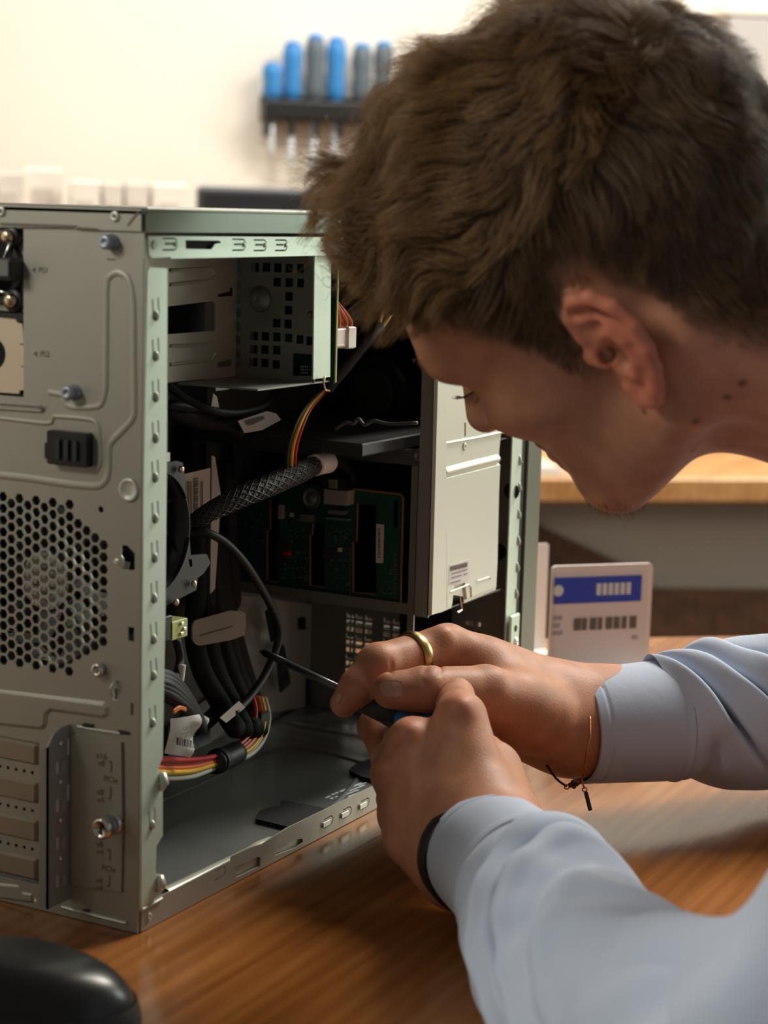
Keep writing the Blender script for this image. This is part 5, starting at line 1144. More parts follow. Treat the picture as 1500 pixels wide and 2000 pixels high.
EAR_RIM = [(0.004, 0.002), (0.004, 0.014), (0.002, 0.026), (-0.007, 0.0335), (-0.018, 0.0325), (-0.0265, 0.024), (-0.0295, 0.011), (-0.0275, -0.003), (-0.0215, -0.016), (-0.014, -0.026), (-0.007, -0.0315), (-0.001, -0.030), (0.0005, -0.022)]
EAR_RAD = [0.0026, 0.0032, 0.0038, 0.0040, 0.0040, 0.0038, 0.0036, 0.0036, 0.0037, 0.0042, 0.0050, 0.0048, 0.0036]
def ear_pt(x, z, w=0.0):
    x = x*0.86; z = z*0.96
    return np.array([x-0.002, 0.0735+max(0.0, -x)*0.42+w+0.0015, z-0.002])
def head_sdf(P):
    L = W2H(P).astype(np.float32); A = L.copy(); A[:, 1] = np.abs(A[:, 1])
    d = s_ell(L, (-0.012, 0, 0.050), (0.097, 0.074, 0.086))
    d = smin(d, s_ell(L, (0.037, 0, 0.043), (0.064, 0.066, 0.062)), 0.03)
    d = smin(d, s_ell(L, (0.045, 0, -0.03), (0.046, 0.056, 0.07)), 0.03)
    d = smin(d, s_cone(A, (-0.004, 0.052, -0.052), (0.066, 0.021, -0.091), 0.017, 0.017), 0.03)      # jaw
    d = smin(d, s_cone(A, (0.072, 0.0, -0.089), (0.070, 0.012, -0.089), 0.013, 0.012), 0.018)         # chin
    d = smin(d, s_ell(A, (0.058, 0.044, -0.014), (0.026, 0.020, 0.018)), 0.022)                        # cheekbone
    d = smin(d, s_cone(A, (0.091, 0.010, 0.026), (0.080, 0.046, 0.027), 0.0125, 0.0125), 0.018)         # brow
    d = smax(d, -s_ell(A, (0.098, 0.034, 0.004), (0.020, 0.018, 0.013)), 0.012)                        # eye socket
    d = smin(d, s_ell(A, (0.069, 0.033, 0.005), (0.0135, 0.0145, 0.0125)), 0.005)                     # lid over the eyeball
    d = smin(d, s_cone(L, (0.090, 0, 0.012), (0.113, 0, -0.030), 0.007, 0.0105), 0.014)                # nose
    d = smin(d, s_cone(A, (0.100, 0.011, -0.033), (0.096, 0.013, -0.034), 0.0075, 0.007), 0.008)
    d = smax(d, -s_cone(A, (0.106, 0.006, -0.041), (0.100, 0.008, -0.034), 0.0028, 0.002), 0.003)
    d = smin(d, s_cone(A, (0.094, 0.0, -0.059), (0.083, 0.019, -0.062), 0.0075, 0.004), 0.009)         # lips
    d = smin(d, s_cone(A, (0.092, 0.0, -0.070), (0.081, 0.018, -0.066), 0.0080, 0.004), 0.009)
    d = smax(d, -s_cone(A, (0.104, 0.0, -0.0645), (0.087, 0.022, -0.064), 0.0016, 0.001), 0.004)
    # neck and throat
    n0 = np.array([-0.026, 0, -0.036]); n1 = NK
    d = smin(d, s_cone(L, n0, n1, 0.050, 0.058), 0.03)
    d = smin(d, s_cone(L, n0*0.4+n1*0.6, n1+(n1-n0)*0.5, 0.056, 0.066), 0.03)
    d = smin(d, s_cone(L, (0.010, 0, -0.062), n1+np.array([0.035, 0, 0.0]), 0.030, 0.034), 0.03)
    d = smin(d, s_cone(L, (-0.030, 0.058, -0.018), n1+np.array([0.03, 0.02, 0]), 0.014, 0.014), 0.03)
    # ears
    e = None
    E = A
    rim = [ear_pt(x, z) for x, z in EAR_RIM]
    plate_ = s_chain(E, [ear_pt(-0.006, 0.020, -0.002), ear_pt(-0.014, 0.004, -0.002), ear_pt(-0.008, -0.014, -0.002), ear_pt(-0.005, -0.025, -0.001)], [0.0105, 0.0115, 0.0085, 0.0055], 0.012)
    flat = np.abs((E[:, 1]-(0.0735+np.maximum(0, -E[:, 0])*0.42))-0.0002)-0.0022
    plate_ = smax(plate_, flat, 0.004)
    e = smin(plate_, s_chain(E, rim, EAR_RAD, 0.002), 0.004)
    anti = [ear_pt(-0.004, 0.0235, 0.0010), ear_pt(-0.0125, 0.018, 0.0018), ear_pt(-0.0185, 0.006, 0.0022), ear_pt(-0.017, -0.007, 0.0022), ear_pt(-0.009, -0.0155, 0.0018)]
    e = smin(e, s_chain(E, anti, [0.0022, 0.0027, 0.0030, 0.0030, 0.0030], 0.002), 0.004)
    e = smin(e, s_cone(E, (0.004, 0.0735, 0.0), (-0.001, 0.0775, -0.005), 0.0050, 0.0034), 0.004)          # tragus
    d = smin(d, s_cone(E, (-0.010, 0.066, 0.016), (-0.010, 0.066, -0.012), 0.010, 0.008), 0.012)       # behind the ear
    d = smin(d, e, 0.0045)
    d = smax(d, -s_cone(E, (-0.0085, 0.0815, -0.001), (-0.0075, 0.079, -0.008), 0.0068, 0.0055), 0.003)    # concha
    d = smax(d, -s_cone(E, (-0.004, 0.078, -0.003), (0.002, 0.064, -0.002), 0.0042, 0.0035), 0.003)
    d = smax(d, -s_chain(E, [ear_pt(-0.003, 0.0285, 0.0035), ear_pt(-0.013, 0.0265, 0.0040), ear_pt(-0.0225, 0.016, 0.0045), ear_pt(-0.0235, 0.001, 0.0050)], [0.0022, 0.0030, 0.0028, 0.0018], 0.002), 0.003)
    d = smax(d, -s_ell(E, (-0.009, 0.0815, 0.0145), (0.005, 0.0035, 0.0042)), 0.003)
    return d

# ------------------------------------------------------------------ hands, joints sighted in the photograph, each at its own distance
def J(*q): return [dep(*p) for p in q]
def finger(P, pts, rad): return s_chain(P, J(*pts), rad, 0.004)
R_PALM = [((1125, 1405, 1.20), (955, 1322, 1.165), 0.0245, 0.0190), ((1120, 1385, 1.205), (876, 1266, 1.160), 0.0215, 0.0128), ((1120, 1400, 1.215), (890, 1292, 1.185), 0.0215, 0.0128),
          ((1120, 1415, 1.22), (905, 1325, 1.205), 0.021, 0.0125), ((1120, 1430, 1.22), (930, 1362, 1.215), 0.020, 0.0115), ((1125, 1440, 1.19), (1000, 1380, 1.150), 0.0190, 0.0215), ((1110, 1455, 1.20), (980, 1420, 1.18), 0.012, 0.016)]
R_F = [([(872, 1264, 1.158), (738, 1298, 1.118), (699, 1342, 1.112), (672, 1374, 1.112)], [0.0132, 0.0119, 0.0103, 0.0080]),
       ([(890, 1292, 1.185), (775, 1348, 1.170), (733, 1420, 1.158), (750, 1466, 1.140)], [0.0128, 0.0112, 0.0100, 0.0085]),
       ([(905, 1325, 1.205), (815, 1385, 1.195), (772, 1445, 1.175), (800, 1492, 1.155)], [0.0125, 0.0108, 0.0095, 0.0080]),
       ([(930, 1362, 1.215), (855, 1420, 1.205), (822, 1468, 1.190), (845, 1505, 1.175)], [0.0115, 0.0095, 0.0083, 0.0070]),
       ([(1050, 1392, 1.158), (948, 1352, 1.122), (832, 1348, 1.098), (764, 1348, 1.092)], [0.0205, 0.0152, 0.0132, 0.0105])]
L_PALM = [((950, 1665, 1.025), (900, 1402, 1.064), 0.0225, 0.0128), ((945, 1660, 1.030), (806, 1450, 1.072), 0.0235, 0.0126), ((935, 1655, 1.035), (772, 1512, 1.080), 0.0235, 0.0122),
          ((920, 1660, 1.040), (782, 1590, 1.082), 0.0235, 0.0112), ((930, 1600, 1.045), (860, 1500, 1.080), 0.0260, 0.0200), ((985, 1625, 1.045), (962, 1505, 1.078), 0.0195, 0.0150), ((880, 1690, 1.040), (800, 1640, 1.066), 0.0190, 0.0130)]
L_F = [([(900, 1402, 1.064), (886, 1362, 1.100), (835, 1398, 1.118), (800, 1440, 1.110)], [0.0128, 0.0112, 0.0095, 0.0078]),
       ([(806, 1450, 1.072), (790, 1446, 1.108), (800, 1470, 1.125), (840, 1470, 1.115)], [0.0128, 0.0112, 0.0095, 0.0078]),
       ([(772, 1512, 1.080), (764, 1484, 1.110), (790, 1510, 1.130), (830, 1520, 1.120)], [0.0122, 0.0108, 0.0092, 0.0076]),
       ([(782, 1590, 1.082), (770, 1560, 1.110), (800, 1570, 1.125), (830, 1570, 1.115)], [0.0112, 0.0095, 0.0082, 0.0070]),
       ([(970, 1575, 1.062), (938, 1478, 1.095), (898, 1430, 1.125), (862, 1408, 1.140)], [0.0175, 0.0130, 0.0112, 0.0092])]
def hand_base(P, palm, fingers, thumb_k, wr, el, rw):
    d = None
    for a, b, ra, rb in palm:
        e = s_cone(P, dep(*a), dep(*b), ra, rb); d = e if d is None else smin(d, e, 0.012)
    ax = (el-wr)/np.linalg.norm(el-wr)
    d = smin(d, s_cone(P, wr-ax*0.005, wr+ax*0.05, rw, rw*1.04), 0.022)
    d = smin(d, s_cone(P, wr+ax*0.03-np.array([0, 0, 0.002]), wr+ax*0.16-np.array([0, 0, 0.004]), rw*0.98, rw*1.15), 0.02)
    t = None
    for i, (pts, rad) in enumerate(fingers):
        e = finger(P, pts, rad)
        k = thumb_k if i == 4 else 0.007
        e2 = smin(d, e, k); t = e2 if t is None else smin(t, e2, 0.0022)
    return t
def trace(sdf, px, py, z0, n=60):
    r_ = ray(px, py); ln = np.linalg.norm(r_); z = z0
    for _ in range(n):
        dd = float(sdf((CAM+r_*z)[None].astype(np.float32))[0]); z += 0.8*dd/ln
        if abs(dd) < 2e-5: break
    return CAM+r_*z
RB = lambda P: hand_base(P, R_PALM, R_F, 0.010, WRR, ELR, 0.0258)
LB = lambda P: hand_base(P, L_PALM, L_F, 0.012, WRL, ELL, 0.0268)
def groove_pts(sdf, z0, lines): return [[trace(sdf, x, y, z0) for x, y in ln] for ln in lines]
R_GR = groove_pts(RB, 1.0, [[(857, 1296), (861, 1308), (859, 1318)], [(832, 1286), (834, 1302), (828, 1312)], [(763, 1290), (766, 1306), (762, 1316)], [(716, 1322), (722, 1336)],
                            [(828, 1332), (832, 1340), (831, 1348)]])
L_GR = groove_pts(LB, 0.95, [[(765, 1470), (772, 1462), (786, 1456)], [(845, 1405), (852, 1418), (850, 1432)]])
R_BU = [(trace(RB, x, y, 1.0), r) for x, y, r in ((866, 1240, 0.008),)]
L_BU = [(trace(LB, x, y, 0.95), r) for x, y, r in ((897, 1382, 0.009), (795, 1430, 0.009), (756, 1505, 0.008))]
def with_detail(base, gr, bu):
    def f(P):
        d = base(P)
        for c, r in bu: d = smin(d, s_ell(P, c, (r, r, r))+r*0.75, 0.014)
        for ln in gr:
            g = s_chain(P, ln, [0.0002]*len(ln), 0.001); d = smax(d, -g, 0.0024)
        return d
    return f
RH = with_detail(RB, R_GR, R_BU); LH = with_detail(LB, L_GR, L_BU)

# ------------------------------------------------------------------ torso and arms under the shirt
CH, BE = np.array([0.20, -0.55, 0.180]), np.array([0.085, -0.82, -0.16])
def torso_sdf(P, g=0.0):
    d = s_cone(P, NECK+np.array([0, -0.02, -0.005]), NECK+np.array([0, -0.10, -0.06]), 0.055, 0.085)
    for s_, e_, w in ((SHL, ELL, WRL), (SHR, ELR, WRR)):
        d = smin(d, s_cone(P, s_*0.8+CH*0.2, NECK+np.array([0, -0.06, -0.03]), 0.060, 0.060), 0.06)
        d = smin(d, s_cone(P, s_, e_, 0.054, 0.039), 0.05)
        d = smin(d, s_cone(P, e_, e_*0.45+w*0.55, 0.043, 0.036), 0.02)
    d = smin(d, s_ell(P, CH, (0.165, 0.115, 0.14)), 0.07)
    d = smin(d, s_cone(P, CH, BE, 0.125, 0.125), 0.06)
    d = smin(d, s_ell(P, BE+np.array([0, -0.02, -0.06]), (0.16, 0.13, 0.11)), 0.06)
    return d-g

# ------------------------------------------------------------------ mesh the body as one figure
def bounds(pts, m): a = np.array(pts); return a.min(0)-m, a.max(0)+m
HV, HF = surface_net(head_sdf, HT-0.175, HT+np.array([0.20, 0.17, 0.17]), 0.0016)
HV = relax(HV, HF, 1, 0.4)
lo, hi = bounds([dep(*q) for f in R_F for q in f[0]]+[WRR, WRR+(ELR-WRR)*0.75], 0.035); RV, RF = surface_net(RH, lo, hi, 0.0012); RV = relax(RV, RF, 1, 0.4)
lo, hi = bounds([dep(*q) for f in L_F for q in f[0]]+[WRL, WRL+(ELL-WRL)*0.65], 0.035); LV, LF = surface_net(LH, lo, hi, 0.0012); LV = relax(LV, LF, 1, 0.4)
TV, TF = surface_net(lambda P: torso_sdf(P, -0.007), np.array([-0.20, -1.03, -0.40]), np.array([0.60, -0.10, 0.40]), 0.008)
VV = np.concatenate([HV, RV, LV, TV]); o1, o2_, o3 = len(HV), len(HV)+len(RV), len(HV)+len(RV)+len(LV)
FF = np.concatenate([HF, RF+o1, LF+o2_, TF+o3])
# natural skin colour: stubble and scalp, red ear and knuckles, moles
def zl(x):
    xs = [-0.13, -0.085, -0.06, -0.044, -0.037, -0.024, -0.008, 0.003, 0.007, 0.022, 0.030, 0.040, 0.055, 0.070, 0.085, 0.10]
    zs = [-0.078, -0.070, -0.054, -0.022, 0.008, 0.034, 0.034, 0.008, -0.014, -0.012, 0.014, 0.030, 0.044, 0.058, 0.072, 0.080]
    return np.interp(x, xs, zs)
SKIN = np.array([0.50, 0.240, 0.140])
colr = np.tile(SKIN, (len(VV), 1))
HL = (HV-HT)@HR
def sg_(x): return 1/(1+np.exp(-np.clip(x, -30, 30)))
nz = np.sin(HL[:, 0]*330)*np.sin(HL[:, 1]*290+1)*np.sin(HL[:, 2]*310+2)
ear_m = sg_((np.abs(HL[:, 1])-0.0765)/0.0016)*(np.abs(HL[:, 0]+0.012) < 0.034)*sg_((0.035-HL[:, 2])/0.0015)*(HL[:, 2] > -0.042)
scalp = sg_((HL[:, 2]-zl(HL[:, 0])+0.003*nz)/0.0035)*(1-ear_m)
fade = np.clip((HL[:, 2]-zl(HL[:, 0]))/0.022, 0, 1)
beard = sg_((-0.03-HL[:, 2]+0.25*HL[:, 0])/0.012)*sg_((HL[:, 0]-0.002)/0.012)*sg_((HL[:, 2]+0.125)/0.01)*(1-ear_m)
beard = np.maximum(beard, 0.9*sg_((HL[:, 0]-0.062)/0.006)*sg_((-0.085-HL[:, 2])/0.006))
burn = sg_((HL[:, 2]+0.03)/0.008)*sg_((0.02-HL[:, 2])/0.008)*sg_((0.008-np.abs(HL[:, 0]-0.016))/0.004)
c = colr[:o1]
c *= (1-0.28*beard)[:, None]*np.array([1, 1, 1.0])+(0.28*beard)[:, None]*np.array([0.40, 0.52, 0.62])
c = c*(1-ear_m[:, None])+ear_m[:, None]*np.array([0.56, 0.20, 0.125])
m_ = (scalp*(0.55+0.4*fade))[:, None]; c = c*(1-m_)+m_*np.array([0.055, 0.034, 0.022])
redn = sg_((0.05-np.abs(HL[:, 0]+0.05))/0.01)*sg_((-HL[:, 2]-0.0)/0.01)*sg_((HL[:, 2]+0.08)/0.012)
c = c*(1-0.18*redn[:, None])+0.18*redn[:, None]*np.array([0.5, 0.14, 0.10])
for (x, y, r) in ((1450, 748, 0.0024), (1420, 776, 0.0024), (1360, 823, 0.0024), (1258, 804, 0.0018), (1354, 880, 0.002)):
    q = trace(head_sdf, x, y, 0.75); w = np.exp(-((np.linalg.norm(HV-q, axis=1)/r)**4)); c = c*(1-0.75*w[:, None])+0.75*w[:, None]*np.array([0.09, 0.03, 0.02])
colr[:o1] = c
for (x, y, z0, r, k) in ((897, 1378, 0.95, 0.012, 0.5), (795, 1428, 0.95, 0.011, 0.5), (750, 1505, 0.95, 0.010, 0.3), (672, 1380, 1.0, 0.010, 0.6), (745, 1350, 1.0, 0.009, 0.4), (735, 1300, 1.0, 0.010, 0.25), (860, 1330, 1.0, 0.009, 0.2), (730, 1440, 1.0, 0.014, 0.4)):
    q = trace(RH if z0 == 1.0 else LH, x, y, z0); w = k*np.exp(-(np.linalg.norm(VV[o1:o3]-q, axis=1)/r)**2)
    colr[o1:o3] = colr[o1:o3]*(1-w[:, None])+w[:, None]*np.array([0.47, 0.15, 0.095])
M_SKIN = bpy.data.materials.new('skin'); M_SKIN.use_nodes = True
nt = M_SKIN.node_tree; b_ = nt.nodes['Principled BSDF']; N = nt.nodes.new; Lk = nt.links.new
at = N('ShaderNodeAttribute'); at.attribute_name = 'skin_colour'
n1 = N('ShaderNodeTexNoise'); n1.inputs['Scale'].default_value = 70; n1.inputs['Detail'].default_value = 5
tc = N('ShaderNodeTexCoord'); Lk(tc.outputs['Object'], n1.inputs['Vector'])
cr = N('ShaderNodeValToRGB'); cr.color_ramp.elements[0].position = 0.3; cr.color_ramp.elements[0].color = (0.84, 0.78, 0.76, 1); cr.color_ramp.elements[1].position = 0.7; cr.color_ramp.elements[1].color = (1.12, 1.1, 1.1, 1)
Lk(n1.outputs['Fac'], cr.inputs['Fac'])
mx = N('ShaderNodeMix'); mx.data_type = 'RGBA'; mx.blend_type = 'MULTIPLY'; mx.inputs['Factor'].default_value = 1
Lk(at.outputs['Color'], mx.inputs['A']); Lk(cr.outputs['Color'], mx.inputs['B']); Lk(mx.outputs['Result'], b_.inputs['Base Color'])
b_.inputs['Roughness'].default_value = 0.52; b_.inputs['Specular IOR Level'].default_value = 0.32
b_.inputs['Subsurface Weight'].default_value = 0.35; b_.inputs['Subsurface Radius'].default_value = (1.0, 0.35, 0.18); b_.inputs['Subsurface Scale'].default_value = 0.004
vo = N('ShaderNodeTexVoronoi'); vo.inputs['Scale'].default_value = 750; Lk(tc.outputs['Object'], vo.inputs['Vector'])
bp = N('ShaderNodeBump'); bp.inputs['Strength'].default_value = 0.16; bp.inputs['Distance'].default_value = 0.0005; Lk(vo.outputs['Distance'], bp.inputs['Height']); Lk(bp.outputs['Normal'], b_.inputs['Normal'])
body = fast_obj('body', VV, FF, M_SKIN, person)
ca = body.data.color_attributes.new('skin_colour', 'FLOAT_COLOR', 'POINT')
ca.data.foreach_set('color', np.c_[colr, np.ones(len(colr))].astype(np.float32).ravel())

# fingernails
M_NAIL = mat('fingernail', (0.50, 0.27, 0.20), 0.28, 0, 0.06, 200)
def nail(name, sdf, z0, quad, lift=0.0005, n=10):
    V = []; q = [np.array(p, float) for p in quad]
    for i in range(n+1):
        for j in range(n+1):
            s_, t = 2*i/n-1, 2*j/n-1
            u, v = s_*math.sqrt(1-t*t/2), t*math.sqrt(1-s_*s_/2)            # round outline
            u, v = 0.45*s_+0.55*u*1.2, 0.45*t+0.55*v*1.2
            a, b2 = (u+1)/2, (v+1)/2
            p = (1-a)*((1-b2)*q[0]+b2*q[3])+a*((1-b2)*q[1]+b2*q[2])
            V.append(trace(sdf, p[0], p[1], z0)-ray(p[0], p[1])*lift)
    F = [(i*(n+1)+j, i*(n+1)+j+1, (i+1)*(n+1)+j+1, (i+1)*(n+1)+j) for i in range(n) for j in range(n)]
    k = len(V); V += [v+ray(900, 1400)*0.0009 for v in V]; F += [tuple(t+k for t in f[::-1]) for f in F]
    edge = [i*(n+1) for i in range(n+1)]+[n*(n+1)+j for j in range(1, n+1)]+[i*(n+1)+n for i in range(n-1, -1, -1)]+[j for j in range(n-1, 0, -1)]
    for a, b2 in zip(edge, edge[1:]+edge[:1]): F.append((b2, a, a+k, b2+k))
    return obj(name, V, F, M_NAIL, person, True)
nail('fingernail', RH, 1.0, [(743, 1331), (785, 1330), (786, 1361), (748, 1362)])
nail('fingernail', RH, 1.0, [(655, 1362), (664, 1352), (670, 1360), (658, 1376)])
# ------------------------------------------------------------------ hair: combed strands rooted on the scalp
hrng = np.random.default_rng(11)
HNn = vnormals(HV, HF)
Ln = HNn@HR
def hair_set(name, root_id, length, fwd, lift, wave, clump, radius, seg, grav, parent, m, seed, side=None, gid=None):
    r_ = np.random.default_rng(seed)
    n = len(root_id); P = HL[root_id]+r_.normal(0, 0.0006, (n, 3)); Nm = Ln[root_id]; Nm = Nm/np.linalg.norm(Nm, axis=1)[:, None]
    def field(p, f, ph): return np.stack([np.sin(p[:, 1]*f+ph+1.7*np.sin(p[:, 2]*f*0.7)), np.sin(p[:, 2]*f*1.1+ph*1.3+1.5*np.sin(p[:, 0]*f*0.8)), np.sin(p[:, 0]*f*0.9+ph*0.7+1.6*np.sin(p[:, 1]*f*0.6))], 1)
    D0 = fwd-(fwd*Nm).sum(1)[:, None]*Nm; D0 /= np.linalg.norm(D0, axis=1)[:, None]+1e-6
    D0 = D0+0.35*field(P, 42, 0.3)*clump[:, None]; D0 -= (D0*Nm).sum(1)[:, None]*Nm; D0 /= np.linalg.norm(D0, axis=1)[:, None]+1e-6
    g = HR.T@np.array([0, 0, -1.0])
    Q = np.zeros((n, seg+1, 3)); Q[:, 0] = P-Nm*0.001; cur = Q[:, 0].copy()
    for k in range(1, seg+1):
        t = k/seg
        d = D0*(1-lift[:, None]*(1-t)**1.2)+Nm*lift[:, None]*(1-0.75*t)+g*(grav[:, None]*t*t)
        d = d+wave[:, None]*(field(cur, 85, 1.0)*0.7+field(cur, 170, 2.0)*0.45)*t+r_.normal(0, 0.10, (n, 3))*wave[:, None]
        d /= np.linalg.norm(d, axis=1)[:, None]; cur = cur+d*(length/seg)[:, None]; Q[:, k] = cur
    # gather into locks
    gids = r_.choice(n, max(8, n//42), replace=False); gp = P[gids]
    near = np.empty(n, int)
    for s_ in range(0, n, 2000):
        dd = ((P[s_:s_+2000, None, :]-gp[None])**2).sum(2); near[s_:s_+2000] = dd.argmin(1)
    T = (np.linspace(0, 1, seg+1)**1.4)[None, :, None]
    Q = Q*(1-T*clump[:, None, None]*0.72)+(Q[gids][near]+(P-gp[near])[:, None, :]*0.45)*T*clump[:, None, None]*0.72
    W = HT+Q@HR.T-np.array(wloc(parent))
    cu = bpy.data.hair_curves.new(name); cu.add_curves([seg+1]*n)
    cu.points.foreach_set('position', W.astype(np.float32).ravel())
    rad = np.tile(radius*np.array([1-0.75*(k/seg)**1.5 for k in range(seg+1)]), n)
    ra = cu.attributes.get('radius') or cu.attributes.new('radius', 'FLOAT', 'POINT'); ra.data.foreach_set('value', rad.astype(np.float32))
    cu.materials.append(m)
    o = bpy.data.objects.new(name, cu); COL.objects.link(o); o.parent = parent; o['kind'] = 'stuff'
    return o
M_HAIR = bpy.data.materials.new('brown_hair'); M_HAIR.use_nodes = True
nt = M_HAIR.node_tree; b_ = nt.nodes['Principled BSDF']; hi = nt.nodes.new('ShaderNodeHairInfo')
cr = nt.nodes.new('ShaderNodeValToRGB'); cr.color_ramp.elements[0].color = (0.050, 0.026, 0.012, 1); cr.color_ramp.elements[1].color = (0.145, 0.078, 0.035, 1)
nt.links.new(hi.outputs['Random'], cr.inputs['Fac'])
cr2 = nt.nodes.new('ShaderNodeMix'); cr2.data_type = 'RGBA'; cr2.inputs['B'].default_value = (0.42, 0.24, 0.095, 1)  # golden tip colour carries the warm light shining through the fringe
mt = nt.nodes.new('ShaderNodeMath'); mt.operation = 'MULTIPLY'; mt.inputs[1].default_value = 0.65
nt.links.new(hi.outputs['Intercept'], mt.inputs[0]); nt.links.new(mt.outputs[0], cr2.inputs['Factor'])
nt.links.new(cr.outputs['Color'], cr2.inputs['A']); nt.links.new(cr2.outputs['Result'], b_.inputs['Base Color'])
b_.inputs['Roughness'].default_value = 0.42; b_.inputs['Specular IOR Level'].default_value = 0.35
M_HAIRS = M_HAIR.copy(); M_HAIRS.name = 'short_dark_hair'
for nd in M_HAIRS.node_tree.nodes:
    if nd.type == 'VALTORGB':
        nd.color_ramp.elements[0].color = (0.030, 0.017, 0.009, 1); nd.color_ramp.elements[1].color = (0.085, 0.050, 0.027, 1)
    if nd.type == 'MATH': nd.inputs[1].default_value = 0.35
dz = HL[:, 2]-zl(HL[:, 0])
onsc = (dz > -0.003) & (ear_m < 0.3) & (np.abs(HL[:, 1]) < 0.082)
ids = np.nonzero(onsc)[0]
topw = sg_((HL[:, 2]+0.25*HL[:, 0]-0.078)/0.010)
front = sg_((HL[:, 0]-0.02)/0.02)
CROWN = (trace(head_sdf, 1245, 120, 0.75)-HT)@HR; CROWN[1] *= 0.6
def radial(P):
    d = P-CROWN; return d/(np.linalg.norm(d, axis=1)[:, None]+0.008)
# long top hair
idt = ids[topw[ids] > 0.25]
sel = hrng.choice(idt, 17000); tw = topw[sel]; fr_ = front[sel]
hl_n = np.clip(dz[sel]/0.030, 0, 1)
ln_ = (0.012+tw*(0.016+0.028*fr_)*(0.35+0.65*hl_n))*hrng.uniform(0.75, 1.15, len(sel))
fw = np.array([0.45, 0.0, -0.05])+1.1*radial(HL[sel])+np.c_[np.zeros(len(sel)), 3.0*HL[sel, 1]+0.15*np.sign(HL[sel, 1]), 1.1*sg_((HL[sel, 0]-0.055)/0.008)]
hair_set('hair', sel, ln_, fw, 0.55+0.35*fr_, 0.75+0.35*fr_, np.full(len(sel), 0.95), 0.00014, 9, 0.15+0.0*fr_, person, M_HAIR, 21)
# loose strands standing off the fringe and crown
idf = ids[(topw[ids] > 0.7)]
sel = hrng.choice(idf, 1500); fr_ = front[sel]
ln_ = (0.030+0.026*fr_)*hrng.uniform(0.8, 1.25, len(sel))
fw = np.array([1.0, 0.0, -0.05])+hrng.normal(0, 0.35, (len(sel), 3))+np.c_[np.zeros(len(sel)), np.zeros(len(sel)), 1.1*sg_((HL[sel, 0]-0.055)/0.008)]
hair_set('loose_hair', sel, ln_, fw, 0.85+0.15*fr_, 1.15+0*fr_, np.full(len(sel), 0.45), 0.00011, 10, 0.0*fr_, person, M_HAIR, 26)
# short sides and back, fading out at the edge
ids2 = ids[topw[ids] < 0.75]
sel = hrng.choice(ids2, 21000); dd = np.clip(dz[sel]/0.045, 0, 1)
ln_ = (0.0036+0.015*dd**1.1)*hrng.uniform(0.75, 1.2, len(sel))
fw = np.where((HL[sel, 0] > -0.04)[:, None], np.array([0.35, 0, -1.0]), np.array([-0.05, 0, -0.8]))+0.7*radial(HL[sel])
hair_set('short_hair', sel, ln_, fw, 0.45+0*dd, 0.35+0.2*dd, 0.35+0.4*dd, 0.00011, 5, 0.1+0*dd, person, M_HAIRS, 22)
# chin beard
idb = np.nonzero((HL[:, 0] > 0.058) & (HL[:, 2] < -0.088) & (HL[:, 2] > -0.118))[0]
sel = hrng.choice(idb, 900); k_ = np.full(len(sel), 1.0)
hair_set('chin_beard', sel, 0.008*hrng.uniform(0.5, 1.3, len(sel)), np.tile([0.4, 0, -1.0], (len(sel), 1)), 0.7*k_, 0.3*k_, 0.3*k_, 0.00008, 4, 0.1*k_, person, M_HAIR, 23)
# brow and lashes
idb = np.nonzero((np.abs(HL[:, 2]-0.030) < 0.0045) & (np.abs(HL[:, 1]) > 0.012) & (np.abs(HL[:, 1]) < 0.052) & (HL[:, 0] > 0.06))[0]
sel = hrng.choice(idb, 700); k_ = np.full(len(sel), 1.0)
hair_set('eyebrow', sel, 0.007*hrng.uniform(0.7, 1.2, len(sel)), np.c_[-0.5*k_, np.sign(HL[sel, 1]), 0.1*k_], 0.3*k_, 0.15*k_, 0.3*k_, 0.00009, 4, 0*k_, person, M_HAIR, 24)
idb = np.nonzero((np.abs(HL[:, 2]+0.002) < 0.0016) & (np.abs(np.abs(HL[:, 1])-0.034) < 0.013) & (HL[:, 0] > 0.066))[0]
sel = hrng.choice(idb, 120); k_ = np.full(len(sel), 1.0)
hair_set('eyelash', sel, 0.010*hrng.uniform(0.7, 1.1, len(sel)), np.c_[k_, 0.3*np.sign(HL[sel, 1]), 0.2*k_], 1.0*k_, 0.1*k_, 0.2*k_, 0.00012, 4, 0*k_, person, M_HAIR, 25)

q0 = trace(head_sdf, 922, 772, 0.75); rl_ = random.Random(4); LV_ = MB()
for i in range(16):
    t = (i/15-0.5); b0 = q0+_u*0.004*t+HR[:, 2]*0.0015*t+HR[:, 1]*0.009*(t-0.2)
    dv = -_r*(0.80+0.2*rl_.random())-_u*(0.25+0.25*rl_.random())+HR[:, 0]*0.6; dv = dv/np.linalg.norm(dv); ln0 = 0.008+0.004*rl_.random()
    LV_.tube([b0-dv*0.002, b0+dv*ln0*0.5, b0+dv*ln0*0.85+_u*0.0012, b0+dv*ln0+_u*0.0024], [0.00022, 0.00019, 0.00012, 0.00005], 4)
lo_ = LV_.build('eyelash', M_HAIRS, person, True); lo_['kind'] = 'stuff'
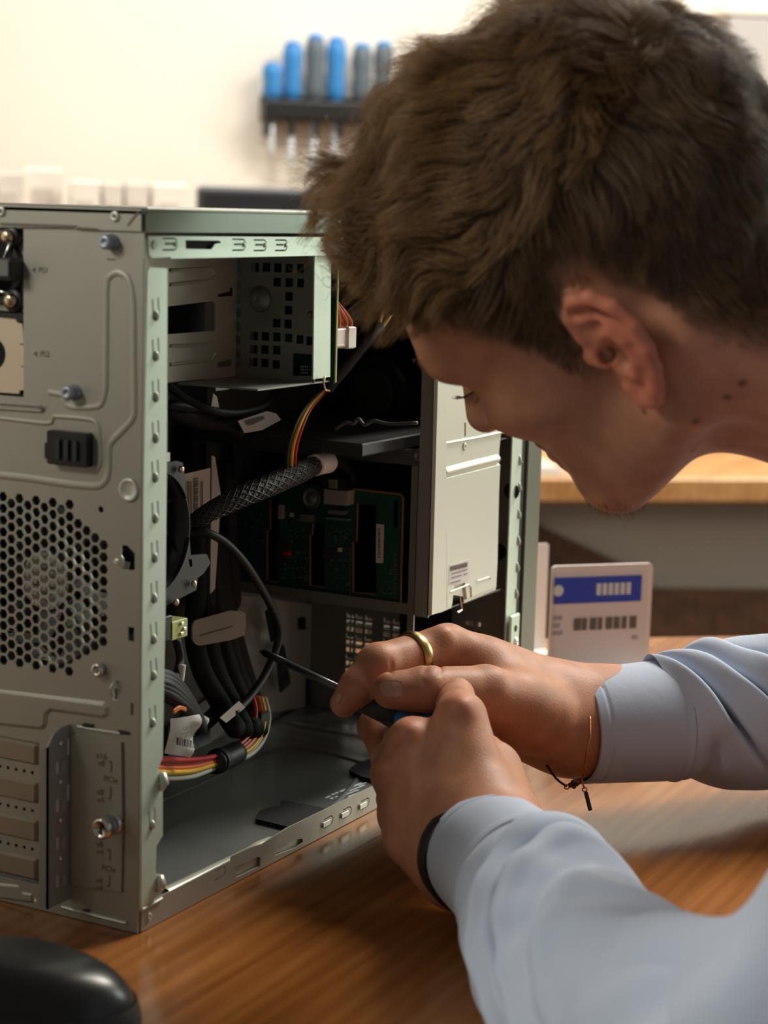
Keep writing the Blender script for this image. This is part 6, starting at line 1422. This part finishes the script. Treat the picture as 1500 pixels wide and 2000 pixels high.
# ------------------------------------------------------------------ shirt
M_SHIRT = bpy.data.materials.new('light_blue_shirt_cloth'); M_SHIRT.use_nodes = True
nt = M_SHIRT.node_tree; b_ = nt.nodes['Principled BSDF']; N = nt.nodes.new; Lk = nt.links.new
b_.inputs['Base Color'].default_value = (0.48, 0.555, 0.69, 1); b_.inputs['Roughness'].default_value = 0.75; b_.inputs['Specular IOR Level'].default_value = 0.25
b_.inputs['Sheen Weight'].default_value = 0.25; b_.inputs['Sheen Roughness'].default_value = 0.4
tc = N('ShaderNodeTexCoord'); n1 = N('ShaderNodeTexNoise'); n1.inputs['Scale'].default_value = 1400; n1.inputs['Detail'].default_value = 2; Lk(tc.outputs['Object'], n1.inputs['Vector'])
n2 = N('ShaderNodeTexNoise'); n2.inputs['Scale'].default_value = 60; n2.inputs['Detail'].default_value = 4; Lk(tc.outputs['Object'], n2.inputs['Vector'])
ad = N('ShaderNodeMath'); ad.operation = 'MULTIPLY_ADD'; ad.inputs[1].default_value = 0.25; Lk(n1.outputs['Fac'], ad.inputs[0]); Lk(n2.outputs['Fac'], ad.inputs[2])
bp = N('ShaderNodeBump'); bp.inputs['Strength'].default_value = 0.25; bp.inputs['Distance'].default_value = 0.0015; Lk(ad.outputs[0], bp.inputs['Height']); Lk(bp.outputs['Normal'], b_.inputs['Normal'])
TV2, TF2 = surface_net(lambda P: np.maximum(torso_sdf(P, 0.004), (P-(NECK+np.array([0, 0.0, 0.0])))@np.array([-0.05, 0.75, 0.65], np.float32)-0.012), np.array([-0.20, -1.03, -0.42]), np.array([0.64, -0.08, 0.42]), 0.005)
def near_forearm(P, e, w): ab = w-e; t = (P-e)@ab/(ab@ab); return t
keep = np.ones(len(TF2), bool)
cen = TV2[TF2].mean(1)
for e_, w_, s_ in ((ELL, WRL, SHL), (ELR, WRR, SHR)):
    t = near_forearm(cen, e_, w_); dist = np.linalg.norm(cen-(e_+np.clip(t, 0, 1)[:, None]*(w_-e_)), axis=1)
    keep &= ~((t > 0.30) & (dist < 0.075))
nzv = vnormals(TV2, TF2)
TV2 = TV2+nzv*(0.004*np.sin(TV2[:, 2]*46+2.2*np.sin(TV2[:, 0]*21)+1.5*np.sin(TV2[:, 1]*17))+0.002*np.sin(TV2[:, 0]*70+TV2[:, 1]*55))[:, None]
used = np.unique(TF2[keep]); rem = np.full(len(TV2), -1); rem[used] = np.arange(len(used))
SV = [TV2[used]]; SF = [rem[TF2[keep]]]; sn = len(used)
def sleeve_frame(p0, p1):
    T = (p1-p0); L = np.linalg.norm(T); T = T/L; U = np.array([0, 0, 1.0])-T*T[2]; U /= np.linalg.norm(U); B = np.cross(T, U); return T, U, B, L
def sleeve(p0, p1, prof, folds, s0, s1, ns=220, nt_=180, squash=0.94, extra=None, shift=None, cap=None):
    T, U, B, L = sleeve_frame(p0, p1); s = np.linspace(s0, s1, ns)[:, None]; th = np.linspace(0, 2*math.pi, nt_, endpoint=False)[None, :]
    r = np.interp(s[:, 0], [p[0] for p in prof], [p[1] for p in prof])[:, None]+0*th
    if cap is not None: r = r*np.sqrt(np.clip(1-np.clip((s-cap)/(s1-cap), 0, 1)**2, 0.0009, 1))
    off = np.zeros_like(r); slide = np.zeros_like(r)
    for (sc, amp, wid, sk, th0, span, tw) in folds:
        dth = (th-th0+math.pi) % (2*math.pi)-math.pi
        c = sc+sk*dth+tw*dth*dth; a = amp*np.exp(-(dth/span)**4)
        off = off+a*np.exp(-((s-c)/wid)**2)
        if amp < -0.009: slide = slide+0.62*a*np.exp(-((s-c-0.0075)/0.0055)**2)
    if cap is not None: off = off*np.clip((s1-0.012-s)/0.04, 0, 1)
    r = r+off
    r = r+0.0012*np.sin(s*90+3*np.sin(th*2))*np.clip((s-0.06)/0.03, 0, 1)*(1 if cap is None else np.clip((s1-0.01-s)/0.03, 0, 1))+0.0008*np.sin(s*160+th*3)*np.clip((s-0.06)/0.03, 0, 1)*(1 if cap is None else np.clip((s1-0.01-s)/0.03, 0, 1))
    if extra is not None: r = r+extra(s, th)
    P = p0+(s+slide)[..., None]*T+(r*np.cos(th)*squash)[..., None]*U+(r*np.sin(th))[..., None]*B
    if shift is not None: q = np.clip((s-0.055)/0.09, 0, 1); P = P+(shift*q*q*(3-2*q))[..., None]*(-0.75*U+0.65*B)
    V = P.reshape(-1, 3); V[:, 2] = np.maximum(V[:, 2], 0.0025+0.25*np.minimum(0, V[:, 2]-0.0025)*0); i = np.arange(ns-1)[:, None]*nt_; j = np.arange(nt_)[None, :]; j2 = (j+1) % nt_
    F = np.stack([i+j, i+j2, i+nt_+j2, i+nt_+j], -1).reshape(-1, 4)
    return V, F
CL0, CR0 = dep(962, 1672, 1.018), dep(1130, 1420, 1.20)
CR1 = ELR; CL1 = ELL
profL = [(0, 0.0350), (0.05, 0.0366), (0.07, 0.0405), (0.12, 0.0455), (0.20, 0.0505), (0.30, 0.050)]
profR = [(0, 0.0362), (0.055, 0.0385), (0.075, 0.0425), (0.11, 0.0485), (0.15, 0.0545), (0.24, 0.058)]
# folds: place along the arm, height, width, slant, centre angle, angular reach, curl
foldL = [(0.064, -0.0100, 0.0045, 0.020, 0.0, 1.9, 0.018), (0.075, 0.0050, 0.0065, 0.022, 0.0, 1.9, 0.019), (0.088, -0.0120, 0.0050, 0.030, 0.0, 1.9, 0.024), (0.102, 0.0055, 0.0085, 0.032, 0.0, 1.9, 0.026), (0.130, -0.0035, 0.010, 0.036, 0.0, 1.6, 0.026), (0.150, 0.0025, 0.012, 0.036, 0.0, 1.6, 0.026),
         (0.20, -0.004, 0.012, 0.02, -1.2, 0.9, 0.0), (0.24, -0.006, 0.014, -0.03, -0.9, 1.0, 0.0), (0.07, 0.002, 0.01, 0, 1.8, 0.8, 0)]
foldR = [(0.062, 0.0075, 0.007, 0.016, 0.5, 1.1, 0.0), (0.074, -0.0130, 0.0050, 0.020, 0.7, 1.4, 0.004), (0.088, 0.0085, 0.007, 0.026, 0.6, 1.3, 0.004), (0.102, -0.0140, 0.0055, 0.032, 0.8, 1.4, 0.006), (0.117, 0.0090, 0.008, 0.036, 0.7, 1.3, 0.006), (0.134, -0.0120, 0.0065, 0.040, 0.9, 1.4, 0.006), (0.152, 0.006, 0.01, 0.04, 0.8, 1.2, 0.004), (0.175, -0.006, 0.01, 0.045, 0.9, 1.3, 0.004),
         (0.075, -0.005, 0.006, 0.0, 2.4, 0.8, 0.0), (0.10, 0.003, 0.01, -0.01, 2.4, 0.8, 0.0)]
for (p0, p1, pr, fo, sh) in ((CL0, CL1, profL, foldL, 0.014), (CR0, CR1, profR, foldR, 0.0)):
    L = np.linalg.norm(p1-p0); V, F = sleeve(p0, p1, pr, fo, 0.050, L+0.042, shift=sh, cap=L-0.012); SV.append(V); SF.append(F+sn); sn += len(V)
shirt = fast_obj('shirt', np.concatenate(SV), np.concatenate(SF), M_SHIRT, person)
def cuff(p0, p1, pr, name='cuff'):
    ex = lambda s, th: 0.0009-0.0007*np.exp(-((s-0.0065)/0.0010)**2)-0.0006*np.exp(-((s-0.0565)/0.0012)**2)+0.0005*np.sin(th*2+s*30)
    V1, F1 = sleeve(p0, p1, pr, [], -0.001, 0.0605, 70, 120, 0.94, ex)
    V2, F2 = sleeve(p0, p1, pr, [], -0.001, 0.0605, 70, 120, 0.94, lambda s, th: -0.0010+0.0005*np.sin(th*2+s*30))
    n = len(V1); nt_ = 120; F2 = F2[:, ::-1]+n; j = np.arange(nt_); j2 = (j+1) % nt_; e = 69*nt_
    R1 = np.stack([j2, j, j+n, j2+n], 1); R2 = np.stack([e+j, e+j2, e+j2+n, e+j+n], 1)
    return fast_obj(name, np.concatenate([V1, V2]), np.concatenate([F1, F2, R1, R2]), M_SHIRT, person)
cuff(CL0, CL1, profL); cuff(CR0, CR1, profR)
# collar band standing round the neck
nk0 = H2W(np.array([-0.026, 0, -0.036])); AX = (NECK-nk0)/np.linalg.norm(NECK-nk0)
U_ = np.array([0, 1.0, 0])-AX*AX[1]; U_ /= np.linalg.norm(U_); B_ = np.cross(AX, U_)
V = []; nt_ = 90
prf = [(0.030, 0.062), (0.012, 0.0635), (-0.004, 0.0655), (-0.010, 0.0675), (-0.008, 0.0700), (0.004, 0.0735), (0.020, 0.080), (0.040, 0.088)]
for (h, r) in prf:
    for k in range(nt_):
        t = 2*math.pi*k/nt_; fr2 = 0.5+0.5*math.cos(t)
        V.append(NECK+AX*(h*(1+0.25*fr2)-0.018)+U_*(r*1.02*math.cos(t)+0.006)+B_*r*0.96*math.sin(t))
F = np.array([(i*nt_+k, i*nt_+(k+1) % nt_, (i+1)*nt_+(k+1) % nt_, (i+1)*nt_+k) for i in range(len(prf)-1) for k in range(nt_)])
fast_obj('collar', V, F, M_SHIRT, person)
# dark trousers on a stool, hidden under the desk from here
def leg_sdf(P):
    d = s_ell(P, BE+np.array([0, -0.02, -0.10]), (0.17, 0.135, 0.11))
    for s_ in (-1, 1):
        h = BE+np.array([0.09*s_, 0.0, -0.12]); k_ = BE+np.array([0.12*s_, 0.40, -0.14]); a_ = np.array([k_[0], k_[1]-0.06, FLOOR+0.10])
        d = smin(d, s_cone(P, h, k_, 0.085, 0.062), 0.05); d = smin(d, s_cone(P, k_, a_, 0.060, 0.045), 0.03)
    return d
V, F = surface_net(leg_sdf, np.array([-0.16, -1.12, FLOOR]), np.array([0.56, 0.0, -0.12]), 0.008)
fast_obj('trousers', V, F, mat('dark_navy_trousers', (0.015, 0.018, 0.03), 0.8), person)
for s_ in (-1, 1):
    k_ = BE+np.array([0.12*s_, 0.34, 0]); b0 = np.array([k_[0], k_[1], FLOOR])
    V, F = surface_net(lambda P: smax(smin(s_cone(P, b0+[0, -0.03, 0.05], b0+[0, 0.14, 0.03], 0.047, 0.040), s_cone(P, b0+[0, 0, 0.05], b0+[0, 0, 0.12], 0.046, 0.048), 0.03), (b0[2]+0.001)-P[:, 2], 0.004), b0+[-0.08, -0.12, -0.02], b0+[0.08, 0.22, 0.18], 0.006)
    fast_obj('shoe', V, F, M_BLACK, person)
stool = thing('stool', 'dark round stool under the seated man, hidden behind the desk edge', 'stool', (BE[0], BE[1]-0.02, FLOOR))
k = MB(); sz = BE[2]-0.215; k.lathe((BE[0], BE[1]-0.02, sz-0.06), (0, 0, 1), [(0.14, 0), (0.17, 0.008), (0.175, 0.03), (0.16, 0.05), (0.05, 0.055)], 32); k.build('seat', M_BLACK, stool, True)
k = MB(); k.lathe((BE[0], BE[1]-0.02, FLOOR+0.02), (0, 0, 1), [(0.22, 0), (0.22, 0.012), (0.04, 0.03), (0.028, 0.05), (0.028, sz-FLOOR-0.08)], 28); k.build('pedestal', M_LEG, stool, True)

# ------------------------------------------------------------------ what he wears and holds
# ring on the index finger
def on_finger(px, z): return dep(px[0], px[1], z)
fA, fB = dep(872, 1264, 1.158), dep(738, 1298, 1.118)
rc = fA+(fB-fA)*0.50; AXr = (fB-fA)/np.linalg.norm(fB-fA); rr3 = 0.01285
ring = thing('ring', 'broad brass coloured ring on the index finger of the farther hand', 'ring', rc)
k = MB(); n = 48; t0 = np.array([0, 0, 1.0]); X = np.cross(AXr, t0); X /= np.linalg.norm(X); Y = np.cross(AXr, X); V = []; F = []
prf = [(-0.0033, rr3-0.0006), (-0.0033, rr3+0.0008), (-0.0026, rr3+0.0014), (0.0, rr3+0.0016), (0.0026, rr3+0.0014), (0.0033, rr3+0.0008), (0.0033, rr3-0.0006)]
for i in range(n):
    t = 2*math.pi*i/n
    for h, r in prf: V.append(rc+AXr*h+X*r*math.cos(t)+Y*r*math.sin(t))
m_ = len(prf)
for i in range(n):
    for q in range(m_): F.append((i*m_+q, i*m_+(q+1) % m_, ((i+1) % n)*m_+(q+1) % m_, ((i+1) % n)*m_+q))
obj('band', V, F, mat('aged_brass', (0.50, 0.38, 0.16), 0.30, 1.0, 0.12, 300), ring, True)
# screwdriver: blade into the tower, handle through both hands
tipP, backP = dep(508, 1271, 1.185), dep(925, 1467, 1.070)
dA = (backP-tipP); Ld = np.linalg.norm(dA); dA = dA/Ld
hs0 = np.linalg.norm(dep(676, 1350, 1.139)-tipP)
drv = thing('screwdriver', 'black and blue screwdriver held in both hands, its blade inside the tower', 'screwdriver', tipP)
k = MB(); k.lathe(tipP, dA, [(0.0004, 0), (0.0021, 0.004), (0.0023, 0.006), (0.0023, 0.022)], 10); k.build('dark_tip', mat('blackened_tip', (0.02, 0.02, 0.02), 0.4, 0.5), drv, True, 'dark magnetic tip')
k = MB(); k.lathe(tipP+dA*0.022, dA, [(0.0021, 0), (0.0021, hs0-0.022)], 12); k.build('blade', mat('dull_steel_blade', (0.13, 0.13, 0.13), 0.38, 0.7), drv, True)
hl = Ld-hs0
k = MB(); k.lathe(tipP+dA*hs0, dA, [(0.0035, 0), (0.0065, 0.002), (0.0078, 0.010), (0.0080, hl*0.47)], 20); k.build('handle_collar', M_DARK, drv, True)
k = MB(); k.lathe(tipP+dA*(hs0+hl*0.47), dA, [(0.0078, 0), (0.0080, 0.002), (0.0085, hl*0.2), (0.0090, hl*0.35), (0.0080, hl*0.48), (0.003, hl*0.52)], 20); k.build('handle', M_BLUE, drv, True)
for i in range(4):
    a = i*math.pi/2+0.5; t0 = np.cross(dA, [0, 0, 1.0]); t0 /= np.linalg.norm(t0); t1 = np.cross(dA, t0); q = math.cos(a)*t0+math.sin(a)*t1
    k = MB(); k.tube([tipP+dA*(hs0+hl*0.35)+q*0.0068, tipP+dA*(hs0+hl*0.44)+q*0.0073, tipP+dA*(hs0+hl*0.9)+q*0.0080], [0.0020, 0.0026, 0.0022], 8); k.build('grip_rib', M_DARK, drv, True)
# bracelet of dark cord and copper strand with a small bar, on the farther wrist
M_CORD = mat('dark_navy_cord', (0.012, 0.015, 0.03), 0.6); M_COP = mat('copper_strand', (0.42, 0.16, 0.06), 0.35, 0.8)
zb = 1.165
brc = thing('bracelet', 'dark cord bracelet with copper strand and hanging metal bar at the cuff', 'bracelet', dep(1120, 1500, zb))
k = MB(); k.tube(curve([dep(1060, 1470, 1.20), dep(1066, 1490, zb+0.012), dep(1076, 1507, zb), dep(1090, 1524, zb), dep(1107, 1536, zb)], 8), 0.00075, 8); k.build('cord', M_CORD, brc, True)
k = MB(); k.tube(curve([dep(1152, 1400, 1.160), dep(1152, 1440, 1.150), dep(1147, 1470, 1.148), dep(1143, 1490, 1.150)], 8), 0.0008, 8); k.build('copper_strand', M_COP, brc, True)
k = MB(); k.tube(curve([dep(1143, 1490, 1.150), dep(1140, 1505, 1.152), dep(1137, 1520, 1.155), dep(1128, 1533, 1.160), dep(1112, 1537, zb)], 8), 0.0007, 8); k.build('link_strand', M_COP, brc, True)
k = MB(); k.tube(curve([dep(1136, 1520, 1.155), dep(1138, 1530, 1.155), dep(1142, 1540, 1.155)], 5), 0.0006, 6); k.build('link_strand', M_COP, brc, True)
for (x, y) in ((1143, 1493), (1140, 1503), (1138, 1514), (1107, 1537), (1142, 1542)):
    c = dep(x, y, 1.153 if x > 1110 and y < 1530 else zb-0.003 if x < 1110 else 1.155); k = MB(); t = np.linspace(0, 2*math.pi, 14, endpoint=False)
    k.tube([c+_r*0.0013*math.cos(a)+_u*0.0013*math.sin(a) for a in t], 0.0004, 6, closed=True); k.build('chain_link', M_COP, brc, True)
for (x, y) in ((1114, 1533), (1121, 1536), (1126, 1531), (1119, 1528)):
    k = MB(); k.lathe(dep(x, y, zb-0.002)-_u*0.0014, _u, [(0.0005, 0), (0.0014, 0.0007), (0.0014, 0.002), (0.0005, 0.0028)], 10); k.build('bead', mat('brown_bead', (0.08, 0.03, 0.015), 0.4), brc, True)
a_, b2 = dep(1144, 1547, 1.155), dep(1153, 1583, 1.155); ax = (b2-a_)/np.linalg.norm(b2-a_); sx = np.cross(ax, _f); sx /= np.linalg.norm(sx); sy = np.cross(ax, sx)
k = MB(); k.frame(a_, sx, sy, ax, (-0.0012, -0.0008, 0), (0.0012, 0.0008, float(np.linalg.norm(b2-a_))), 0.0003); k.build('metal_bar', mat('dark_bar_metal', (0.05, 0.04, 0.035), 0.35, 0.8), brc)
# dark fabric band on the wrist inside the cuffs
T, U, B, L = sleeve_frame(CR0, CR1)
def band(name, label, cat, p0, p1, s0, s1, r0, r1, m, tilt=0.0):
    T, U, B, L = sleeve_frame(p0, p1); t_ = thing(name, label, cat, p0); n = 60; V = []; F = []
    pr = [(s0, r0-0.001), (s0, r0), (s0+0.001, r0+0.0009), (s1-0.001, r1+0.0009), (s1, r1), (s1, r1-0.001)]
    for s_, r in pr:
        for k2 in range(n): a = 2*math.pi*k2/n; V.append(p0+T*(s_+tilt*math.sin(a))+U*r*0.94*math.cos(a)+B*r*math.sin(a))
    for i in range(len(pr)):
        j = (i+1) % len(pr)
        for k2 in range(n): F.append((i*n+k2, i*n+(k2+1) % n, j*n+(k2+1) % n, j*n+k2))
    obj('strap', V, F, m, t_, True); return t_
band('wristband', 'black wristband at the cuff edge of the nearer hand', 'wristband', CL0+0.0045*sleeve_frame(CL0, CL1)[2]-0.001*sleeve_frame(CL0, CL1)[1], CL1, -0.008, 0.004, 0.0325, 0.0328, M_BLACK, -0.004)
band('wristband', 'dark navy wristband inside the cuff of the farther hand', 'wristband', CR0, CR1, 0.002, 0.016, 0.0300, 0.0305, M_CORD)
